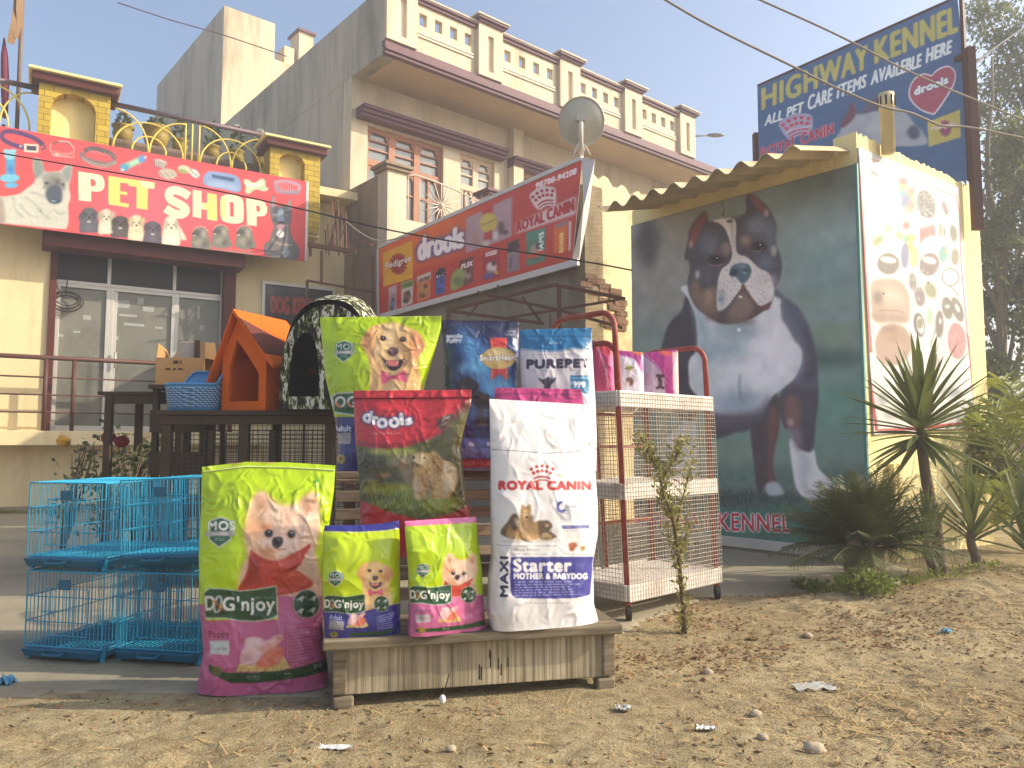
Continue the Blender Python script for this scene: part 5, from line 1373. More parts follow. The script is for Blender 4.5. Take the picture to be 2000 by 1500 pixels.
# ---- red banner on the annex
def crown(A, cx, cy, w, col, bg=None, rot=0.0, rows=((0.5, 5), (0.36, 5))):
 """Five-point crown of dots over an arc; w is the crown's width in view units, rot in degrees."""
 r = math.radians(rot)
 def T(x, y): return (cx + x * math.cos(r) - y * math.sin(r), cy + x * math.sin(r) + y * math.cos(r))
 if bg: A.blob([T(-w * .62, -w * .28), T(-w * .3, -w * .5), T(0, -w * .56), T(w * .3, -w * .5), T(w * .62, -w * .28), T(w * .42, w * .42), T(0, w * .36), T(-w * .42, w * .42)], bg, 1, w * .02)
 for k in range(5):
  t = (k - 2) / 2
  x, y = T(t * w * 0.48, -w * (0.36 - 0.14 * t * t)); A.ell(x, y, w * .078, w * .078, col, 1, 0)
  x, y = T(t * w * 0.38, -w * (0.14 - 0.10 * t * t)); A.ell(x, y, w * .078, w * .078, col, 1, 0)
 for o, ww in ((0.12, 0.075), (0.27, 0.05)):
  A.line([T(-w * .37, w * (o + .1)), T(-w * .18, w * (o + 0.02)), T(0, w * o), T(w * .18, w * (o + .02)), T(w * .37, w * (o + .1))], w * ww, col, 1, 0, True)
def pack(A, pts, body, top=None, pic=None, txt=None, tc=(230, 220, 210)):
 p = np.array(pts, float)
 def P(u, v): return (p[0] * (1 - u) + p[1] * u) * (1 - v) + (p[3] * (1 - u) + p[2] * u) * v
 A.poly(p, body, 1, 3)
 if top: A.poly([P(0, 0), P(1, 0), P(1, .28), P(0, .28)], top, 1, 5)
 if pic:
  c = P(.5, .62); A.ell(c[0], c[1], abs(p[1] - p[0])[0] * .3, abs(p[3] - p[0])[1] * .2, pic, 0.9, 8)
  c = P(.4, .8); A.ell(c[0], c[1], abs(p[1] - p[0])[0] * .24, abs(p[3] - p[0])[1] * .1, tuple(int(v * .6) for v in pic), 0.8, 8)
  c = P(.62, .5); A.ell(c[0], c[1], abs(p[1] - p[0])[0] * .12, abs(p[3] - p[0])[1] * .09, (40, 36, 36), 0.7, 6)
 if txt: A.text(txt, [P(.1, .26), P(.9, .26), P(.9, .1), P(.1, .1)], tc, bold=3, shear=0.2)
def paint_red(A):
 A.view(730, 300, 4.651)
 A.poly([(30, 700), (900, 350), (850, 900), (30, 1300)], (206, 98, 44), 0.95, 150)
 A.poly([(20, 1150), (900, 900), (1900, 700), (1900, 1200), (20, 1600)], (172, 58, 46), 0.7, 90)
 A.poly([(85, 905), (345, 795), (345, 1140), (85, 1215)], (204, 150, 36), 1, 4)
 for k in range(14):
  t = k * math.pi / 7; A.line([(218, 1010), (218 + 78 * math.cos(t), 1010 + 100 * math.sin(t))], 26, (150, 46, 46), 0.9, 3)
 A.ell(218, 1010, 62, 76, (150, 46, 48), 0.9, 6)
 A.text("Pedigree", [(105, 1080), (330, 1000), (330, 930), (105, 1000)], (216, 200, 190), bold=4, shear=0.1, edge=(74, 44, 40), ew=4)
 # drools
 A.text("drools", [(398, 985), (795, 862), (795, 668), (398, 770)], (226, 212, 208), bold=26, edge=(84, 74, 124), ew=62)
 # packs
 A.poly([(820, 600), (975, 525), (975, 640), (1070, 480), (1240, 395), (1240, 770), (820, 920)], (164, 134, 140), 1, 8)
 A.poly([(975, 525), (1065, 480), (1060, 620), (985, 640)], (172, 56, 48), 0.9, 10); A.ell(1025, 640, 78, 92, (190, 168, 84), 1, 8, 12); A.text("SmartHeart", [(955, 680), (1095, 620), (1095, 590), (955, 650)], (120, 92, 60), bold=2)
 A.poly([(985, 740), (1060, 705), (1060, 800), (1020, 790), (985, 830)], (176, 66, 52), 0.9, 6)
 A.ell(910, 790, 30, 60, (156, 120, 104), 0.8, 12); A.ell(1000, 830, 30, 30, (196, 180, 172), 0.8, 10); A.ell(1090, 760, 26, 40, (206, 196, 196), 0.8, 8); A.ell(1140, 690, 28, 60, (90, 70, 72), 0.9, 10); A.ell(1180, 730, 26, 24, (84, 66, 72), 0.9, 8)
 pack(A, [(135, 1225), (205, 1195), (205, 1440), (130, 1465)], (160, 130, 134), (176, 150, 150), (92, 110, 130))
 pack(A, [(245, 1180), (355, 1150), (345, 1360), (245, 1400)], (186, 170, 160), (120, 140, 84), (110, 70, 60), "puppy", (90, 100, 60))
 pack(A, [(385, 1130), (510, 1080), (505, 1310), (385, 1355)], (184, 110, 66), (186, 170, 160), (176, 130, 84), "chicken", (110, 70, 60))
 pack(A, [(550, 1090), (635, 1050), (635, 1265), (550, 1295)], (74, 84, 140), (40, 44, 66), (70, 100, 176), "fit", (200, 200, 210))
 A.poly([(570, 1065), (620, 1045), (620, 1110), (565, 1120)], (52, 44, 60), 1, 5)
 pack(A, [(765, 985), (890, 945), (890, 1180), (765, 1220)], (120, 70, 64), (104, 52, 56), (150, 130, 120)); A.blob([(700, 1100), (790, 1050), (800, 1180), (770, 1220), (690, 1240)], (136, 146, 84), 1, 8); A.text("PLEK", [(780, 1060), (885, 1025), (885, 985), (780, 1020)], (216, 206, 200), bold=4, shear=.2); A.ell(750, 1170, 40, 44, (104, 116, 70), .9, 10)
 pack(A, [(975, 910), (1135, 860), (1130, 1120), (980, 1160)], (150, 52, 60), (160, 56, 62), (206, 190, 190)); A.poly([(1000, 915), (1105, 885), (1100, 925), (1000, 950)], (216, 196, 190), 1, 3); A.poly([(985, 1110), (1070, 1085), (1070, 1130), (985, 1150)], (96, 78, 130), 1, 6); A.text("DROOLS", [(1010, 940), (1095, 915), (1095, 895), (1010, 918)], (150, 50, 56), bold=2)
 A.ell(1100, 1085, 18, 20, (196, 160, 70), .9, 5)
 pack(A, [(1200, 830), (1300, 785), (1315, 1060), (1195, 1090)], (132, 112, 120), (76, 60, 66), None); A.poly([(1205, 870), (1310, 830), (1312, 880), (1205, 915)], (70, 52, 58), .9, 6); A.line([(1235, 950), (1225, 1050)], 16, (84, 66, 80), .8, 4)
 pack(A, [(1370, 735), (1550, 685), (1545, 980), (1375, 1030)], (84, 116, 96), (84, 130, 110), (170, 140, 130)); A.text("IAMS", [(1530, 890), (1530, 720), (1490, 735), (1490, 890)], (206, 216, 206), bold=4); A.poly([(1372, 930), (1545, 880), (1545, 920), (1372, 970)], (184, 74, 46), .95, 6)
 A.poly([(1625, 660), (1755, 610), (1750, 890), (1625, 910)], (196, 98, 44), 1, 4); A.poly([(1640, 655), (1755, 610), (1755, 650), (1640, 700)], (150, 110, 120), .9, 8); A.text("EUKANUBA", [(1715, 900), (1715, 720), (1680, 735), (1680, 905)], (230, 180, 110), bold=3); A.poly([(1765, 630), (1790, 620), (1785, 880), (1765, 890)], (206, 190, 196), 1, 4)
 # royal crown logo and number
 A.poly([(1275, 650), (1830, 395), (1835, 560), (1280, 745)], (206, 184, 182), 0.95, 14)
 crown(A, 1535, 420, 200, (168, 50, 52), (206, 184, 182), -17)
 A.text("ROYAL CANIN", [(1288, 725), (1812, 530), (1806, 425), (1288, 640)], (168, 48, 54), bold=9)
 A.text("98788-94208", [(1460, 330), (1835, 192), (1835, 136), (1460, 278)], (226, 208, 206), bold=5, shear=.12)
 A.view(0, 0, 1); A.mottle(0.06, 16, 31)
RO = 0.14
red = thing("red_banner", "red pet food banner in a white frame slanting along the grey annex wall", "banner", ANX.pt(2, 3, RO))
rc = [ANX.hit(740, 486, RO), ANX.hit(1136, 313, RO), ANX.hit(1117, 508, RO), ANX.hit(741, 614, RO)]
flat_print("printed_sheet", ANX, rc, RO, 460, 240, (178, 62, 54), paint_red, PR_flex, red, 1.5, 0.004, 11)
m = MB()
def seg(a, b, w2, o0, o1):
 d = Vector((b[0] - a[0], b[1] - a[1])); n_ = Vector((-d.y, d.x)).normalized() * w2
 m.pquad(ANX, [(a[0] - n_.x, a[1] - n_.y), (b[0] - n_.x, b[1] - n_.y), (b[0] + n_.x, b[1] + n_.y), (a[0] + n_.x, a[1] + n_.y)], o0, o1)
seg((rc[0][0], rc[0][1] + 0.03), (rc[1][0], rc[1][1] + 0.03), 0.026, RO - .03, RO + .012)
seg((rc[3][0], rc[3][1] - 0.04), (rc[2][0] + .1, rc[2][1] - 0.04), 0.04, RO - .03, RO + .012)
seg((rc[0][0] - .035, rc[0][1]), (rc[3][0] - .035, rc[3][1]), 0.03, RO - .03, RO + .01)
m.build("white_frame", M_flex_w, red)
# folded white end flap of the banner, catching the sun
fl_ = []
A0 = [rc[1], (ANX.hit(1160, 309, RO)[0], rc[1][1] + 0.02)]
v = [ANX.pt(rc[1][0] + .004, rc[1][1] + .03, RO + .006), ANX.hp(1161, 311, RO - .02), ANX.hp(1148, 420, RO - .1), ANX.hp(1131, 508, RO - .06), ANX.pt(rc[2][0] + .004, rc[2][1] - .03, RO + .006), ANX.hp(1140, 400, RO + .05)]
mm = MB().add(v + [p - ANX.n * 0.01 for p in v], [(5, 0, 1, 2), (5, 2, 3, 4), (8, 7, 6, 11), (10, 9, 8, 11), (0, 5, 11, 6), (5, 4, 10, 11), (1, 0, 6, 7), (2, 1, 7, 8), (3, 2, 8, 9), (4, 3, 9, 10)])
mm.build("folded_flap", M_flex_w, red)
# ---- blue billboard
BB = Plane((at(1482, 300, 8.7).x, 8.7), (at(1890, 300, 7.0).x - at(1482, 300, 8.7).x, 7.0 - 8.7))
def paint_blue(A):
 A.view(1460, 0, 4.348)
 A.poly([(0, 800), (1900, 300), (1900, 1600), (0, 1600)], (66, 92, 128), 0.7, 200)
 yl, sh = (168, 160, 96), (52, 74, 112)
 def word(t, x0, yb0, yt0, x1, yb1, yt1, col, bold, shear):
  A.text(t, [(x0, yb0), (x1, yb1), (x1, yt1), (x0, yt0)], col, bold, shear)
 word("HIGHWAY", 118, 930, 755, 915, 610, 425, yl, 19, 0)
 word("KENNEL", 985, 570, 385, 1765, 262, 52, yl, 19, 0)
 word("ALL PET", 135, 1065, 985, 410, 960, 880, (200, 204, 206), 9, .2); word("CARE", 445, 950, 830, 630, 880, 770, (200, 204, 206), 9, .2); word("ITEMS", 665, 860, 755, 905, 760, 660, (200, 204, 206), 9, .2)
 word("AVAILEBLE", 945, 745, 640, 1405, 575, 470, (200, 204, 206), 9, .2); word("HERE", 1450, 545, 430, 1710, 440, 340, (200, 204, 206), 9, .2)
 A.blob([(1500, 640), (1420, 632), (1330, 680), (1280, 770), (1290, 860), (1380, 940), (1500, 975), (1540, 955), (1660, 810), (1735, 690), (1740, 600), (1680, 555), (1600, 570), (1530, 610)], (196, 186, 194), 1, 2)
 A.blob([(1502, 655), (1425, 646), (1338, 690), (1292, 775), (1304, 852), (1390, 928), (1500, 960), (1535, 940), (1648, 800), (1722, 686), (1728, 606), (1676, 568), (1602, 584), (1532, 624)], (150, 78, 96), 1, 2)
 A.text("drools", [(1335, 820), (1660, 700), (1660, 640), (1335, 755)], (206, 210, 214), bold=12, edge=(90, 80, 110), ew=6)
 A.text("Feed Real. Feed Clean.", [(1420, 860), (1580, 810), (1580, 795), (1420, 845)], (190, 120, 130), bold=1, a=.6)
 # dog seen over the parapet
 A.blob([(690, 1120), (760, 950), (800, 900), (830, 990), (960, 940), (1090, 890), (1240, 960), (1330, 1060), (1400, 1120), (1400, 1240), (700, 1240)], (150, 154, 164), 1, 8)
 A.blob([(690, 1090), (750, 960), (785, 890), (820, 980), (740, 1080)], (104, 66, 82), 1, 10); A.blob([(950, 860), (1060, 830), (1140, 860), (1120, 920), (980, 960), (850, 980)], (92, 84, 104), 1, 12)
 A.ell(1320, 1130, 60, 60, (70, 78, 96), .95, 14); A.ell(1000, 1100, 90, 70, (166, 168, 174), .8, 30)
 A.poly([(1450, 1040), (1780, 918), (1785, 1155), (1460, 1250)], (172, 160, 92), 1, 3)
 for k in range(12):
  t = k * math.pi / 6; A.line([(1625, 1085), (1625 + 66 * math.cos(t), 1085 + 74 * math.sin(t))], 18, (130, 70, 96), .9, 3)
 A.ell(1625, 1085, 54, 60, (130, 70, 96), .9, 4); A.text("Pedigree", [(1490, 1120), (1740, 1060), (1740, 1020), (1490, 1080)], (190, 176, 170), bold=4, edge=(110, 80, 96), ew=3)
 crown(A, 365, 1085, 200, (176, 74, 96), (150, 146, 170), -14)
 A.line([(275, 1140), (320, 1110), (420, 1090), (470, 1080)], 10, (200, 196, 206), .6, 3)
 A.text("ROYAL CANIN", [(115, 1330), (635, 1150), (630, 1055), (110, 1250)], (160, 62, 84), bold=8, edge=(196, 190, 200), ew=5)
 A.view(0, 0, 1); A.mottle(0.06, 14, 41)
bc = [BB.hit(1479, 170), BB.hit(1869, -3), BB.hit(1907, 350), BB.hit(1484, 400)]
bl = thing("billboard", "big blue kennel billboard with yellow capitals standing behind the yellow kiosk", "billboard", BB.pt(1, 0))
flat_print("printed_sheet", BB, bc, 0.0, 420, 400, (72, 96, 134), paint_blue, PR_board, bl, 1.7, 0.003, 13)
m = MB()
m.pquad(BB, [(bc[0][0], bc[0][1] + .002), (bc[1][0] + .02, bc[1][1] + .002), (bc[1][0] + .02, bc[1][1] + .03), (bc[0][0], bc[0][1] + .03)], -0.04, 0.0)
m.pbox(BB, bc[1][0] + 0.02, bc[1][0] + .05, bc[2][1], bc[1][1] + .03, -0.04, 0.01)
m.build("rim", M_frame, bl)
px_, pz_ = BB.hit(1887, 100, 0.02)
pm = MB(); pm.bar(BB.pt(px_ + .04, KSIDE.hit(1905, 458)[1], 0.06), BB.pt(px_ + .04, pz_, 0.06), .075); pm.bar(BB.pt(px_ - .1, pz_ - .04, 0.0), BB.pt(px_ + .06, pz_ - .04, 0.06), .05)
pm.build("post", M_frame, bl)
px_, pz_ = BB.hit(1471, 258, 0.02)
pm = MB(); pm.bar(BB.pt(px_, 0, -0.05), BB.pt(px_, pz_, -0.05), .08); pm.bar(BB.pt(px_ + .2, 0, -0.1), BB.pt(px_ + .2, pz_, -0.1), .06); pm.build("post", M_frame, bl)
m = MB()
for u in (bc[0][0] + .4, bc[0][0] + 1.0, bc[0][0] + 1.6): m.bar(BB.pt(u, 3.1, -.08), BB.pt(u, bc[1][1] - .05, -.08), .05)
m.build("back_bars", M_frame, bl)
# ---- accessories poster on the sunlit wall
def paint_acc(A):
 rc_ = (206, 96, 92)
 A.view(1660, 280, 6.667)
 A.line([(120, 170), (600, 295), (900, 500), (1120, 590), (1390, 690), (1425, 900), (1440, 1460), (1540, 2650)], 14, (226, 120, 120), .9, 3)
 A.line([(110, 180), (165, 1000), (190, 1500), (280, 2700)], 40, rc_, .9, 4)
 A.ell(320, 390, 80, 22, (90, 80, 84), .8, 8, 40); A.ell(490, 540, 30, 12, (110, 100, 100), .8, 6)
 for (x, y, c) in ((700, 500, (226, 80, 80)), (690, 590, (230, 210, 120)), (700, 650, (110, 170, 210)), (780, 700, (120, 200, 120)), (720, 780, (110, 160, 200)), (800, 620, (226, 140, 120)), (770, 850, (150, 190, 160)), (740, 730, (140, 140, 190)), (810, 800, (226, 150, 130))): A.ell(x, y, 60, 60, c, .8, 18)
 A.ell(1000, 790, 120, 190, (120, 122, 118), .85, 10, -18)
 for k in range(60): A.ell(920 + random.random() * 170, 640 + random.random() * 300, 10, 14, random.choice([(216, 214, 206), (74, 74, 74), (190, 188, 180)]), .7, 3)
 A.ell(1245, 840, 34, 100, (120, 110, 112), .8, 10, -18)
 A.blob([(915, 1100), (960, 1090), (1090, 1050), (1120, 1080), (1125, 1200), (1090, 1190), (980, 1230), (930, 1290)], (232, 130, 130), .95, 8)
 A.ell(1190, 1120, 24, 90, (226, 160, 120), .8, 10); A.ell(1235, 1140, 10, 60, (90, 90, 80), .8, 6); A.ell(1350, 1160, 44, 110, (130, 128, 112), .85, 8, -8)
 for (x, y, c) in ((500, 1100, (226, 190, 140)), (340, 1270, (230, 160, 110)), (390, 1230, (140, 170, 110)), (740, 1060, (226, 120, 110)), (650, 1180, (232, 170, 120)), (750, 1230, (110, 180, 120)), (820, 1220, (190, 210, 110)), (790, 1330, (214, 196, 90))): A.ell(x, y, 50, 54, c, .8, 16)
 A.view(1660, 480, 6.667)
 A.ell(730, 110, 56, 170, (130, 136, 170), .9, 10); A.ell(850, 130, 50, 140, (216, 210, 120), .8, 14); A.ell(1220, 90, 54, 110, (110, 180, 170), .85, 10); A.ell(1260, 60, 24, 24, (236, 200, 150), .9, 6); A.ell(1370, 130, 50, 110, (140, 132, 112), .85, 8)
 def ring(cx, cy, rx, ry, c, rot=8, w2=.5):
  A.ell(cx, cy, rx, ry, c, .9, 7, rot); A.ell(cx, cy - ry * .35, rx * .74, ry * .28, (250, 246, 238), 1, 5, rot)
  for k in range(22): t = k * .9; A.ell(cx + rx * .8 * math.cos(t) * .9, cy + ry * (.35 + .4 * abs(math.sin(t))), 8, 8, random.choice([(206, 204, 194), (92, 90, 88)]), .7, 3)
 ring(505, 215, 150, 140, (130, 122, 108)); ring(1045, 225, 125, 150, (136, 116, 116), 16)
 A.ell(1310, 390, 110, 120, (110, 108, 108), .8, 3); A.ell(1310, 390, 94, 104, (252, 250, 246), 1, 3); A.line([(1300, 500), (1420, 630)], 14, (120, 116, 116), .8, 4)
 A.ell(830, 450, 50, 120, (130, 122, 120), .85, 8, -6); A.ell(920, 640, 70, 130, (132, 120, 120), .85, 8, -8)
 for k in range(14): A.line([(790 + (k % 5) * 40, 380 + (k // 5) * 130), (800 + (k % 5) * 38, 440 + (k // 5) * 130)], 12, (226, 216, 210), .7, 4)
 A.ell(1060, 560, 70, 110, (150, 148, 110), .85, 12, -24); A.ell(1030, 460, 14, 20, (70, 70, 76), .8, 4)
 A.blob([(300, 440), (560, 410), (700, 470), (780, 640), (780, 960), (560, 970), (330, 950), (280, 680)], (206, 180, 160), 1, 9)
 A.blob([(420, 560), (620, 560), (720, 700), (460, 690)], (230, 210, 190), .8, 30); A.line([(380, 820), (600, 820), (720, 850)], 14, (150, 120, 104), .8, 6, True); A.ell(370, 650, 60, 80, (140, 126, 118), .8, 20); A.blob([(300, 860), (700, 880), (740, 960), (330, 950)], (176, 146, 130), .7, 20); A.ell(440, 600, 14, 14, (60, 50, 50), .9, 3)
 A.ell(1270, 790, 70, 150, (120, 112, 106), .9, 8, -8); A.ell(1400, 810, 66, 170, (124, 114, 108), .9, 8, -18); A.ell(1270, 770, 34, 24, (240, 236, 228), .9, 5); A.ell(1400, 790, 26, 60, (240, 236, 228), .9, 5, -26)
 A.ell(915, 1010, 72, 160, (112, 104, 104), .9, 6, -8); A.ell(930, 1010, 44, 120, (250, 246, 240), 1, 6, -8); A.ell(925, 990, 40, 70, (140, 136, 110), .9, 10)
 A.ell(1170, 1000, 50, 180, (128, 116, 112), .9, 8); A.ell(1180, 960, 16, 40, (244, 238, 232), .9, 5); A.line([(1130, 1060), (1080, 1200), (1060, 1300)], 16, (140, 132, 124), .8, 5)
 A.ell(1050, 900, 36, 100, (150, 200, 150), .7, 14)
 A.ell(575, 1260, 240, 270, (196, 164, 142), 1, 10); A.ell(600, 1180, 120, 110, (176, 140, 116), .7, 50); A.ell(520, 1060, 120, 40, (140, 116, 100), .7, 24); A.ell(640, 1330, 90, 60, (214, 186, 166), .7, 30)
 A.ell(1390, 1220, 120, 240, (206, 150, 150), 1, 10, -4)
 for k in range(90): A.ell(1300 + random.random() * 190, 1080 + random.random() * 330, 6, 12, random.choice([(232, 190, 190), (170, 112, 116), (226, 170, 170)]), .7, 3)
 A.view(1660, 680, 6.667)
 A.line([(180, -200), (350, 1060), (900, 1040), (1620, 960)], 44, (200, 70, 66), .95, 4); A.line([(1530, -200), (1640, 960)], 20, (200, 80, 76), .9, 3)
 A.ell(540, 60, 190, 150, (196, 164, 148), .9, 16); A.ell(660, 390, 60, 90, (130, 128, 150), .7, 24); A.ell(430, 640, 80, 90, (150, 156, 164), .7, 26); A.ell(1320, 560, 140, 60, (130, 132, 140), .7, 30); A.ell(560, 850, 120, 60, (150, 140, 140), .6, 26); A.ell(1350, 880, 140, 40, (190, 176, 170), .6, 20)
 A.ell(1130, 160, 60, 80, (150, 140, 140), .6, 24)
 A.poly([(1640, -1400), (1760, -1400), (1760, 960), (1690, 960)], (206, 190, 180), .5, 12)
acc = thing("accessories_poster", "white poster of collars, toys and pet beds with a thin red border", "poster", KSIDE.pt(1, 1, .012))
pl = [KSIDE.hit(1676, 288, .012), KSIDE.hit(1872, 366, .012), KSIDE.hit(1905, 836, .012), KSIDE.hit(1706, 850, .012)]
flat_print("printed_sheet", KSIDE, pl, .014, 220, 420, (252, 248, 240), paint_acc, PR_flex, acc, 0.66, 0.012, 17)
# ------------------------------------------------------------------ wooden bench and stepped stand
M_wood = mat("grey weathered wood", (176, 150, 112), 0.85, 0.1, 5, 0.25, 60, dirt=(116, 92, 62), dscale=3, damt=0.6)
def mat_plank(name, c0, c1, vert=False, bump=0.5, sc=(60, 60, 2)):
 m = mat(name, c0, 0.85, 0.08, 4, 0, spec=0.15)
 nt = m.node_tree; N = nt.nodes; b = N["Principled BSDF"]
 tc = N.new("ShaderNodeTexCoord"); mp = N.new("ShaderNodeMapping"); mp.inputs["Scale"].default_value = sc
 nt.links.new(tc.outputs["Object"], mp.inputs[0])
 n = N.new("ShaderNodeTexNoise"); n.inputs["Scale"].default_value = 1.0; n.inputs["Detail"].default_value = 6; n.inputs["Roughness"].default_value = .6
 nt.links.new(mp.outputs[0], n.inputs["Vector"])
 n2 = N.new("ShaderNodeTexNoise"); n2.inputs["Scale"].default_value = 5; n2.inputs["Detail"].default_value = 6
 nt.links.new(tc.outputs["Object"], n2.inputs["Vector"])
 r = N.new("ShaderNodeValToRGB"); nt.links.new(n.outputs["Fac"], r.inputs[0])
 r.color_ramp.elements[0].position = .3; r.color_ramp.elements[0].color = L4(c1)
 r.color_ramp.elements[1].position = .62; r.color_ramp.elements[1].color = L4(c0)
 r2 = N.new("ShaderNodeMapRange"); r2.inputs[1].default_value = .35; r2.inputs[2].default_value = .7; r2.inputs[3].default_value = .62; r2.inputs[4].default_value = 1.08
 nt.links.new(n2.outputs["Fac"], r2.inputs[0])
 mm = N.new("ShaderNodeMix"); mm.data_type = 'RGBA'; mm.blend_type = 'MULTIPLY'; mm.inputs[0].default_value = 1
 nt.links.new(r.outputs[0], mm.inputs[6]); nt.links.new(r2.outputs[0], mm.inputs[7])
 nt.links.new(mm.outputs[2], b.inputs["Base Color"])
 bp = N.new("ShaderNodeBump"); bp.inputs["Strength"].default_value = bump; bp.inputs["Distance"].default_value = .006
 nt.links.new(n.outputs["Fac"], bp.inputs["Height"]); nt.links.new(bp.outputs[0], b.inputs["Normal"])
 return m
M_front = mat_plank("furrowed plank", (192, 178, 148), (126, 112, 88), True, 0.8, (75, 75, 1.2))
M_top = mat_plank("smooth plank", (152, 138, 114), (104, 90, 70), False, .4, (3, 50, 50))
M_slat = mat_plank("old slat", (158, 142, 118), (106, 92, 72), False, .4, (3, 40, 40))
ZB = 0.245
b0 = gnd(648, 1388); b1 = gnd(1203, 1346)
BN = Plane(b0, (b1.x - b0.x, b1.y - b0.y)); BL = (b1 - b0).length
bench = thing("wooden_bench", "low wooden plank bench with a furrowed front board carrying three food sacks", "bench", BN.pt(BL / 2, 0, -.15), BN.ang())
def BB_(m): return m
zt0 = ZB - 0.035
MB().pbox(BN, -0.035, BL + 0.02, zt0, ZB, -.36, .03).build("seat_board", M_top, bench, bevel=.006)
MB().pbox(BN, 0.015, BL - 0.03, 0.045, zt0 - .002, -.05, -.012).build("front_board", M_front, bench, bevel=.004)
for u in (0.0, BL - .05): MB().pbox(BN, u, u + .05, 0.05, zt0 - .002, -.32, -.0).build("end_board", M_top, bench, bevel=.006)
for u in (0.0, BL - .075):
 for o in (-.06, -.33): MB().pbox(BN, u + .002, u + .075, -0.01, .043, o, o + .06).build("foot", M_top, bench, bevel=.008)
cr = MB()
for k in range(7):
 u = BL * .55 + random.uniform(-.06, .06); z = random.uniform(.08, .18); h = random.uniform(.03, .06)
 cr.pbox(BN, u, u + .004, z - h / 2, z + h / 2, -.0125, -.0112)
cr.build("crack", M_glass_d, bench)
# stepped stand behind
st = thing("stepped_stand", "stepped slatted wooden display stand behind the bench holding the rear sacks", "display stand", BN.pt(BL / 2, 0, -.7), BN.ang())
Z2, Z3 = 0.46, 0.80
for (z, a, b) in ((Z2, -.70, -.39), (Z3, -1.06, -.73)):
 for k in range(3):
  w_ = (b - a) / 3
  MB().pbox(BN, -.02, BL - .03, z - .03, z, a + k * w_ + .004, a + (k + 1) * w_ - .004).build("shelf_board", M_slat, st, bevel=.004)
for (z0, z1, o) in ((.29, .34, -.40), (.37, .425, -.40), (.50, .55, -.74), (.585, .635, -.74), (.665, .715, -.74), (.71 + .045, .768, -.735)):
 MB().pbox(BN, 0, BL - .05, z0, z1, o, o + .02).build("riser_slat", M_slat, st, bevel=.003)
for u in (0.04, BL * .5, BL - .12):
 MB().pbox(BN, u, u + .05, 0, Z2 - .032, -.45, -.403).build("post", M_slat, st, bevel=.004)
 MB().pbox(BN, u, u + .05, 0, Z3 - .032, -.79, -.742).build("post", M_slat, st, bevel=.004)
 MB().pbox(BN, u, u + .05, 0, Z3 - .032, -1.05, -1.0).build("post", M_slat, st, bevel=.004)
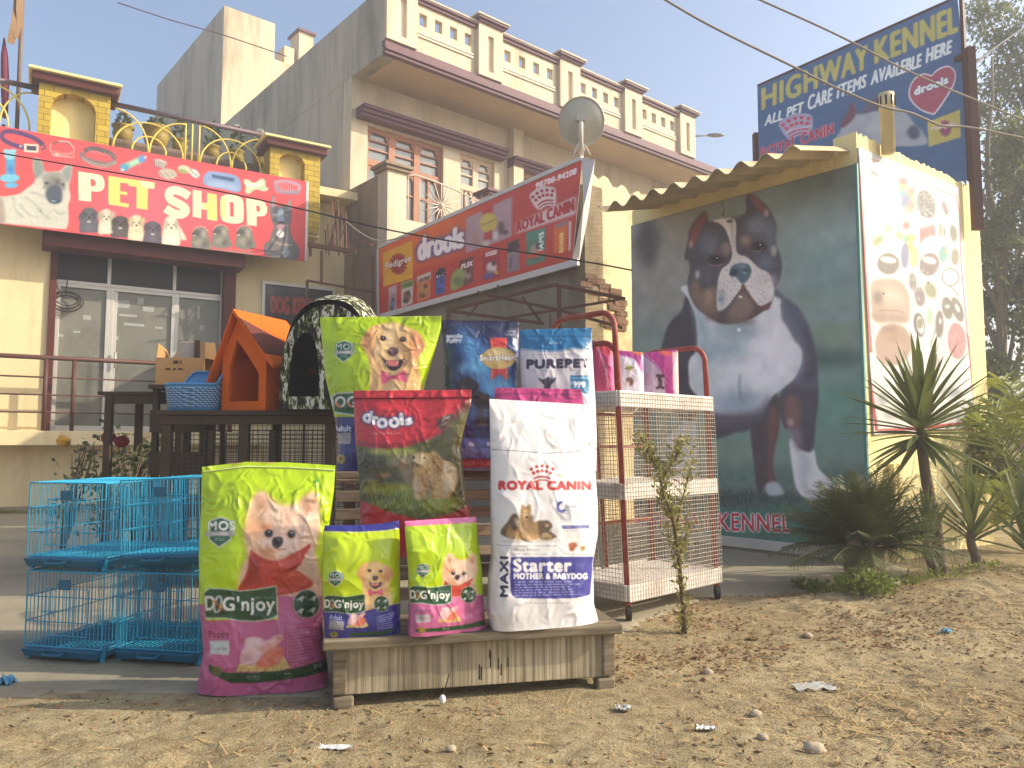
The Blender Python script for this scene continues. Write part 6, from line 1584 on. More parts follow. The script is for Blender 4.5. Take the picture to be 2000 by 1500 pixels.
# ------------------------------------------------------------------ sacks
PR_sack = print_mat("printed woven sack", 0.28, 0.2, 34, coat=0.35, spec=0.5, crinkle=.85)
PR_film = print_mat("glossy printed film", 0.2, 0.04, 60, coat=0.4, spec=0.5, crinkle=.7)
PR_paper = print_mat("white printed paper sack", 0.42, 0.05, 60, coat=0.05, spec=0.35, crinkle=.5)
def bag(name, label, group, top, bot, zb, paint, base, side, W, Hn, T=0.12, lean=0.04, Y=None, xl=None, xr=None, wr=0.006, seed=0, material=None, seam=None, kcol=1.0, shoulder=.45, crease=1.0, botp=.8):
 """A filled sack. top, bot: the left and right corner of its front in frame pixels (bot at support height zb);
 xl, xr: outline as (y, x) lists; T thickness; lean: how far the top leans back."""
 (tlx, tly), (trx, try_) = top; (blx, bly), (brx, bry) = bot
 if Y is not None:
  def foot(px):
   y = CAMZ; h = zb - CAMZ
   d = Y * CP + h * SP; return Vector(((px - CX) / F * d, Y, zb))
  B0, B1 = foot(blx), foot(brx)
  bly, bry = proj(B0)[1], proj(B1)[1]
 else:
  B0, B1 = gnd(blx, bly, zb), gnd(brx, bry, zb)
 e = (B1 - B0).normalized(); nh = Vector((e.y, -e.x, 0)).normalized()
 hgt = (bly - tly) / F * B0.y
 nn = (nh + Vector((0, 0, lean / hgt))).normalized()
 L = xl or [(tly, tlx), (bly, blx)]; R = xr or [(try_, trx), (bry, brx)]
 L = sorted(L); R = sorted(R)
 Ly, Lx = zip(*L); Ry, Rx = zip(*R)
 wid = max(trx - tlx, brx - blx)
 topx = [tlx, trx]; topy = [tly, try_]
 seam = seam or []
 if len(seam): topx = [tlx] + [p[0] for p in seam] + [trx]; topy = [tly] + [p[1] for p in seam] + [try_]
 def fn(x=None, y=None):
  if x is None: return wid
  xa = np.interp(y, Ly, Lx); xb = np.interp(y, Ry, Rx)
  yt = np.interp(x, topx, topy); yb = bly + (bry - bly) * (x - blx) / (brx - blx)
  return (x - xa) / (xb - xa), (y - yt) / (yb - yt)
 A = Art(W, Hn, base, fn=lambda *a: fn(*a) if a and a[0] is not None else wid)
 paint(A)
 u = np.linspace(0, 1, W); v = np.linspace(0, 1, Hn); U, V = np.meshgrid(u, v)
 X = tlx + (trx - tlx) * U; Yp = tly + (bly - tly) * V
 for _ in range(8):
  yt = np.interp(X, topx, topy); yb = bly + (bry - bly) * (X - blx) / (brx - blx)
  Yp = yt + (yb - yt) * V
  X = np.interp(Yp, Ly, Lx) * (1 - U) + np.interp(Yp, Ry, Rx) * U
 # depth profile: flat at the seam, full in the body, tucked at the base
 Av = np.sin(np.clip(V / shoulder, 0, 1) * np.pi / 2) ** 0.9 * (1 - (1 - botp) * sstep(.86, 1, V))
 Bu = np.clip(1 - np.abs(2 * U - 1) ** (2.6 + 2.0 * V), 0, 1) ** .62
 pr = Av * Bu
 rel = (1 - pr) * T / 2
 # creases: soft dents, ridges running down from the seam, folds near the base
 asp = Hn / W
 n1 = fbm(U * 2.4 + seed, V * 2.2 * asp, 3, seed) - .44
 rd = 1 - np.abs(2 * fbm(U * 2.6 + V * 1.2 + seed * 3, V * 1.5 * asp - U * 1.3, 2, seed + 3) / .75 - 1)
 rd2 = 1 - np.abs(2 * fbm(U * 5 - V * 4 + seed, V * 2.6 * asp + U * 2, 2, seed + 9) / .75 - 1)
 fold = np.sin(U * 22 + 14 * n1 + seed) * np.exp(-V / .16) * (1 - np.exp(-V / .02))
 fade = np.clip(np.minimum(np.minimum(U, 1 - U) * 12, (1 - V) * 9), 0, 1)
 wv = crease * (wr * 3.4 * n1 + wr * 1.0 * (rd ** 5 - .2) + wr * .45 * (rd2 ** 6 - .2) + wr * .3 * fold) * fade * np.clip(V * 9, 0.15, 1)
 rel = rel - wv
 t = (CY - Yp) / F
 D = np.stack([(X - CX) / F, CP - SP * t, SP + CP * t], -1)
 c = np.array([0, 0, CAMZ]); n_ = np.array(nn)
 # the plane through the front of the base, moved back by rel
 b0 = np.array(B0)
 num = (b0 - c) @ n_ - rel
 P = c + D * (num / (D @ n_))[..., None]
 P[..., 2] = np.maximum(P[..., 2], zb + .001)
 back = P - np.array(nh) * (T * pr + .004)[..., None]
 back[..., 2] = np.maximum(back[..., 2], zb + .001)
 s = 4
 iu = sorted(set(list(range(0, W, s)) + [W - 1])); iv = sorted(set(list(range(0, Hn, s)) + [Hn - 1]))
 Bk = back[np.ix_(iv, iu)]
 pts = np.vstack([P.reshape(-1, 3), Bk.reshape(-1, 3)])
 nf = W * Hn; q = [grid_quads(W, Hn), grid_quads(len(iu), len(iv), nf, True)]
 # close the sides, the top and the base between the front rim and the back rim
 def strip(fi, bi):
  out = []
  for k in range(len(bi) - 1):
   f0, f1 = fi[k], fi[k + 1]
   out.append((f0, bi[k], bi[k + 1], f1))
  return np.array(out)
 nu_ = len(iu)
 q.append(strip([(Hn - 1) * W + i for i in iu], [nf + (len(iv) - 1) * nu_ + k for k in range(nu_)]))
 q.append(strip([i for i in iu][::-1], [nf + k for k in range(nu_)][::-1]))
 q.append(strip([j * W for j in iv], [nf + k * nu_ for k in range(len(iv))]))
 q.append(strip([j * W + W - 1 for j in iv][::-1], [nf + k * nu_ + nu_ - 1 for k in range(len(iv))][::-1]))
 col = np.vstack([A.colors(kcol), np.tile(lin(side), (Bk.shape[0] * Bk.shape[1], 1))])
 me = np_mesh(name, pts, np.vstack(q), col)
 o = link_mesh(name, me, material or PR_sack, None, smooth=True)
 tag(o, label, "sack" if "sack" in name else "bag", group)
 recenter(o)
 o["_n"] = 1; del o["_n"]
 return o, P
def stitch(o, P, v0, colr, r=.0022, name="stitching"):
 """A sewn thread across the front."""
 row = P[int(v0 * (P.shape[0] - 1))]; n = len(row)
 pts = [Vector(row[i]) + Vector((0, -.0025, 0)) for i in range(0, n, max(1, n // 40))] + [Vector(row[-1]) + Vector((0, -.0025, 0))]
 MB().tube(pts, r, 5).build(name, mat("sewing thread", colr, .8, .05), o, True)
# ---- pictures used on several sacks
def mos(A, x, y, sc):
 """Green shield with the three letters; x, y, sc: where the badge of the big sack would sit."""
 A.view(x, y, sc)
 A.poly([(355, 815), (490, 870), (495, 1130), (330, 1250), (185, 1130), (205, 870)], (206, 204, 192), 1, 4)
 A.poly([(355, 838), (470, 886), (478, 1120), (330, 1222), (208, 1120), (225, 886)], (44, 92, 66), 1, 4)
 A.text("MOS", [(185, 1000), (545, 1000), (545, 885), (190, 885)], (226, 226, 216), bold=7, edge=(40, 80, 60), ew=6)
 A.poly([(150, 1020), (560, 1012), (545, 1080), (150, 1085)], (176, 172, 168), 1, 4); A.fake([(250, 1070), (470, 1066), (470, 1035), (250, 1038)], 1, (220, 216, 210), .9)
 A.fake([(275, 1150), (410, 1150), (410, 1100), (275, 1100)], 2, (170, 196, 170), .8)
def dnj(A, x, y, sc, below):
 """The wavy green name plate."""
 A.view(x, y, sc)
 A.poly([(100, 300), (160, 258), (300, 262), (480, 286), (620, 272), (860, 232), (872, 560), (780, 596), (620, 614), (480, 606), (330, 580), (115, 580)], (190, 196, 180), 1, 5)
 A.poly([(108, 310), (165, 270), (300, 275), (480, 298), (620, 285), (852, 246), (860, 545), (775, 580), (620, 602), (480, 594), (330, 566), (118, 566)], (30, 72, 38), 1, 4)
 A.text("D", [(120, 490), (205, 490), (215, 345), (115, 345)], (222, 214, 204), bold=9)
 A.line([(246 + 36 * math.cos(t_) - 14 * math.sin(t_), 430 + 84 * math.sin(t_)) for t_ in np.linspace(0, 6.283, 26)], 22, (222, 214, 204), 1, 3)
 A.line([(205, 385), (245, 440), (280, 500)], 20, (206, 96, 30), .95, 4); A.line([(280, 420), (310, 480), (345, 490)], 24, (206, 104, 40), .9, 6)
 A.text("G'njoy", [(300, 540), (835, 540), (835, 350), (300, 350)], (222, 216, 208), bold=9)
 A.text("ด็อก เอ็นจอย", [(635, 375), (835, 368), (835, 338), (635, 345)], (200, 206, 190), bold=1, a=.8)
 A.ell(1170, 425, 142, 150, (190, 180, 170), 1, 4); A.ell(1170, 425, 134, 142, (26, 62, 34), 1, 3)
 A.line([(1036, 430), (1304, 424)], 6, (96, 126, 96), .8, 1); A.line([(1172, 285), (1168, 566)], 6, (96, 126, 96), .8, 1)
 for (cx, cy) in ((1110, 370), (1240, 370), (1105, 500), (1230, 490)):
  A.blob([(cx - 55, cy + 20), (cx - 20, cy - 5), (cx + 10, cy - 30), (cx + 40, cy - 20), (cx + 20, cy + 5), (cx + 10, cy + 40), (cx - 10, cy + 15)], (206, 206, 196), .9, 3)
def chicken(A, x, y, sc):
 A.view(x, y, sc)
 A.poly([(430, 1130), (470, 1050), (600, 1030), (930, 970), (1000, 1090), (880, 1130)], (206, 176, 110), 1, 4)
 for k in range(6): A.line([(500 + k * 80, 1080), (480 + k * 84, 1130)], 6, (140, 110, 60), .7, 2)
 A.blob([(475, 1030), (490, 930), (530, 860), (530, 790), (620, 770), (700, 780), (740, 810), (850, 755), (905, 745), (915, 790), (850, 850), (780, 900), (700, 960), (640, 1060), (540, 1060)], (214, 168, 168), 1, 6)
 A.blob([(540, 800), (640, 785), (700, 830), (640, 900), (560, 900)], (226, 196, 196), .9, 18)
 A.blob([(690, 930), (730, 850), (850, 775), (905, 752), (915, 790), (870, 840), (850, 900), (760, 960)], (222, 160, 148), .95, 10); A.ell(880, 790, 34, 16, (206, 120, 108), .7, 9, -30); A.ell(820, 820, 40, 20, (236, 190, 180), .7, 10, -30); A.ell(590, 880, 60, 70, (226, 186, 186), .8, 24); A.ell(560, 990, 70, 40, (196, 140, 146), .6, 20); A.ell(650, 960, 50, 60, (232, 200, 196), .6, 22)
 A.blob([(640, 1070), (720, 960), (820, 890), (910, 880), (930, 940), (880, 1040), (760, 1090)], (212, 108, 84), 1, 10)
 for k in range(5): A.line([(670 + k * 40, 1060), (740 + k * 40, 940)], 12, (236, 160, 136), .6, 6)
def pom(A, x, y, sc, blur=1):
 """Fluffy cream puppy with a red scarf."""
 A.view(x, y, sc)
 A.blob([(620, 1500), (700, 1380), (680, 1200), (660, 1040), (690, 880), (720, 720), (780, 560), (860, 480), (950, 485), (1040, 570), (1120, 640), (1240, 670), (1380, 620), (1480, 530), (1570, 480), (1640, 520), (1680, 640), (1690, 820), (1700, 960), (1660, 1100), (1640, 1240), (1580, 1380), (1680, 1600), (1720, 1900), (900, 1900), (600, 1860)], (224, 186, 156), 1, 26)
 A.hair([(640, 1500), (690, 700), (860, 470), (1100, 640), (1560, 490), (1690, 800), (1640, 1280), (1500, 1420), (800, 1420)], 420, 90, 7, [(236, 204, 176), (206, 156, 116), (240, 214, 190), (214, 172, 136)], 75, 60, .45, 2)
 A.hair([(560, 1560), (640, 700), (860, 440), (1250, 640), (1570, 440), (1740, 820), (1680, 1280), (1640, 1560)], 260, 60, 6, [(240, 212, 186), (224, 186, 150)], -90, 90, .35, 21)
 A.ell(890, 640, 84, 110, (206, 158, 116), .7, 40); A.ell(885, 680, 36, 44, (170, 112, 70), .6, 22); A.ell(1520, 650, 80, 130, (206, 154, 116), .7, 40, 20); A.ell(1545, 725, 30, 30, (196, 110, 92), .7, 16)
 A.ell(1150, 800, 200, 120, (238, 208, 178), .8, 60); A.ell(1400, 1000, 150, 200, (222, 190, 168), .7, 70); A.ell(800, 960, 110, 170, (206, 146, 96), .7, 60); A.ell(960, 960, 70, 40, (196, 110, 70), .9, 24); A.ell(1240, 860, 60, 120, (206, 168, 136), .7, 40)
 A.blob([(920, 1180), (1040, 1060), (1180, 1060), (1320, 1120), (1360, 1240), (1240, 1340), (1080, 1360), (940, 1290)], (226, 196, 184), .9, 40)
 A.ell(1000, 1280, 110, 70, (206, 142, 96), .8, 40); A.blob([(830, 1200), (900, 1270), (1000, 1350), (1180, 1370), (1360, 1320), (1300, 1390), (1080, 1420), (900, 1360)], (196, 130, 90), .7, 26)
 for (cx, cy) in ((995, 1045), (1300, 1055)):
  A.ell(cx, cy, 62, 60, (120, 84, 64), .8, 12); A.ell(cx, cy, 50, 50, (44, 34, 32), 1, 6); A.ell(cx, cy + 6, 30, 28, (24, 20, 20), 1, 5); A.ell(cx + 6, cy - 18, 11, 10, (240, 236, 232), 1, 3)
 A.blob([(1040, 1180), (1060, 1110), (1130, 1090), (1180, 1110), (1180, 1180), (1130, 1240), (1080, 1245)], (42, 34, 34), 1, 9); A.ell(1130, 1130, 28, 12, (96, 80, 84), .8, 8)
 A.line([(1100, 1240), (1130, 1265), (1230, 1250)], 14, (150, 80, 64), .8, 6, True)
 # scarf
 A.poly([(752, 1250), (800, 1300), (870, 1350), (960, 1392), (1080, 1415), (1200, 1390), (1340, 1310), (1450, 1250), (1545, 1185), (1556, 1225), (1510, 1330), (1440, 1430), (1350, 1540), (1450, 1585), (1545, 1640), (1585, 1690), (1575, 1750), (1480, 1800), (1340, 1845), (1100, 1890), (578, 1830), (590, 1770), (660, 1660), (715, 1540), (735, 1400)], (184, 58, 44), 1, 9)
 A.blob([(1240, 1480), (1360, 1540), (1570, 1680), (1540, 1760), (1360, 1720), (1240, 1600)], (206, 82, 62), .85, 20); A.blob([(745, 1330), (860, 1400), (840, 1640), (660, 1780), (720, 1560)], (136, 40, 34), .8, 26); A.blob([(900, 1420), (1100, 1450), (1300, 1380), (1440, 1290), (1400, 1400), (1180, 1510), (940, 1490)], (206, 86, 66), .75, 20)
 A.line([(860, 1400), (840, 1560), (900, 1740)], 24, (118, 36, 32), .7, 12, True); A.line([(1440, 1430), (1300, 1530), (1180, 1570)], 18, (120, 36, 32), .7, 9, True); A.line([(1000, 1520), (1060, 1640), (1240, 1760)], 16, (150, 44, 38), .7, 9, True); A.line([(1260, 1600), (1400, 1680), (1540, 1740)], 14, (150, 46, 40), .7, 8, True)
 A.blob([(1540, 1250), (1620, 1320), (1680, 1600), (1640, 1720), (1480, 1610), (1420, 1500)], (206, 176, 150), .95, 14)
def golden(A, x, y, sc):
 """Golden dog, open mouth, pink bow."""
 A.view(x, y, sc)
 A.blob([(830, 1260), (840, 900), (800, 740), (740, 600), (700, 530), (740, 440), (830, 300), (960, 250), (1160, 225), (1300, 260), (1440, 320), (1540, 380), (1600, 480), (1630, 560), (1560, 700), (1530, 800), (1560, 1000), (1600, 1300), (1580, 1700), (900, 1700)], (222, 178, 116), 1, 12)
 A.hair([(830, 900), (860, 700), (1500, 700), (1560, 1000), (1590, 1400), (850, 1400)], 260, 90, 6, [(236, 204, 150), (196, 140, 84), (240, 216, 170)], 80, 30, .5, 6)
 A.blob([(700, 540), (740, 430), (840, 320), (900, 340), (890, 480), (900, 620), (930, 700), (880, 750), (800, 640), (740, 600)], (206, 146, 92), .85, 22)
 A.blob([(1430, 330), (1540, 390), (1600, 480), (1625, 560), (1550, 690), (1470, 740), (1420, 640), (1430, 470)], (202, 138, 92), .9, 20)
 A.ell(1160, 330, 190, 90, (238, 204, 146), .8, 50); A.ell(1090, 480, 100, 110, (240, 214, 164), .7, 40); A.ell(960, 640, 80, 110, (238, 208, 156), .7, 36); A.ell(1330, 640, 60, 120, (206, 156, 96), .7, 36)
 A.line([(1420, 420), (1410, 600), (1390, 760), (1280, 900)], 26, (170, 110, 60), .6, 12, True)
 for (cx, cy) in ((1020, 455), (1305, 470)): A.ell(cx, cy, 52, 40, (120, 78, 50), .9, 10); A.ell(cx, cy, 36, 32, (40, 28, 24), 1, 5); A.ell(cx + 4, cy - 8, 9, 8, (226, 220, 214), 1, 2)
 A.blob([(1050, 600), (1140, 560), (1250, 600), (1300, 700), (1240, 780), (1080, 780), (1020, 700)], (226, 190, 136), .9, 20)
 A.blob([(1085, 640), (1110, 595), (1170, 585), (1230, 600), (1245, 650), (1210, 700), (1160, 715), (1110, 690)], (96, 68, 64), 1, 8); A.ell(1150, 615, 36, 12, (150, 120, 116), .8, 8); A.ell(1130, 660, 14, 12, (50, 36, 36), .9, 4); A.ell(1200, 665, 14, 12, (50, 36, 36), .9, 4)
 A.blob([(1000, 725), (1070, 770), (1160, 770), (1260, 765), (1340, 740), (1330, 830), (1240, 900), (1160, 925), (1080, 890), (1020, 820)], (70, 44, 40), 1, 7)
 A.blob([(1080, 780), (1160, 775), (1250, 775), (1225, 850), (1160, 860), (1095, 850)], (214, 116, 110), 1, 7); A.poly([(1085, 855), (1230, 855), (1210, 895), (1160, 910), (1110, 890)], (50, 34, 32), .9, 5)
 for xx in (1075, 1225): A.poly([(xx - 10, 790), (xx + 12, 790), (xx, 840)], (240, 234, 220), .9, 2);
 A.line([(1000, 730), (1060, 850), (1160, 935), (1280, 880), (1345, 740)], 14, (236, 200, 150), .9, 4, True)
 A.blob([(990, 940), (1040, 930), (1120, 990), (1180, 1000), (1250, 960), (1320, 910), (1350, 950), (1365, 1060), (1340, 1090), (1240, 1050), (1170, 1040), (1110, 1060), (1040, 1110), (1000, 1080)], (220, 96, 124), 1, 5)
 A.ell(1175, 1015, 34, 34, (196, 70, 100), .9, 8); A.line([(1030, 960), (1120, 1015)], 10, (240, 150, 170), .7, 5); A.line([(1330, 950), (1240, 1020)], 10, (240, 150, 170), .7, 5)
 A.line([(940, 990), (1000, 1000)], 10, (90, 60, 50), .6, 4); A.line([(1360, 980), (1410, 960)], 10, (90, 60, 50), .6, 4)
 A.ell(1180, 1180, 140, 80, (238, 208, 156), .7, 40)
LIME = (178, 208, 4)
def lime_ground(A, s):
 A.view(0, 0, 1); A.mottle(0.10, 40, s)
# ---- the big lime and pink sack on the ground
def p_big(A):
 lime_ground(A, 51)
 pk = (188, 92, 134)
 A.view(380, 1100, 5.357)
 A.poly([(-40, 430), (105, 440), (110, 600), (880, 590), (870, 330), (1040, 340), (1500, 330), (1600, 1700), (-60, 1700)], pk, 1, 3)
 pom(A, 380, 890, 6.88)
 A.view(380, 1100, 5.357)
 A.poly([(-60, 420), (110, 430), (120, 600), (480, 606), (870, 590), (872, 340), (1060, 345), (1240, 350), (1500, 330), (1600, 1700), (-60, 1700)], pk, 1, 3)
 A.line([(872, 338), (1060, 344), (1400, 335)], 8, (196, 190, 180), .8, 3)
 mos(A, 380, 890, 6.88)
 dnj(A, 380, 1100, 5.357, pk)
 A.text("Puppy", [(160, 800), (365, 790), (360, 700), (150, 705)], (60, 28, 44), bold=4)
 A.poly([(160, 810), (362, 808), (362, 960), (160, 945)], (196, 200, 196), 1, 8); A.text("Small bite", [(235, 905), (340, 905), (340, 870), (235, 870)], (110, 120, 116), bold=2)
 A.line([(465, 705), (462, 1000), (430, 1140)], 5, (110, 40, 70), .8, 1); A.line([(945, 665), (950, 960), (1000, 1090)], 5, (110, 40, 70), .8, 1)
 chicken(A, 380, 1100, 5.357)
 A.fake([(980, 1060), (1290, 1000), (1330, 640), (985, 680)], 11, (130, 44, 84), .6, .42, 3)
 A.poly([(150, 1050), (230, 1100), (330, 1145), (600, 1145), (880, 1125), (1100, 1085), (1420, 990), (1430, 1100), (1180, 1180), (900, 1225), (600, 1250), (380, 1248), (250, 1190), (155, 1130)], (30, 66, 34), 1, 5)
 A.ell(235, 1125, 56, 50, (96, 90, 40), .9, 10); A.text("Chicken", [(545, 1196), (690, 1192), (690, 1172), (545, 1176)], (220, 220, 206), bold=3); A.text("Flavour", [(560, 1222), (685, 1218), (685, 1202), (560, 1206)], (200, 206, 190), bold=2)
 A.line([(868, 1140), (868, 1180)], 4, (200, 200, 190), .8); A.text("MINI", [(940, 1168), (1005, 1162), (1005, 1140), (940, 1146)], (190, 196, 180), bold=2); A.text("20", [(1240, 1100), (1325, 1080), (1325, 1040), (1240, 1060)], (200, 206, 190), bold=4)
 A.poly([(60, 1380), (200, 1385), (240, 1450), (60, 1450)], (30, 40, 34), 1, 6); A.text("DOG", [(90, 1430), (205, 1436), (205, 1404), (90, 1400)], (216, 216, 210), bold=4)
 A.view(380, 890, 6.88)
 A.line([(95, 165), (500, 150), (900, 152), (1300, 172), (1900, 208)], 9, (216, 222, 160), .8, 1)
 A.poly([(1600, 360), (1640, 310), (1690, 360)], (60, 150, 60), .8, 4); A.fake([(1575, 420), (1710, 420), (1710, 400), (1575, 400)], 1, (70, 120, 40), .7)
 A.poly([(480, 110), (720, 60), (1100, 86), (1100, 100), (720, 84), (500, 120)], (206, 110, 150), .95, 3)
o, P = bag("food_sack", "large lime and pink sack standing on the ground, printed with a fluffy dog", "pet food sacks on display",
 ((394, 912), (655, 909)), ((386, 1366), (640, 1352)), 0.006, p_big, LIME, (196, 92, 140), 190, 330, T=.17, lean=.05,
 xl=[(905, 395), (1000, 392), (1080, 388), (1180, 389), (1270, 397), (1330, 386), (1366, 385)], xr=[(905, 655), (960, 652), (1040, 641), (1130, 632), (1230, 630), (1300, 640), (1360, 640)], wr=.0075, seed=1,
 seam=[(480, 902), (560, 903)], shoulder=.5)
stitch(o, P, .022, (214, 220, 150))
# ---- two small bags on the bench
def p_blue(A):
 lime_ground(A, 52)
 A.view(615, 1000, 5.714)
 nb = (52, 50, 130)
 A.poly([(60, 90), (960, 60), (960, 182), (80, 216)], nb, 1, 2); A.line([(90, 222), (955, 186)], 8, (216, 214, 190), .9, 2)
 golden(A, 643.7, 1079.7, 13.1)
 A.view(615, 1000, 5.714)
 A.poly([(60, 1080), (300, 1120), (560, 1105), (720, 1060), (960, 1015), (960, 1500), (60, 1500)], nb, 1, 2); A.line([(560, 1065), (720, 1055), (955, 1012)], 10, (206, 200, 190), .9, 2)
 mos(A, 656.5 - 355 / 13.1, 1130.4 - 1030 / 13.1, 13.1); dnj(A, 622.4, 1134.9, 9.55, nb)
 A.view(615, 1000, 5.714)
 A.text("Adult", [(165, 1202), (305, 1208), (305, 1146), (165, 1142)], (214, 212, 226), bold=1); A.poly([(165, 1205), (325, 1222), (320, 1320), (160, 1300)], (166, 160, 160), 1, 4); A.fake([(175, 1300), (310, 1310), (315, 1230), (175, 1215)], 3, (110, 106, 120), .7)
 chicken(A, 679.4 - 475 / 13 , 1197 - 760 / 13 , 13.0)
 A.view(615, 1000, 5.714)
 A.fake([(690, 1320), (890, 1290), (890, 1110), (690, 1160)], 7, (170, 166, 200), .8, .45, 5)
 A.poly([(370, 1350), (740, 1330), (860, 1300), (880, 1330), (740, 1370), (400, 1385)], (36, 76, 40), 1, 4); A.ell(215, 1365, 46, 34, (150, 130, 60), 1, 6); A.ell(212, 1362, 16, 14, (80, 66, 30), .8, 4)
o, P = bag("food_bag", "small blue based bag with a golden dog in a pink bow on the bench", "pet food sacks on display",
 ((640, 1026), (781, 1016)), ((630, 1250), (783, 1241)), ZB, p_blue, (184, 206, 6), (60, 58, 130), 140, 205, T=.085, lean=.03,
 xl=[(1015, 638), (1040, 631), (1130, 629), (1200, 631), (1252, 636)], xr=[(1015, 779), (1060, 781), (1180, 782), (1245, 782)], wr=.003, seed=2, material=PR_film, seam=[(700, 1026), (750, 1022)], shoulder=.35)
def p_pink(A):
 lime_ground(A, 53)
 A.view(615, 1000, 5.714); pk = (192, 98, 142)
 A.poly([(990, 60), (1820, 0), (1815, 120), (1000, 165)], (214, 108, 156), 1, 4)
 pom(A, 817.5, 1048.2, 14.7)
 A.view(615, 1000, 5.714)
 A.poly([(1000, 1010), (1300, 1010), (1540, 960), (1700, 940), (1900, 920), (1980, 1500), (1000, 1500)], pk, 1, 3)
 A.line([(1535, 955), (1900, 920)], 8, (206, 190, 196), .8, 2)
 mos(A, 826.8 - 355 / 14.5, 1114.6 - 1030 / 14.5, 14.5); dnj(A, 789.3, 1116, 9.34, pk)
 A.view(615, 1000, 5.714)
 A.text("Puppy", [(1130, 1135), (1295, 1130), (1295, 1075), (1125, 1080)], (96, 40, 70), bold=1.5); A.poly([(1120, 1145), (1295, 1145), (1290, 1225), (1140, 1235)], (186, 176, 178), 1, 5); A.fake([(1150, 1215), (1270, 1210), (1270, 1165), (1150, 1170)], 2, (140, 120, 130), .7)
 A.line([(1100, 1050), (1110, 1290)], 5, (120, 50, 86), .8, 1)
 chicken(A, 858.5 - 475 / 12.4, 1185 - 760 / 12.4, 12.4)
 A.view(615, 1000, 5.714)
 A.fake([(1660, 1180), (1860, 1160), (1860, 1060), (1660, 1080)], 5, (150, 70, 110), .6, .4, 7)
 A.poly([(1110, 1310), (1400, 1290), (1700, 1250), (1890, 1200), (1890, 1260), (1700, 1300), (1400, 1330), (1150, 1340)], (34, 72, 40), 1, 4); A.ell(1195, 1315, 44, 34, (150, 120, 50), 1, 6); A.fake([(1420, 1312), (1500, 1306), (1500, 1286), (1420, 1292)], 1, (190, 196, 180), .8)
 A.poly([(1520, 300), (1560, 250), (1600, 300)], (176, 200, 130), .8, 4)
o, P = bag("food_bag", "small pink based bag with a fluffy cream dog beside the tall white sack", "pet food sacks on display",
 ((790, 1018), (930, 1009)), ((800, 1249), (950, 1232)), ZB, p_pink, (172, 200, 8), (196, 98, 146), 140, 205, T=.085, lean=.03,
 xl=[(1010, 790), (1060, 793), (1120, 798), (1180, 800), (1235, 798), (1250, 800)], xr=[(1005, 930), (1060, 934), (1110, 941), (1180, 945), (1230, 950)], wr=.005, seed=3, material=PR_film, shoulder=.35)
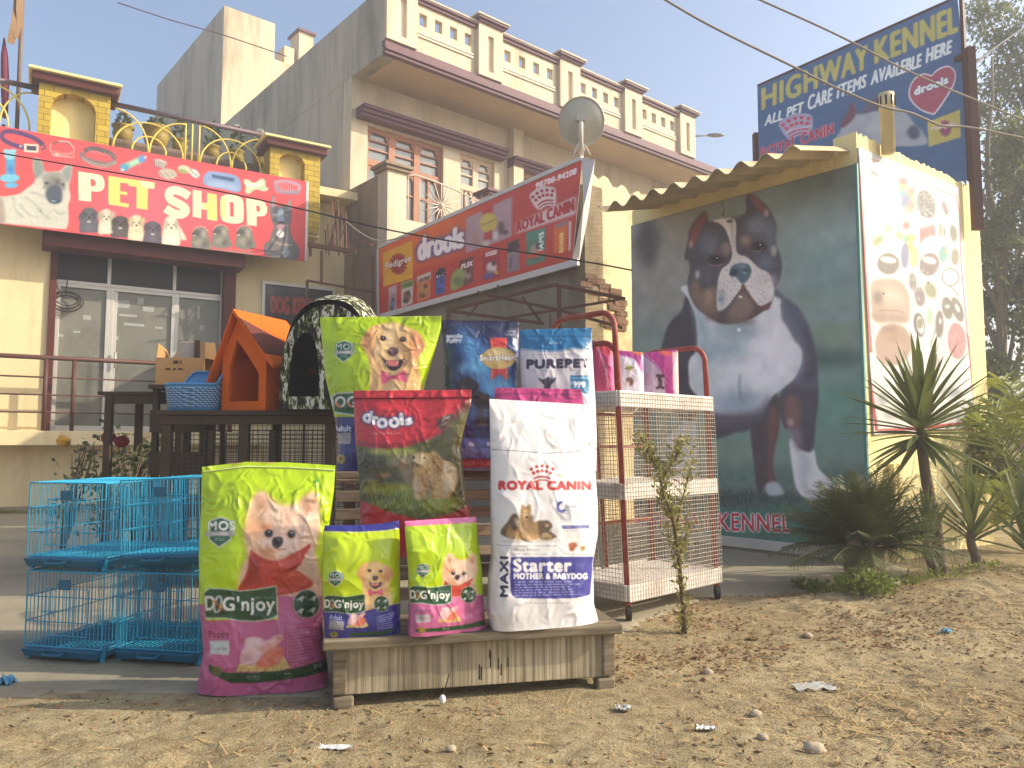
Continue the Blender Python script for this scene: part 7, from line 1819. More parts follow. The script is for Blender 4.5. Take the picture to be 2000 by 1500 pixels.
# ---- white sack
def p_white(A):
 A.view(0, 0, 1); A.mottle(.02, 30, 54)
 A.view(940, 750, 5.77)
 A.line([(120, 742), (400, 755), (720, 784), (1000, 770), (1160, 745), (1280, 745)], 7, (84, 84, 90), .9, 1)
 rd = (188, 64, 64)
 crown(A, 685, 1015, 250, rd)
 A.text("ROYAL CANIN", [(205, 1190), (1225, 1190), (1225, 1100), (205, 1098)], rd, bold=13)
 A.ell(1218, 680, 9, 11, (110, 104, 100), 1, 2)
 for k in range(9):
  t = math.radians(100 + k * 26); A.ell(905 + 46 * math.cos(t), 1385 - 52 * math.sin(t), 17, 17, (74, 80, 150), .9, 3)
 A.text("Birth", [(945, 1405), (1070, 1405), (1070, 1365), (945, 1365)], (96, 100, 130), bold=3); A.fake([(945, 1440), (1150, 1440), (1150, 1412), (945, 1412)], 1, (140, 146, 170), .7); A.line([(1100, 1345), (1180, 1345), (1205, 1390), (1180, 1445), (900, 1455)], 5, (120, 124, 150), .7, 1, True)
 A.view(940, 1000, 5.77)
 # resting shepherd with puppies
 A.blob([(225, 250), (240, 180), (300, 110), (340, 40), (390, 20), (430, 90), (450, 260), (330, 290)], (104, 84, 66), 1, 8)
 A.blob([(440, 20), (450, -40), (462, -90), (490, -60), (520, -66), (550, -90), (566, -30), (560, 40), (590, 110), (660, 110), (650, 280), (450, 300)], (150, 120, 84), 1, 7)
 A.blob([(300, 180), (380, 130), (420, 190), (480, 260), (620, 250), (640, 310), (320, 300)], (186, 150, 100), .95, 14); A.ell(380, 150, 44, 60, (92, 72, 62), .9, 16); A.ell(395, 100, 26, 40, (190, 170, 150), .8, 12)
 A.blob([(480, -20), (530, -20), (540, 50), (515, 90), (485, 60)], (196, 166, 124), .9, 8); A.ell(512, 60, 16, 14, (40, 36, 36), .95, 4); A.ell(492, 10, 7, 6, (40, 34, 30), 1, 2); A.ell(528, 10, 7, 6, (40, 34, 30), 1, 2)
 A.ell(560, 70, 34, 40, (96, 76, 60), .8, 16); A.blob([(640, 110), (700, 95), (760, 100), (800, 160), (770, 210), (840, 270), (780, 310), (680, 310), (650, 240)], (96, 80, 66), 1, 7)
 A.ell(745, 150, 26, 20, (190, 160, 120), .9, 8); A.blob([(680, 250), (740, 230), (800, 270), (780, 316), (690, 316)], (176, 150, 110), .95, 8); A.ell(735, 295, 24, 12, (80, 66, 56), .8, 6); A.line([(780, 240), (850, 285)], 14, (110, 88, 66), .9, 4)
 A.hair([(240, 120), (420, 60), (660, 110), (800, 160), (800, 300), (240, 290)], 160, 30, 3, [(60, 50, 44), (210, 180, 140), (120, 96, 70)], 80, 50, .6, 8)
 A.ell(520, 330, 320, 12, (190, 180, 170), .6, 8)
 A.fake([(890, 120), (1215, 110), (1215, 0), (890, 10)], 5, (150, 154, 176), .6, .35, 2)
 A.poly([(908, 152), (1212, 148), (1212, 184), (908, 188)], (70, 74, 140), 1, 2); A.text("START COMPLEX", [(925, 180), (1200, 176), (1200, 158), (925, 160)], (210, 212, 226), bold=2); A.fake([(920, 222), (1180, 216), (1180, 200), (920, 206)], 1, (140, 140, 160), .7)
 A.ell(1030, 375, 50, 34, (166, 96, 64), 1, 8); A.ell(1020, 415, 30, 26, (150, 84, 54), 1, 6); A.ell(1140, 410, 24, 28, (190, 130, 80), 1, 6); A.ell(1155, 400, 20, 20, (120, 130, 80), .7, 6)
 A.line([(180, 368), (300, 380), (860, 382), (900, 430), (935, 470), (1265, 478)], 7, (120, 120, 130), .8, 1)
 A.text("LARGE DOGS", [(340, 438), (655, 438), (655, 415), (340, 415)], (96, 96, 112), bold=4); A.text("Adult weight from 26 to 44kg", [(350, 482), (870, 484), (870, 462), (350, 462)], (120, 120, 134), bold=1.5)
 A.poly([(335, 508), (1262, 500), (1250, 640), (1225, 920), (1200, 940), (1050, 968), (800, 974), (400, 968), (355, 940), (335, 900)], (66, 66, 138), 1, 3)
 A.text("Starter", [(370, 668), (1010, 668), (1010, 530), (370, 530)], (222, 220, 220), bold=13)
 A.text("MOTHER & BABYDOG", [(372, 752), (1190, 752), (1190, 690), (372, 690)], (220, 218, 218), bold=6)
 A.fake([(372, 960), (1150, 940), (1130, 770), (372, 776)], 6, (176, 174, 200), .75, .4, 4)
 A.text("MAXI", [(302, 950), (302, 505), (218, 505), (218, 950)], (52, 50, 84), bold=8)
 A.text("NUTRITION FOR THE START OF LIFE", [(485, 1036), (990, 1036), (990, 1014), (485, 1014)], (150, 144, 150), bold=1)
o, P = bag("food_sack", "tall white paper sack with red capitals and a blue panel", "pet food sacks on display",
 ((956, 779), (1147, 790)), ((962, 1240), (1170, 1222)), ZB, p_white, (226, 222, 220), (206, 202, 200), 160, 350, T=.15, lean=.05,
 xl=[(775, 956), (900, 959), (1000, 961), (1090, 963), (1130, 957), (1200, 955), (1240, 963)], xr=[(785, 1147), (840, 1155), (900, 1161), (980, 1167), (1040, 1168), (1100, 1158), (1180, 1160), (1225, 1172)], wr=.0058, seed=14, material=PR_paper, shoulder=.55)
# ---- red sack
def p_red(A):
 A.view(670, 750, 5.172)
 A.poly([(120, 620), (250, 640), (430, 660), (620, 640), (860, 560), (1010, 500), (1150, 340), (1400, 100), (1400, 1100), (1260, 1230), (1100, 1310), (800, 1370), (600, 1330), (420, 1280), (180, 1190), (120, 900)], (96, 92, 44), 1, 8)
 A.ell(300, 800, 200, 130, (66, 66, 40), .9, 60); A.ell(560, 760, 130, 50, (160, 170, 110), .7, 30); A.ell(500, 680, 260, 40, (190, 190, 90), .8, 26)
 A.ell(420, 950, 260, 90, (74, 66, 40), .9, 50); A.ell(420, 920, 70, 20, (160, 120, 50), .8, 14); A.ell(290, 990, 60, 30, (150, 150, 50), .8, 16)
 A.ell(500, 1060, 360, 50, (150, 156, 44), .9, 26); A.ell(700, 1190, 460, 110, (110, 124, 40), .9, 40); A.ell(1000, 1220, 220, 90, (170, 170, 60), .8, 40); A.ell(360, 1150, 220, 30, (70, 80, 34), .8, 16)
 A.hair([(190, 1080), (1200, 1040), (1240, 1240), (820, 1350), (300, 1230)], 330, 70, 3, [(190, 190, 90), (70, 84, 30), (210, 206, 130), (130, 140, 44)], -75, 35, .7, 5)
 A.line([(1010, 520), (1150, 340), (1290, 180)], 80, (92, 84, 60), .8, 24)
 # dog and pup
 A.blob([(450, 800), (520, 750), (600, 730), (680, 740), (700, 860), (700, 1000), (640, 1010), (560, 860), (470, 830)], (150, 130, 104), .9, 20)
 A.blob([(700, 720), (760, 690), (850, 700), (915, 676), (960, 710), (1010, 770), (1080, 790), (1140, 860), (1150, 960), (1130, 1060), (1060, 1150), (960, 1160), (900, 1150), (860, 1060), (820, 1150), (740, 1160), (715, 1060), (720, 950), (705, 850), (760, 840), (770, 810), (715, 770)], (204, 164, 96), 1, 10)
 A.blob([(1010, 780), (1090, 800), (1140, 870), (1140, 1000), (1060, 1080), (1010, 960)], (240, 216, 172), .9, 20); A.blob([(698, 722), (780, 702), (850, 725), (840, 790), (770, 822), (715, 785)], (226, 196, 144), .9, 12)
 A.blob([(705, 960), (770, 960), (780, 1150), (730, 1150)], (214, 186, 150), .9, 14); A.ell(870, 1030, 50, 80, (130, 96, 50), .8, 24); A.ell(900, 900, 60, 90, (180, 140, 84), .7, 30); A.ell(712, 742, 14, 18, (60, 44, 40), .95, 4); A.ell(822, 748, 14, 7, (60, 44, 36), .95, 3); A.line([(720, 790), (760, 825), (800, 820)], 10, (120, 70, 60), .8, 5)
 A.blob([(905, 720), (970, 740), (1010, 830), (980, 920), (930, 880), (900, 800)], (164, 116, 60), .9, 14); A.blob([(760, 860), (860, 840), (880, 1000), (840, 1100), (770, 1000)], (176, 132, 70), .7, 24)
 A.hair([(720, 740), (1000, 720), (1140, 900), (1080, 1150), (740, 1150)], 480, 46, 4, [(244, 224, 180), (170, 130, 80), (226, 196, 146)], 80, 40, .5, 6)
 A.line([(1020, 760), (1110, 780)], 14, (70, 56, 50), .8, 5)
 A.line([(180, 1190), (420, 1290), (620, 1350), (820, 1385), (1100, 1320), (1270, 1230)], 34, (196, 56, 46), 1, 4, True)
 A.poly([(140, 560), (260, 590), (430, 610), (640, 590), (860, 530), (960, 480), (940, 520), (860, 560), (620, 640), (430, 655), (130, 610)], (150, 36, 44), .8, 8)
 A.poly([(80, 150), (1320, 120), (1320, 168), (80, 170)], (160, 34, 40), .6, 4)
 # name
 nv, wt = (70, 66, 120), (232, 226, 222)
 for t_, q_ in (("d", [(198, 372), (268, 396), (300, 282), (232, 258)]), ("r", [(306, 408), (352, 414), (352, 336), (306, 330)]), ("o", [(350, 442), (444, 442), (444, 350), (350, 350)]), ("o", [(470, 440), (566, 436), (566, 344), (470, 348)]), ("l", [(588, 412), (612, 410), (594, 300), (572, 304)]), ("s", [(634, 416), (700, 404), (694, 344), (630, 356)])):
  A.text(t_, q_, nv, bold=56)
 for t_, q_ in (("d", [(198, 372), (268, 396), (300, 282), (232, 258)]), ("r", [(306, 408), (352, 414), (352, 336), (306, 330)]), ("o", [(350, 442), (444, 442), (444, 350), (350, 350)]), ("o", [(470, 440), (566, 436), (566, 344), (470, 348)]), ("l", [(588, 412), (612, 410), (594, 300), (572, 304)]), ("s", [(634, 416), (700, 404), (694, 344), (630, 356)])):
  A.text(t_, q_, wt, bold=15)
 A.text("Feed Real. Feed Clean.", [(300, 515), (590, 505), (590, 480), (300, 480)], (226, 180, 160), bold=2)
 A.blob([(945, 420), (980, 350), (1050, 310), (1110, 310), (1120, 350), (1060, 420), (990, 460)], (90, 70, 56), 1, 5); A.line([(1000, 370), (1080, 325)], 12, (170, 150, 160), .8, 4); A.line([(985, 420), (1070, 380)], 10, (150, 120, 110), .8, 4)
 A.text("REAL CHICKEN", [(480, 745), (640, 690), (640, 640), (480, 690)], (80, 96, 40), bold=2, a=.7); A.text("NO BY-PRODUCT", [(670, 670), (880, 610), (880, 575), (670, 640)], (90, 84, 40), bold=2, a=.7)
 A.view(0, 0, 1); A.mottle(.06, 18, 55)
o, P = bag("food_sack", "red sack with a cream dog on a meadow on the second step", "pet food sacks on display",
 ((690, 763), (921, 761)), ((706, 1100), (930, 1100)), Z2, p_red, (196, 52, 56), (190, 60, 60), 170, 260, T=.15, lean=.06, Y=3.19,
 xl=[(760, 690), (860, 694), (950, 702), (1030, 705), (1110, 706)], xr=[(760, 921), (790, 920), (830, 908), (870, 900), (950, 908), (1010, 918), (1110, 926)], wr=.007, seed=5, shoulder=.5)
stitch(o, P, .05, (110, 30, 36))
# ---- big lime sack at the back
def p_back(A):
 lime_ground(A, 56)
 golden(A, 610, 600, 7.407)
 A.view(610, 600, 7.407)
 A.line([(90, 145), (1860, 145)], 8, (206, 220, 130), .6, 2)
 A.line([(1700, 200), (1690, 600), (1560, 1000), (1520, 1200)], 50, (216, 224, 120), .35, 20)
 A.view(600, 450, 2.857)
 nb = (50, 50, 116)
 A.poly([(120, 1040), (900, 1040), (900, 1500), (120, 1500)], nb, 1, 2)
 A.poly([(130, 930), (160, 905), (260, 900), (500, 920), (500, 1030), (260, 1035), (150, 1020)], (196, 200, 190), 1, 2); A.poly([(140, 935), (165, 914), (260, 909), (500, 928), (500, 1020), (260, 1026), (155, 1010)], (34, 84, 46), 1, 2)
 A.text("DOG'njoy", [(100, 1005), (440, 1005), (440, 925), (100, 925)], (222, 216, 206), bold=5); A.line([(160, 960), (190, 990)], 14, (206, 104, 40), .9, 2); A.line([(225, 960), (250, 990)], 12, (206, 104, 40), .9, 2)
 A.text("Adult", [(150, 1120), (245, 1120), (245, 1088), (150, 1088)], (206, 204, 216), bold=3); A.poly([(165, 1130), (245, 1125), (240, 1190), (160, 1190)], (166, 160, 160), 1, 2)
 A.ell(190, 1275, 24, 28, (176, 150, 60), 1, 3); A.ell(188, 1272, 9, 10, (100, 80, 40), .9, 2)
 mos(A, 673.5 - 355 / 9.76, 686.4 - 1030 / 9.76, 9.76)
o, P = bag("food_sack", "tall lime sack with a smiling golden dog on the top step", "pet food sacks on display",
 ((624, 620), (862, 617)), ((656, 938), (850, 938)), Z3, p_back, (174, 202, 8), (160, 182, 40), 180, 250, T=.16, lean=.05, Y=3.52,
 xl=[(615, 624), (660, 628), (740, 636), (800, 650), (860, 660), (940, 655)], xr=[(615, 862), (640, 861), (690, 848), (750, 830), (800, 820), (940, 828)], wr=.006, seed=6, shoulder=.45)
# ---- navy sack
def p_navy(A):
 A.view(850, 610, 6)
 A.poly([(60, 80), (980, 80), (980, 320), (60, 320)], (52, 48, 76), .9, 60)
 A.blob([(240, 180), (420, 260), (560, 480), (700, 700), (900, 800), (940, 960), (600, 980), (450, 760), (340, 480)], (92, 160, 206), .9, 90)
 A.ell(420, 640, 220, 60, (120, 190, 226), .7, 40); A.ell(800, 900, 180, 80, (110, 176, 216), .8, 50)
 A.ell(180, 620, 80, 320, (34, 44, 66), .85, 50); A.ell(260, 560, 60, 80, (40, 44, 70), .7, 30)
 A.poly([(60, 85), (985, 85), (985, 128), (60, 122)], (46, 36, 58), 1, 4)
 A.poly([(640, 300), (838, 300), (846, 800), (750, 725), (650, 800)], (204, 64, 58), 1, 3); A.line([(662, 300), (662, 790)], 7, (224, 160, 80), .9, 1); A.line([(820, 300), (826, 790)], 7, (224, 160, 80), .9, 1)
 A.ell(742, 540, 200, 128, (214, 180, 100), 1, 5); A.ell(742, 500, 160, 70, (236, 212, 150), .8, 26)
 A.text("SmartHeart", [(525, 568), (950, 562), (950, 496), (525, 502)], (246, 238, 220), bold=6, edge=(110, 78, 44), ew=9)
 A.text("ลูกสุนัข", [(135, 312), (315, 312), (315, 262), (135, 262)], (222, 222, 226), bold=5); A.text("PUPPY", [(135, 362), (310, 362), (310, 318), (135, 318)], (222, 222, 226), bold=5, shear=.1)
 A.text("PDB", [(850, 265), (930, 265), (930, 228), (850, 228)], (196, 196, 206), bold=3); A.line([(828, 220), (945, 222), (945, 270), (828, 268), (828, 220)], 6, (190, 190, 200), .8, 1)
 A.blob([(240, 860), (290, 790), (380, 765), (470, 800), (515, 860), (500, 900), (560, 950), (640, 1000), (640, 1330), (470, 1340), (440, 1050), (300, 930)], (44, 36, 40), 1, 12); A.ell(330, 880, 50, 24, (90, 74, 70), .7, 12); A.ell(560, 1000, 60, 30, (96, 72, 62), .7, 16); A.ell(540, 1200, 30, 80, (92, 60, 50), .7, 20); A.ell(450, 1180, 60, 80, (90, 140, 186), .7, 30); A.ell(600, 1180, 50, 60, (100, 150, 196), .7, 26)
 for k in range(9): A.ell(490 + k * 17, 1310 + (k % 3) * 10, 11, 8, (176, 130, 90), .9, 2)
 A.view(600, 450, 2.857)
 A.poly([(700, 1090), (1060, 1090), (1060, 1160), (700, 1160)], (42, 46, 92), 1, 6); A.poly([(700, 1160), (1060, 1160), (1060, 1275), (700, 1275)], (88, 104, 160), 1, 4)
 A.blob([(900, 1185), (920, 1180), (935, 1200), (920, 1205), (905, 1200)], (216, 216, 226), 1, 1); A.ell(1012, 1190, 12, 12, (206, 206, 222), .9, 2)
 A.fake([(868, 1265), (955, 1265), (955, 1212), (868, 1212)], 5, (176, 184, 214), .7, .4, 1); A.fake([(975, 1265), (1040, 1265), (1040, 1212), (975, 1212)], 5, (176, 184, 214), .7, .4, 2)
 A.poly([(700, 1275), (1060, 1275), (1060, 1322), (700, 1322)], (166, 44, 56), 1, 2); A.text("VALUE FASHION + POWER", [(760, 1312), (1050, 1312), (1050, 1286), (760, 1286)], (220, 170, 170), bold=2)
 A.poly([(700, 1322), (1060, 1322), (1060, 1350), (700, 1350)], (110, 110, 130), 1, 2); A.poly([(700, 1350), (1060, 1350), (1060, 1420), (700, 1420)], (44, 34, 40), 1, 2)
 A.view(0, 0, 1); A.mottle(.06, 20, 57)
o, P = bag("food_sack", "navy blue sack with a gold oval and red ribbon on the top step", "pet food sacks on display",
 ((862, 625), (1013, 627)), ((862, 930), (1030, 930)), Z3, p_navy, (52, 74, 124), (40, 46, 84), 130, 240, T=.15, lean=.04, Y=3.56,
 xl=[(620, 862), (660, 864), (700, 867), (800, 868), (940, 866)], xr=[(620, 1013), (700, 1014), (750, 1010), (820, 1020), (940, 1030)], wr=.006, seed=7, shoulder=.4)
# ---- white and blue sack
def p_pure(A):
 A.view(850, 610, 6)
 bl = (44, 112, 158)
 A.poly([(980, 180), (1900, 170), (1900, 430), (1600, 420), (1400, 455), (1150, 440), (980, 420)], bl, 1, 4)
 A.line([(990, 282), (1830, 284)], 7, (26, 60, 96), .9, 1); A.line([(990, 190), (1800, 186)], 20, (80, 146, 186), .7, 6); A.line([(990, 438), (1180, 452), (1400, 465), (1620, 432), (1850, 436)], 8, (60, 110, 160), .9, 2, True)
 A.text("ADULT", [(1335, 374), (1480, 374), (1480, 346), (1335, 346)], (206, 220, 230), bold=3)
 A.fake([(1130, 506), (1640, 500), (1640, 482), (1130, 488)], 1, (160, 156, 160), .7)
 A.text("PUREPET", [(1078, 658), (1810, 642), (1810, 550), (1080, 562)], (58, 48, 66), bold=12)
 A.fake([(1090, 690), (1500, 690), (1500, 672), (1090, 672)], 1, (180, 176, 180), .7)
 A.blob([(1205, 765), (1260, 790), (1300, 770), (1330, 755), (1365, 790), (1415, 765), (1400, 810), (1360, 850), (1340, 900), (1280, 900), (1275, 850), (1235, 810)], (58, 50, 60), 1, 5); A.ell(1345, 790, 30, 24, (84, 76, 90), .8, 8)
 A.poly([(1578, 742), (1806, 738), (1800, 950), (1590, 960)], (54, 122, 164), 1, 3); A.line([(1585, 772), (1800, 768)], 14, (150, 190, 214), .8, 2)
 A.text("₹", [(1592, 850), (1612, 850), (1612, 800), (1592, 800)], (220, 230, 236), bold=3); A.text("999", [(1618, 880), (1755, 880), (1755, 815), (1618, 815)], (232, 238, 240), bold=7); A.text("only", [(1760, 892), (1795, 890), (1795, 874), (1760, 876)], (210, 224, 232), bold=2)
 A.poly([(1770, 330), (1808, 325), (1800, 440), (1768, 440)], (30, 84, 130), .9, 3); A.line([(1785, 345), (1775, 380)], 12, (214, 226, 232), .8, 2)
 A.poly([(980, 1000), (1900, 1000), (1900, 2000), (980, 2000)], (206, 204, 210), .6, 60)
 A.view(0, 0, 1); A.mottle(.03, 20, 58)
o, P = bag("food_sack", "white and blue sack with a dark printed name and price square on the top step", "pet food sacks on display",
 ((1015, 644), (1154, 640)), ((1018, 930), (1165, 930)), Z3, p_pure, (214, 208, 208), (206, 206, 212), 125, 230, T=.15, lean=.04, Y=3.5,
 xl=[(635, 1015), (700, 1016), (800, 1019), (930, 1018)], xr=[(635, 1155), (700, 1158), (780, 1163), (850, 1166), (930, 1165)], wr=.006, seed=8, material=PR_film, shoulder=.4)
# ---- pink topped sack behind the white one
def p_pinktop(A):
 A.view(940, 750, 5.77)
 A.line([(155, 118), (600, 108), (1140, 128)], 9, (140, 40, 90), .9, 1); A.line([(155, 132), (600, 122), (1140, 142)], 6, (150, 50, 100), .9, 1)
 A.view(0, 0, 1); A.mottle(.05, 14, 59)
o, P = bag("food_sack", "plain pink topped sack mostly hidden behind the tall white paper sack", "pet food sacks on display",
 ((966, 757), (1133, 760)), ((965, 1100), (1150, 1100)), Z2, p_pinktop, (206, 72, 128), (206, 80, 130), 110, 160, T=.14, lean=.04, Y=3.16,
 xl=[(750, 966), (900, 966), (1110, 965)], xr=[(750, 1133), (790, 1142), (900, 1145), (1110, 1145)], wr=.006, seed=9, shoulder=.45)
# ------------------------------------------------------------------ wheeled mesh rack
M_redp = mat("chipped red paint", (150, 66, 54), 0.55, 0.12, 14, dirt=(186, 140, 120), dscale=9, damt=0.5)
M_whts = mat("white shelf paint", (230, 224, 214), 0.65, 0.05, 8, dirt=(140, 104, 80), dscale=6, damt=0.6)
M_mesh = mat("galvanised mesh wire", (176, 164, 146), 0.5, 0.1, 10, metal=0.3)
M_rubber = mat("dark caster", (56, 48, 44), 0.6, 0.15, 8)
fl0 = gnd(1228, 1213); fr0 = gnd(1401, 1170)
RK = Plane(fl0, (fr0.x - fl0.x, fr0.y - fl0.y)); RW = (fr0 - fl0).length; RD = 0.46
rack = thing("mesh_rack", "wheeled red framed rack with white shelves and wire mesh sides", "rack", RK.pt(RW / 2, 0, -RD / 2), RK.ang())
SL = -0.07                                               # the rack leans a little
ztop = RK.hit(1203, 764, 0)[1]
def rp(u, z, o): return RK.pt(u + SL * z / ztop, z, o)
zT = ztop; zM = RK.hit(1216, 946)[1]; zB_ = RK.hit(1227, 1143)[1]
for u in (0, RW):
 for o in (0, -RD):
  p = MB().bar(rp(u, .08, o), rp(u, zT, o), .028).build("post", M_redp, rack, bevel=.003)
  c = MB(); b = rp(u, 0, o); c.tube([b + Vector((-.012, 0, .04)), b + Vector((.012, 0, .04))], .04, 14); c.build("caster", M_rubber, p, False)
def rbox(m, u0, u1, z0, z1, o0, o1):
 return m.hexa([rp(u0, z0, o0), rp(u0, z0, o1), rp(u1, z0, o1), rp(u1, z0, o0), rp(u0, z1, o0), rp(u0, z1, o1), rp(u1, z1, o1), rp(u1, z1, o0)])
for z in (zT, zM, zB_):
 m = MB(); rbox(m, .016, RW - .016, z - .012, z, -RD + .016, -.016)
 m2 = m
 rbox(m2, -.02, RW + .02, z - .08, z + .004, .016, .03); rbox(m2, -.02, RW + .02, z - .08, z + .004, -RD - .03, -RD - .016)
 rbox(m2, -.03, -.016, z - .08, z + .004, -RD - .015, .015); rbox(m2, RW + .016, RW + .03, z - .08, z + .004, -RD - .015, .015)
 m2.build("shelf", M_whts, rack, bevel=.003)
for z in (zT - .1, (zT + zM) / 2 - .05, (zM + zB_) / 2):
 m = MB()
 m.bar(rp(0, z, -RD), rp(RW, z, -RD), .018); m.build("cross_bar", M_redp, rack)
m = MB(); m.bar(rp(RW * .42, zM, -RD), rp(RW * .40, zT - .02, -RD), .02); m.bar(rp(RW * .45, zB_, -RD), rp(RW * .43, zM, -RD), .02); m.build("rear_stay", M_redp, rack)
def wire_panel(P0, P1, P2, P3, nx, nz, r, name, material, parent):
 """Wire grid over the quad bottom-left, bottom-right, top-right, top-left."""
 m = MB(); P0, P1, P2, P3 = map(Vector, (P0, P1, P2, P3))
 for i in range(nx + 1):
  t = i / nx; m.tube([P0.lerp(P1, t), P3.lerp(P2, t)], r, 4, False)
 for j in range(nz + 1):
  t = j / nz; m.tube([P0.lerp(P3, t), P1.lerp(P2, t)], r, 4, False)
 return m.build(name, material, parent)
wire_panel(rp(-.02, zB_ - .08, .033), rp(RW + .02, zB_ - .08, .033), rp(RW + .02, zT - .01, .033), rp(-.02, zT - .01, .033), 38, 46, .0015, "mesh_panel", M_mesh, rack)
wire_panel(rp(-.033, zB_ - .08, -RD), rp(-.033, zB_ - .08, 0), rp(-.033, zT - .01, 0), rp(-.033, zT - .01, -RD), 20, 46, .0015, "mesh_panel", M_mesh, rack)
wire_panel(rp(RW + .018, zB_, -RD), rp(RW + .018, zB_, 0), rp(RW + .018, zT - .005, 0), rp(RW + .018, zT - .005, -RD), 20, 46, .0015, "mesh_panel", M_mesh, rack)
wire_panel(rp(0, zB_, -RD - .018), rp(RW, zB_, -RD - .018), rp(RW, zT - .005, -RD - .018), rp(0, zT - .005, -RD - .018), 38, 46, .0015, "mesh_panel", M_mesh, rack)
def hoop(u, zt, nm, o0=0, o1=-RD, r=.016):
 n = 8; rr = .09; pts = [rp(u, zT, o0), rp(u, zt - rr, o0)]
 s = 1 if o1 > o0 else -1
 pts += [rp(u, zt - rr + rr * math.sin(t), o0 + s * (rr - rr * math.cos(t))) for t in np.linspace(.2, math.pi / 2, 6)]
 pts += [rp(u, zt - rr + rr * math.sin(t), o1 - s * (rr - rr * math.cos(t))) for t in np.linspace(math.pi / 2, .2, 6)]
 pts += [rp(u, zt - rr, o1), rp(u, zT, o1)]
 MB().tube(pts, r, 10).build(nm, M_redp, rack, True)
hoop(0.0, at(1145, 617, 4.2).z, "handle"); hoop(RW, at(1310, 683, 4.75).z, "handle")
hoop(0.03, at(1170, 668, 4.1).z, "handle", -.02, -.3)
# three small pouches on the rack
PR_pouch = print_mat("glossy pouch print", .3, .05, 60, coat=.25)
def p_pouch(k):
 def f(A):
  A.view(1220, 360, 4)
  if k == 0:
   A.view(600, 450, 2.857)
   A.poly([(1580, 560), (1720, 560), (1720, 700), (1580, 700)], (176, 60, 70), 1, 10); A.poly([(1580, 640), (1680, 700), (1700, 900), (1580, 900)], (196, 70, 110), 1, 10); A.line([(1600, 600), (1660, 760), (1680, 880)], 12, (230, 180, 200), .8, 3, True)
  if k == 1:
   A.poly([(-60, -100 + 1380), (160, 1300), (160, 1640), (-60, 1640)], (232, 226, 230), 1, 2)
   A.blob([(-60, 1280), (60, 1290), (130, 1330), (140, 1480), (110, 1420), (60, 1360), (-60, 1330)], (176, 70, 140), 1, 5); A.line([(60, 1310), (150, 1330)], 24, (226, 130, 60), .9, 8)
   A.ell(35, 1435, 24, 20, (186, 190, 90), 1, 4); A.line([(0, 1440), (80, 1430)], 5, (60, 60, 70), .8, 1); A.ell(40, 1540, 30, 34, (120, 84, 70), 1, 5); A.ell(20, 1560, 20, 24, (226, 206, 190), .9, 4)
  if k == 2:
   A.poly([(140, 1300), (480, 1300), (480, 1640), (140, 1640)], (190, 170, 186), 1, 2)
   A.blob([(150, 1300), (430, 1290), (430, 1640), (330, 1640), (300, 1500), (230, 1400), (150, 1340)], (178, 60, 130), 1, 6); A.line([(160, 1330), (260, 1420), (330, 1560)], 7, (230, 180, 210), .8, 2, True)
   A.poly([(370, 1310), (430, 1305), (425, 1640), (380, 1640)], (226, 200, 190), .9, 6); A.line([(280, 1310), (360, 1330)], 30, (226, 120, 50), .8, 10)
   A.view(1220, 715, 4); A.line([(270, 80), (280, 130), (275, 170)], 30, (80, 50, 60), 1, 3); A.ell(262, 75, 17, 14, (80, 50, 60), 1, 2); A.ell(295, 75, 17, 14, (80, 50, 60), 1, 2); A.ell(260, 168, 17, 12, (80, 50, 60), 1, 2); A.ell(295, 168, 17, 12, (80, 50, 60), 1, 2)
   A.fake([(150, 150), (210, 150), (210, 60), (150, 60)], 6, (150, 110, 140), .6)
 return f
for k, (t_, b_, Y_, lb) in enumerate((
  (((1157, 664), (1198, 672)), ((1157, 760), (1200, 760)), 4.18, "red and pink pet food pouch squeezed between the rack handles"),
  (((1205, 684), (1256, 688)), ((1204, 765), (1258, 765)), 4.36, "white pouch with a purple swoosh and puppy in the middle of the rack top"),
  (((1254, 690), (1324, 682)), ((1254, 765), (1326, 765)), 4.5, "magenta pouch with a bone mark at the right end of the rack top"))):
 bag("treat_pouch", lb, "small pouches on the rack", t_, b_, zT + .006, p_pouch(k), (206, 90, 150), (190, 90, 140), 60, 80, T=.06, lean=.02, Y=Y_, wr=.003, seed=20 + k, material=PR_pouch)
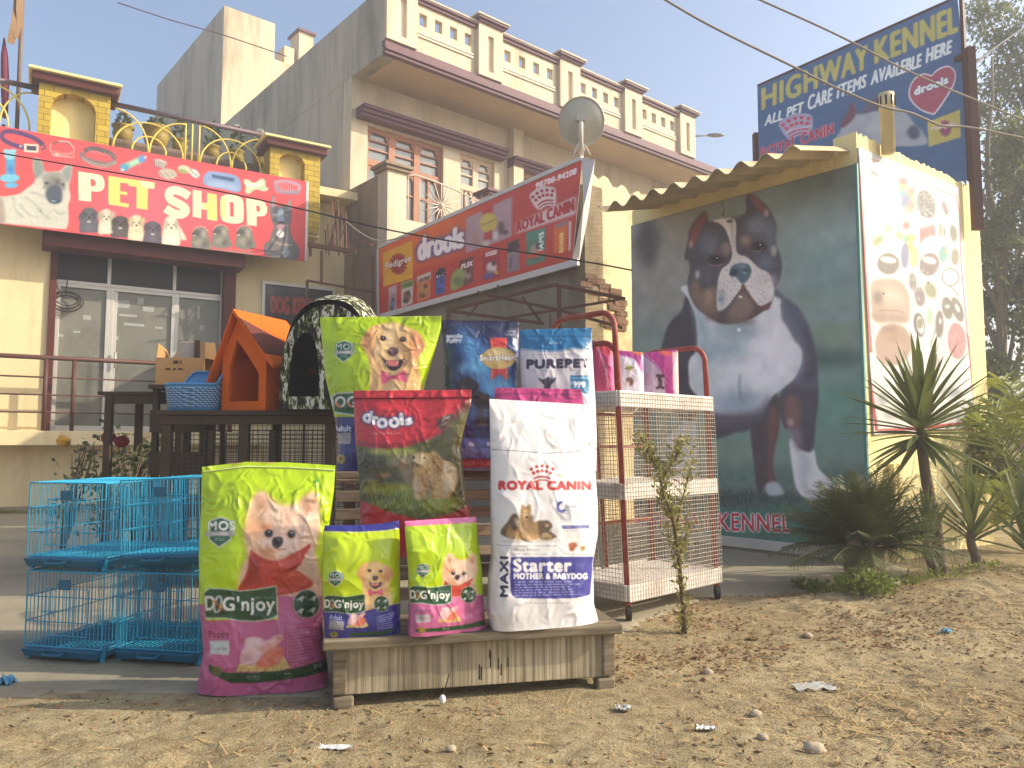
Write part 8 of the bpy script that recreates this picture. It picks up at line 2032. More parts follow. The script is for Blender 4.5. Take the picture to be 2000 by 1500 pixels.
# ------------------------------------------------------------------ blue folding cages
M_cage = mat("sky blue coated wire", (44, 154, 188), 0.4, 0.06, 20, spec=.5)
M_tray = mat("blue plastic tray", (26, 96, 126), 0.5, 0.08, 8, spec=.5)  # the wire's blue made darker: shade on the trays is in this colour
CW, CD, CH = .385, .52, .372
def make_cage(label):
 t = thing("wire_cage", label, "cage", group="blue wire cages stacked on the yard")
 b = .055
 r = MB(); R_ = .0034
 for x in (0, CW):
  for y in (0, CD): r.tube([(x, y, b), (x, y, CH)], R_, 6)
 for z in (b, CH):
  r.tube([(0, 0, z), (CW, 0, z), (CW, CD, z), (0, CD, z), (0, 0, z)], R_, 6)
 r.build("frame", M_cage, t, world=False)
 def panel(nm, O, X, Z, w_, h, n, hs):
  m = MB(); O, X, Z = Vector(O), Vector(X), Vector(Z)
  for i in range(1, n): m.tube([O + X * (w_ * i / n), O + X * (w_ * i / n) + Z * h], .0020, 4, False)
  for k in hs: m.tube([O + Z * (h * k), O + X * w_ + Z * h * k], .0022, 4, False)
  return m.build(nm, M_cage, t, world=False)
 panel("front_panel", (0, 0, b), (1, 0, 0), (0, 0, 1), CW, CH - b, 19, (.33, .66))
 panel("back_panel", (0, CD, b), (1, 0, 0), (0, 0, 1), CW, CH - b, 19, (.33, .66))
 panel("side_panel", (0, 0, b), (0, 1, 0), (0, 0, 1), CD, CH - b, 26, (.33, .66)); panel("side_panel", (CW, 0, b), (0, 1, 0), (0, 0, 1), CD, CH - b, 26, (.33, .66))
 panel("top_panel", (0, 0, CH), (1, 0, 0), (0, 1, 0), CW, CD, 15, (.25, .5, .75))
 panel("floor_grid", (0, 0, b + .004), (1, 0, 0), (0, 1, 0), CW, CD, 18, (.2, .4, .6, .8))
 # door in the front, with latch, and the round-cornered name plate
 d = MB(); x0, x1, z0, z1 = .1, CW - .07, b + .05, CH - .07
 d.tube([(x0, -.006, z0), (x1, -.006, z0), (x1, -.006, z1), (x0, -.006, z1), (x0, -.006, z0)], .0028, 5)
 for k in range(1, 9): d.tube([(x0 + (x1 - x0) * k / 9, -.006, z0), (x0 + (x1 - x0) * k / 9, -.006, z1)], .0020, 4, False)
 dr = d.build("door", M_cage, t, world=False)
 MB().tube([(x0 - .01, -.012, (z0 + z1) / 2), (x0 + .05, -.012, (z0 + z1) / 2), (x0 + .05, -.012, (z0 + z1) / 2 - .02)], .003, 5).build("latch", M_cage, dr, world=False)
 MB().box(.165, .225, -.012, -.004, CH - .075, CH - .032).build("name_plate", M_tray, t, bevel=.004, world=False)
 # plastic tray with a lip and a pull
 w0 = MB(); z = .012
 w0.hexa([(.012, -.012, z), (CW - .012, -.012, z), (CW - .012, CD - .01, z), (.012, CD - .01, z), (.004, -.03, b - .006), (CW - .004, -.03, b - .006), (CW - .004, CD, b - .006), (.004, CD, b - .006)])
 tr_ = w0.build("tray", M_tray, t, bevel=.006, world=False)
 MB().tube([(.13, -.032, .042), (.14, -.05, .034), (.22, -.05, .034), (.23, -.032, .042)], .006, 6).build("tray_pull", M_tray, tr_, True, world=False)
 for x in (.01, CW - .01):
  for y in (.02, CD - .03): MB().box(x - .008, x + .008, y - .008, y + .008, 0, b - .007).build("foot", M_cage, t, world=False)
 return t
c0 = gnd(47, 1288); c1 = gnd(212, 1308)
ca = math.atan2(c1.y - c0.y, c1.x - c0.x)
cage_labels = ["lower left blue wire cage standing on the paving", "upper left blue wire cage on top of its pair",
    "lower blue wire cage beside the big lime and pink sack", "upper blue wire cage with the lifted top beside the big lime sack"]
cA = make_cage(cage_labels[0])
ca = max(-.22, min(.05, ca))
spots = [(c0.x, c0.y, 0.006, ca), (c0.x - .015, c0.y + .01, CH + .012, ca + .01)]
g2 = gnd(222, 1296)
spots += [(g2.x, g2.y + .02, .006, ca + .02), (g2.x + .01, g2.y + .01, CH + .024, ca + .04)]
for k, (x, y, z, a) in enumerate(spots):
 o = cA if k == 0 else copy_tree(cA)
 o.location = (x, y, z); o.rotation_euler = (0, -.045 if k == 3 else 0, a); o["label"] = cage_labels[k]
# ------------------------------------------------------------------ dark kennel pen with goods on top
M_pen = mat("dark stained timber", (78, 62, 46), 0.8, 0.2, 8, .3, 40, dirt=(40, 34, 28), damt=.6)
M_penw = mat("dark wire", (70, 64, 54), 0.6, 0.1, 10)
pz = 1.14; PY = 5.0
PEN = Plane(at(316, 800, PY), (1.0, 0.03))
pu1 = PEN.hit(735, 800)[0]; PD = .8
pen = thing("kennel_pen", "dark timber kennel pen with wire sides carrying pet houses", "kennel pen", PEN.pt(pu1 / 2, 0, -PD / 2), PEN.ang())
MB().pbox(PEN, -.03, pu1 + .03, pz - .03, pz, -PD - .02, .03).build("top_board", M_pen, pen, bevel=.005)
MB().pbox(PEN, 0, pu1, pz - .09, pz - .032, -.03, .01).build("front_rail", M_pen, pen, bevel=.004)
MB().pbox(PEN, 0, pu1, .12, .2, -.03, .01).build("front_rail", M_pen, pen, bevel=.004)
for x in (0, pu1 * .36, pu1 * .76, pu1 - .05):
 for o in (-.03, -PD): MB().pbox(PEN, x, x + .06, 0, pz - .032, o - .03, o + .03).build("post", M_pen, pen, bevel=.004)
MB().pbox(PEN, 0.07, pu1 - .06, .2, .22, -PD + .05, -.07).build("floor_board", M_pen, pen)
wire_panel(PEN.pt(0, .2, -.01), PEN.pt(pu1, .2, -.01), PEN.pt(pu1, pz - .13, -.01), PEN.pt(0, pz - .13, -.01), 40, 28, .0022, "mesh_panel", M_penw, pen)
wire_panel(PEN.pt(0, .2, -PD), PEN.pt(pu1, .2, -PD), PEN.pt(pu1, pz - .05, -PD), PEN.pt(0, pz - .05, -PD), 40, 28, .0022, "mesh_panel", M_penw, pen)
wire_panel(PEN.pt(pu1, .2, -PD), PEN.pt(pu1, .2, -.02), PEN.pt(pu1, pz - .05, -.02), PEN.pt(pu1, pz - .05, -PD), 26, 28, .0022, "mesh_panel", M_penw, pen)
for x in np.linspace(.3, pu1 - .3, 3): MB().pbox(PEN, x, x + .03, .2, pz - .13, -.028, -.012).build("bar", M_pen, pen)
# orange felt house
M_or = mat("orange felt", (226, 104, 28), 0.95, 0.08, 20, .4, 140)
M_or_d = mat("brown felt panel", (104, 56, 46), 0.95, 0.1, 20, .3, 140)
ol, orr = at(432, 800, 5.12), at(518, 803, 4.98)
OH = Plane(ol, (orr.x - ol.x, orr.y - ol.y)); ow = (orr - ol).length
def oz(y): return OH.hit(480, y)[1]
zb = pz + .002; ze = OH.hit(532, 690)[1]; zp = OH.hit(447, 615)[1]; od = .45
up = OH.hit(447, 615)[0] * .6 + ow * .2
oh = thing("dog_house", "orange felt dog house with pitched roof and arched dark doorway", "pet house", OH.pt(ow / 2, pz, -od / 2), OH.ang())
um = ow * .33
al, ar_ = ow * .16, ow * .84; az = oz(705); ap = oz(662); ua = ow * .32
body = MB()
body.pquad(OH, [(0, zb), (al, zb + .06), (al, az - .04), (ua, ap), (um, zp - .03), (0, ze)], -.03, 0)
body.pquad(OH, [(um, zp - .03), (ua, ap), (ow * .66, az), (ar_, az - .09), (ar_, zb + .06), (ow, zb), (ow, ze)], -.03, 0)
body.pquad(OH, [(0, zb), (ow, zb), (ar_, zb + .06), (al, zb + .06)], -.03, 0)
body.pbox(OH, 0, .025, zb, ze, -od, -.031); body.pbox(OH, ow - .025, ow, zb, ze, -od, -.031); body.pbox(OH, .026, ow - .026, zb, ze + .05, -od, -od + .03); body.pbox(OH, .026, ow - .026, zb, zb + .02, -od + .031, -.031)
body.build("walls", M_or, oh)
rf = MB(); ov = .1
for s_, e_ in ((-1, 0), (1, ow)):
 ed = e_ + s_ * .09; zz = zp - (zp - ze) * abs(ed - um) / abs(e_ - um)
 rf.hexa([OH.pt(um, zp, .05), OH.pt(ed, zz, .05), OH.pt(ed, zz, -od - .04), OH.pt(um, zp, -od - .04), OH.pt(um, zp + .028, .05), OH.pt(ed, zz + .028, .05), OH.pt(ed, zz + .028, -od - .04), OH.pt(um, zp + .028, -od - .04)])
rf.build("roof", M_or, oh)
def RT(f, o, h): return OH.pt(um + (ow - um) * f, zp - (zp - ze) * f + h, o)
MB().hexa([RT(.25, .054, .03), RT(1.13, .054, .03), RT(1.13, -.36, .03), RT(.8, -.3, .03), RT(.25, .054, .036), RT(1.13, .054, .036), RT(1.13, -.36, .036), RT(.8, -.3, .036)]).build("roof_trim", M_or_d, oh)
# camouflage dome tent
def mat_camo():
 m = mat("camouflage cloth", (80, 84, 60), .9, .1, 8)
 nt = m.node_tree; N = nt.nodes; b = N["Principled BSDF"]
 tc = N.new("ShaderNodeTexCoord"); mp = N.new("ShaderNodeMapping"); mp.inputs["Scale"].default_value = (34, 34, 13)
 n = N.new("ShaderNodeTexNoise"); n.inputs["Scale"].default_value = 1.0; n.inputs["Detail"].default_value = 2.5
 nt.links.new(tc.outputs["Object"], mp.inputs[0]); nt.links.new(mp.outputs[0], n.inputs["Vector"])
 r = N.new("ShaderNodeValToRGB"); r.color_ramp.interpolation = 'CONSTANT'
 e = r.color_ramp.elements; e[0].position = 0; e[0].color = L4((40, 38, 34)); e[1].position = .47; e[1].color = L4((104, 112, 56))
 for p_, c_ in ((.53, (52, 50, 44)), (.555, (206, 202, 184)), (.66, (90, 96, 60))):
  x = e.new(p_); x.color = L4(c_)
 nt.links.new(n.outputs["Fac"], r.inputs[0]); nt.links.new(r.outputs[0], b.inputs["Base Color"])
 return m
M_camo = mat_camo(); M_dark_in = mat("dark lining", (30, 28, 26), .95, .1, 8)  # near-black inside of the tent: its shade put into the colour
tl, trr = at(542, 798, 4.86), at(732, 806, 4.78)
TT = Plane(tl, (trr.x - tl.x, trr.y - tl.y)); twd = (trr - tl).length; tdp = .5
tent = thing("pet_tent", "camouflage domed pet tent with a dark arched opening", "pet house", TT.pt(twd / 2, pz, -tdp / 2), TT.ang())
tcz = TT.hit(590, 640)[1] - pz; thh = (TT.hit(640, 590, -.3)[1] - pz)
m = MB(); nA, nB = 24, 12
vs = []; fs = []
for j in range(nB + 1):
 o = -tdp * j / nB; k = 1.0 - .10 * ((j / nB) - .35) ** 2 * 4
 hk = .90 + .14 * math.sin(math.pi * min(1, (j / nB) * .8 + .1))
 for i in range(nA + 1):
  t = math.pi * i / nA
  x = -math.cos(t); z = math.sin(t) ** .62
  vs.append(TT.pt(twd / 2 + twd / 2 * k * (abs(x) ** .8) * (1 if x > 0 else -1), pz + .002 + thh * hk * z, o))
for j in range(nB):
 for i in range(nA): a = j * (nA + 1) + i; fs.append((a, a + 1, a + nA + 2, a + nA + 1))
m.add(vs, fs)
m.build("shell", M_camo, tent, True)
cen_ = TT.pt(twd / 2, pz, -tdp / 2)
MB().add([cen_ + (Vector(p) - cen_) * .965 + Vector((0, 0, .004)) for p in vs], [f_[::-1] for f_ in fs]).build("inner_shade", M_dark_in, tent, True)  # dark copy of the shell, added to make the inside look shaded
# front wall with opening
h0 = thh * .90
fr = []
def arch(rx, hz_, n=16, zb2=0): return [(twd / 2 - rx * math.cos(t), pz + .002 + zb2 + hz_ * math.sin(t) ** .62) for t in np.linspace(0, math.pi, n)]
oa = arch(twd / 2 * .985, h0 * 1.0); ia = [(u_ - twd * .24, z_) for u_, z_ in arch(twd * .165, h0 * .62, 16, .08)]
m = MB()
for i in range(15): m.pquad(TT, [oa[i], ia[i], ia[i + 1], oa[i + 1]], -.03, -.004)
m.pquad(TT, [oa[0], oa[-1], ia[-1], ia[0]], -.03, -.004)
m.build("front_wall", M_camo, tent)
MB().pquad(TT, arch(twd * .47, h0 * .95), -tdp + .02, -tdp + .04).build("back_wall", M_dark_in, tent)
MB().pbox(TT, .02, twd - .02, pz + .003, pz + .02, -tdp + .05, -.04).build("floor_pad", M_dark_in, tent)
# blue plastic basket bed
M_bask = mat("blue plastic", (84, 148, 200), .45, .08, 8, spec=.5); M_hole = mat("dark gaps", (26, 44, 66), .8, .1, 8)
bl_, br_ = at(306, 803, 5.0), at(424, 806, 5.02)
BK = Plane(bl_, (br_.x - bl_.x, br_.y - bl_.y)); bw = (br_ - bl_).length
bk = thing("basket_bed", "light blue slotted plastic pet basket with a raised back", "pet basket", BK.pt(bw / 2, pz, -.2), BK.ang())
hbk = BK.hit(340, 750)[1] - pz; hbk2 = BK.hit(400, 716)[1] - pz
n = 40; prof = []
def brim(t, f, base=False):
 x = math.cos(t); y = math.sin(t)
 ex = .5 * bw * (abs(x) ** .6) * (1 if x > 0 else -1); ey = .21 * (abs(y) ** .6) * (1 if y > 0 else -1)
 lift = hbk + (hbk2 - hbk) * sstep(-.1, .35, ey / .21 * .6 + (ex / (.5 * bw)) * .5)
 k = .9 + .1 * f
 return BK.pt(bw / 2 + ex * k, pz + .003 + float(lift) * f, -.22 - ey * k)
vs = []; fs = []; nz_ = 8
for inner in (0, 1):
 for j in range(nz_ + 1):
  for i in range(n):
   p = brim(2 * math.pi * i / n, j / nz_)
   c = BK.pt(bw / 2, p.z, -.22)
   vs.append(p if not inner else p + (c - p).normalized() * .008)
for inner in (0, 1):
 o_ = inner * (nz_ + 1) * n
 for j in range(nz_):
  for i in range(n):
   q = (o_ + j * n + i, o_ + j * n + (i + 1) % n, o_ + (j + 1) * n + (i + 1) % n, o_ + (j + 1) * n + i)
   fs.append(q if inner else q[::-1])
b1_ = (nz_ + 1) * n
for i in range(n): fs.append((nz_ * n + i, nz_ * n + (i + 1) % n, b1_ + nz_ * n + (i + 1) % n, b1_ + nz_ * n + i))
fs.append(tuple(range(n)));
MB().add(vs, fs).build("basket_body", M_bask, bk, True)
sl = MB()
for j in range(9):
 f = .12 + .084 * j
 for i in range(34):
  t0 = 2 * math.pi * (i + .5 * (j % 2)) / 34; t1 = t0 + .12
  a, b = brim(t0, f), brim(t1, f); c, d = brim(t1, f + .03), brim(t0, f + .03)
  cen = BK.pt(bw / 2, a.z, -.22)
  o1 = [(p + (p - Vector((cen.x, cen.y, p.z))).normalized() * .0025) for p in (a, b, c, d)]
  sl.add(o1, [(0, 1, 2, 3)])
sl.build("slots", M_hole, bk)
sl = MB()
for j in range(9):
 f = .16 + .084 * j
 for i in range(34):
  t0 = 2 * math.pi * (i + .5 * (j % 2) + .35) / 34; t1 = t0 + .1
  a, b = brim(t0, f), brim(t1, f); c, d = brim(t1, f + .022), brim(t0, f + .022)
  cen = BK.pt(bw / 2, a.z, -.22)
  sl.add([(p + (p - Vector((cen.x, cen.y, p.z))).normalized() * .003) for p in (a, b, c, d)], [(0, 1, 2, 3)])
sl.build("white_slots", M_wht, bk)  # second set of slots, white, between the dark ones
rim = [brim(2 * math.pi * i / n, 1.0) for i in range(n + 1)]
MB().tube(rim, .008, 6).build("rim", M_bask, bk, True)
# low side table with cartons
M_card = mat("brown cardboard", (176, 138, 92), .9, .08, 6, dirt=(140, 104, 66), damt=.4)
M_carton_p = mat("printed carton", (150, 150, 146), .7, .1, 10)
TB = Plane(at(198, 768, 5.6), (1, .06)); tw_ = TB.hit(325, 760)[0]; tz = TB.hit(210, 764)[1]
tb = thing("side_table", "dark worn table with splayed boards left of the kennel pen", "table", TB.pt(tw_ / 2, 0, -.3), TB.ang())
for k in range(3): MB().pbox(TB, -.04, tw_ + .25, tz - .025, tz, -.22 - .2 * k + .004, -.02 - .2 * k - .002).build("table_board", M_pen, tb, bevel=.004)
for u in (0.02, tw_ + .12):
 for o in (-.06, -.58): MB().pbox(TB, u, u + .05, 0, tz - .026, o, o + .05).build("leg", M_pen, tb, bevel=.004)
MB().pbox(TB, .072, tw_ + .118, tz - .09, tz - .03, -.055, -.03).build("apron", M_pen, tb)
MB().pbox(TB, .072, tw_ + .118, .3, .36, -.055, -.03).build("apron", M_pen, tb)
def carton(label, x0, x1, y0, y1, Y, zbase, dpt, flaps, group=None, marks=True):
 a = at(x0, y1, Y); P = Plane((a.x, Y), (1, .12)); w_ = P.hit(x1, y1)[0]; h = P.hit(x0, y0)[1] - P.hit(x0, y1)[1]
 t = thing("cardboard_box", label, "box", P.pt(w_ / 2, zbase, -dpt / 2), P.ang(), group)
 b = MB(); th = .006
 b.pbox(P, 0, w_, zbase + .001, zbase + h, -th, 0); b.pbox(P, 0, w_, zbase + .001, zbase + h, -dpt, -dpt + th); b.pbox(P, 0, th, zbase + .001, zbase + h, -dpt + th, -th); b.pbox(P, w_ - th, w_, zbase + .001, zbase + h, -dpt + th, -th); b.pbox(P, th, w_ - th, zbase + .001, zbase + .008, -dpt + th, -th)
 b.build("box_body", M_card, t)
 z = zbase + h
 for f in flaps:
  m = MB()
  if f == 'L': q = [P.pt(0, z, 0), P.pt(0, z, -dpt), P.pt(-.04, z + .1, -dpt), P.pt(.0, z + .11, -.03)]
  elif f == 'R': q = [P.pt(w_, z, 0), P.pt(w_, z, -dpt), P.pt(w_ + .2, z - .01, -dpt), P.pt(w_ + .2, z - .03, 0)]
  elif f == 'F': q = [P.pt(0, z, 0), P.pt(w_, z, 0), P.pt(w_ - .02, z - .07, .1), P.pt(.03, z - .05, .1)]
  else: q = [P.pt(0, z, -dpt), P.pt(w_, z, -dpt), P.pt(w_ - .03, z + .16, -dpt - .05), P.pt(.06, z + .17, -dpt - .06)]
  q = [Vector(p) for p in q]; nn_ = (q[1] - q[0]).cross(q[3] - q[0]).normalized() * .004
  m.hexa(q + [p + nn_ for p in q]); m.build("flap", M_card, t)
 if marks:
  m = MB()
  for (u0, u1, v0, v1) in ((.36, .46, .78, .90), (.50, .53, .78, .9), (.2, .3, .55, .62), (.36, .41, .55, .62), (.46, .56, .56, .62)): m.pbox(P, u0 * w_, u1 * w_, zbase + v0 * h, zbase + v1 * h, .0005, .0015)
  m.build("print_marks", M_pen, t)
 return P, w_, h
cbz = tz + .002
carton("open brown cardboard box with a raised flap behind the blue basket", 303, 398, 698, 752, 5.55, at(303, 752, 5.55).z, .34, 'LRB')
# a crate under it so that it stands on something
cpz = at(303, 752, 5.55).z
cc = thing("wooden_crate", "dark slatted crate under the open cardboard box", "crate", (at(350, 760, 5.7).x, 5.7, 0))
x0c, x1c = at(296, 756, 5.55).x, at(404, 756, 5.55).x
for k in range(4): MB().box(x0c, x1c, 5.54, 5.56, .1 + k * (cpz - .14) / 4, .1 + k * (cpz - .14) / 4 + .16).build("slat", M_pen, cc)
MB().box(x0c, x1c, 5.5, 6.0, cpz - .03, cpz).build("top_board", M_pen, cc)
for x in (x0c + .005, x1c - .045):
 for y in (5.562, 5.95): MB().box(x, x + .04, y, y + .04, 0, cpz - .031).build("post", M_pen, cc)
P_ = Plane((at(345, 690, 5.75).x, 5.75), (1, .1)); zc0 = at(303, 698, 5.55).z
cb_ = thing("printed_carton", "small grey printed carton sticking out of the open cardboard box", "carton", (at(368, 690, 5.75).x, 5.75, zc0 - .15))
w_ = P_.hit(390, 690)[0]
MB().pbox(P_, 0, w_, zc0 - .15, P_.hit(345, 668)[1], -.12, 0).build("carton_body", M_carton_p, cb_, bevel=.003)
MB().pbox(P_, w_ - .04, w_ + .003, zc0 - .1, P_.hit(345, 664)[1], -.122, .003).build("carton_edge", M_pen, cb_)
# ------------------------------------------------------------------ plants
M_leaf_y = mat("yucca leaf", (112, 120, 66), .5, .2, 6, trans=.25, spec=.4)
M_leaf_s = mat("sago frond", (92, 98, 52), .5, .25, 8, trans=.15, spec=.4)
M_leaf_t = mat("eucalyptus leaf", (104, 114, 62), .5, .3, 3, trans=.45, spec=.4)
M_leaf_g = mat("weed leaf", (122, 134, 62), .6, .25, 20, trans=.35)
M_leaf_p = mat("palm leaflet", (132, 138, 60), .5, .25, 8, trans=.4)
M_leaf_o = mat("olive shrub leaf", (146, 142, 82), .6, .25, 20, trans=.3)
M_bark = mat("brown bark", (110, 92, 70), .9, .25, 14, .6, 40)
M_bark_l = mat("pale bark", (130, 118, 98), .9, .25, 8, .5, 30)
M_rose = mat("dark red petals", (130, 30, 36), .6, .15, 20); M_rose_y = mat("yellow petals", (214, 160, 60), .6, .15, 20)
def blades(name, base, dirs, lens, wid, droop, material, parent, seg=7, world=True, keel=.25):
 """Long pointed leaves: curved strips folded along the middle."""
 V = []; Q = []
 for b, d, l, w_, dr in zip(base, dirs, lens, wid, droop):
  d = Vector(d).normalized(); side = d.cross(Vector((0, 0, 1)))
  side = side.normalized() if side.length > 1e-4 else Vector((1, 0, 0))
  upv = side.cross(d).normalized(); p = Vector(b); k0 = len(V)
  for i in range(seg + 1):
   t = i / seg; ww = w_ * (0.55 + 0.9 * t) * (1 - t) ** .55 if t < 1 else 0
   ww = w_ * min(1, .5 + 2.0 * t) * (1 - t ** 3) ** .8
   q = Vector(b) + d * (l * t) - Vector((0, 0, 1)) * (dr * t * t * l)
   V += [q - side * ww / 2 + upv * ww * keel, q, q + side * ww / 2 + upv * ww * keel]
  for i in range(seg):
   a = k0 + 3 * i; Q += [(a, a + 1, a + 4, a + 3), (a + 1, a + 2, a + 5, a + 4)]
 return link_mesh(name, np_mesh(name, np.array([tuple(v) for v in V]), np.array(Q)), material, parent, smooth=True, world=world)
def rdir(a, e): return (math.cos(a) * math.cos(e), math.sin(a) * math.cos(e), math.sin(e))
def gz(x, y): return float(ground_h(np.array([x]), np.array([y]))[0])
def yucca(label, px, py, crown_z, rad, n, tr, seed, lean=(0, 0), emin=-.5):
 r = random.Random(seed); g = gnd(px, py); g.z = gz(g.x, g.y) - .02
 t = thing("yucca", label, "yucca", g, group="yuccas by the kiosk")
 c = Vector((g.x + lean[0], g.y + lean[1], crown_z))
 if crown_z - g.z > .2:
  m = MB(); pts = []; rs = []
  for k in range(9):
   f = k / 8; pts.append(g.lerp(c, f) + Vector((.015 * math.sin(f * 6), 0, 0))); rs.append(tr * (1.15 - .3 * f) * (1 + .12 * (k % 2)))
  m.tube(pts, rs, 10); m.build("trunk", M_bark, t, True)
 B = []; D = []; Ls = []; W = []; Dr = []
 for k in range(n):
  f = (k + .5) / n; e = emin + (1.5 - emin) * f ** .8 + r.uniform(-.12, .12); a = k * 2.39996 + r.uniform(-.25, .25)
  B.append(c + Vector((0, 0, (f - .5) * rad * .34))); D.append(rdir(a, e)); Ls.append(rad * r.uniform(.82, 1.08) * (1 if e > -.2 else .85)); W.append(r.uniform(.042, .058) * (rad / .55) ** .6); Dr.append(r.uniform(.0, .12))
 blades("foliage", B, D, Ls, W, Dr, M_leaf_y, t)
yucca("tall spiky yucca on a slim trunk in front of the white poster", 1836, 1128, at(1812, 835, 5.3).z, .60, 86, .036, 3, (-.06, .05), -.85)
yucca("low yucca with upright blades right of the sago palm against the yellow wall", 1905, 1122, .30, .50, 26, .03, 5, (0, .02), .35)
yucca("small yucca tuft between the sago palm and the yucca trunk", 1822, 1130, .26, .36, 22, .03, 6, (-.05, -.05), .2)
yucca("low yucca with long side blades at the right edge of the frame", 1985, 1120, .22, .55, 20, .03, 9, (0.1, .02), .1)
# sago palm: arching fronds with stiff leaflets
sg = gnd(1690, 1152); sg.z = gz(sg.x, sg.y) - .03
sago = thing("sago_palm", "dark bushy sago palm spreading in front of the kiosk corner", "sago palm", sg)
m = MB(); m.lathe(tuple(sg), [(.09, 0), (.12, .12), (.12, .28), (.1, .38), (.04, .42)], 14); m.build("trunk", M_dark_cem, sago, True)
V = []; Q = []; rng = random.Random(4); st_ = MB()
for k in range(104):
 a = k * 2.39996; e = rng.uniform(.5, 1.4) if k % 4 else rng.uniform(.12, .5); L = rng.uniform(.42, .62)
 d = Vector(rdir(a, e)); base = sg + Vector((d.x * .08, d.y * .08, .30)); hz_ = Vector((d.x, d.y, 0)).normalized() if abs(d.x) + abs(d.y) > 1e-3 else Vector((1, 0, 0)); side = Vector((0, 0, 1)).cross(hz_).normalized()
 pts = []
 for i in range(13):
  t = i / 12; pts.append(base + d * (L * t) - Vector((0, 0, 1)) * (.3 * L * t * t * math.cos(e)))
 st_.tube(pts, [.006 * (1 - .7 * i / 12) for i in range(13)], 4, False)
 for i in range(44):
  t = .12 + .88 * i / 43; f = t * 12; j = min(11, int(f)); p = pts[j].lerp(pts[j + 1], f - j); tg = (pts[j + 1] - pts[j]).normalized()
  ln = .13 * math.sin(math.pi * min(1, t * .85 + .12)) ** .7 + .015; up_ = side.cross(tg).normalized()
  for s_ in (-1, 1):
   dd = (side * s_ * .8 + tg * .75 + up_ * (.4 + rng.uniform(-.3, .3))).normalized(); w_ = dd.cross(up_).normalized() * .0027
   q0 = len(V); V += [p - w_, p + w_, p + dd * ln * .6 + w_ * .8, p + dd * ln]; Q.append((q0, q0 + 1, q0 + 2, q0 + 3))
st_.build("frond_stems", M_leaf_s, sago)
link_mesh("foliage", np_mesh("foliage", np.array([tuple(v) for v in V]), np.array(Q)), M_leaf_s, sago)
# areca palm at the right edge
ag = gnd(2010, 1080); ag.z = 0
areca = thing("areca_palm", "yellow green feathery palm at the right edge beside the kiosk", "palm", ag)
V = []; Q = []; st_ = MB()
for k in range(40):
 a = rng.uniform(0, 6.28); e = rng.uniform(.5, 1.4); L = rng.uniform(.9, 1.7); base = ag + Vector((rng.uniform(-.12, .12), rng.uniform(-.12, .12), rng.uniform(.1, .8)))
 d = Vector(rdir(a, e)); hz_ = Vector((d.x, d.y, 0)).normalized(); side = Vector((0, 0, 1)).cross(hz_).normalized()
 pts = [base + d * (L * i / 14) - Vector((0, 0, 1)) * (.45 * L * (i / 14) ** 2) + hz_ * .12 * (i / 14) ** 2 for i in range(15)]
 st_.tube([ag + Vector((0, 0, .0))] + pts, [.012] + [.009 * (1 - .8 * i / 14) for i in range(15)], 4, False)
 for i in range(22):
  t = .25 + .75 * i / 21; f = t * 14; j = min(13, int(f)); p = pts[j].lerp(pts[j + 1], f - j); tg = (pts[j + 1] - pts[j]).normalized(); ln = .26 * math.sin(math.pi * min(1, t * .8 + .15)) ** .7 + .03; up_ = side.cross(tg).normalized()
  for s_ in (-1, 1):
   dd = (side * s_ * .75 + tg * .7 + up_ * rng.uniform(-.8, .6)).normalized(); w_ = dd.cross(up_).normalized() * .0038; dr = Vector((0, 0, -.05))
   q0 = len(V); V += [p - w_, p + w_, p + dd * ln * .55 + w_, p + dd * ln + dr]; Q.append((q0, q0 + 1, q0 + 2, q0 + 3))
st_.build("stems", M_leaf_p, areca); link_mesh("foliage", np_mesh("foliage", np.array([tuple(v) for v in V]), np.array(Q)), M_leaf_p, areca)
# thin sapling in front of the rack
sp = gnd(1338, 1238); sp.z = gz(sp.x, sp.y) - .02
sap = thing("sapling", "thin crooked sapling with sparse olive leaves in front of the mesh rack", "sapling", sp)
YS = sp.y
sway = [(1338, 1240), (1334, 1180), (1325, 1080), (1314, 1010), (1296, 965), (1285, 915), (1262, 880), (1252, 855)]
br1 = [(1318, 1040), (1330, 985), (1345, 930), (1352, 905)]; br2 = [(1290, 940), (1312, 905), (1328, 875), (1335, 858)]; br3 = [(1326, 1090), (1338, 1050), (1348, 1020)]
m = MB(); allp = []
def bpts(l, dz=0): return [at(x, y, YS + .06 * math.sin(i * 1.3) + dz) for i, (x, y) in enumerate(l)]
P0 = bpts(sway); P0[0] = sp + Vector((0, 0, 0)); m.tube(P0, [.014, .012, .010, .009, .007, .006, .004, .003], 7)
for b_ in (br1, br2, br3): m.tube(bpts(b_, .02), [.006, .005, .004, .003][:len(b_)], 5)
m.build("stem", M_bark, sap, True)
pos = []; nr = []
for l, n_ in ((sway, 760), (br1, 150), (br2, 200), (br3, 70)):
 q = bpts(l)
 for _ in range(n_):
  k = rng.uniform(0, len(q) - 1.001); i = int(k); p = q[i].lerp(q[i + 1], k - i)
  cl = .022 + .022 * max(0, math.sin(k * 3.1)); pos.append((p.x + rng.gauss(0, cl * .7), p.y + rng.gauss(0, cl * .7), p.z + rng.gauss(0, cl * .6))); nr.append((rng.gauss(0, 1), rng.gauss(0, 1), rng.gauss(.7, .6)))
leaves_obj("foliage", pos, nr, .04, .012, M_leaf_o, sap)
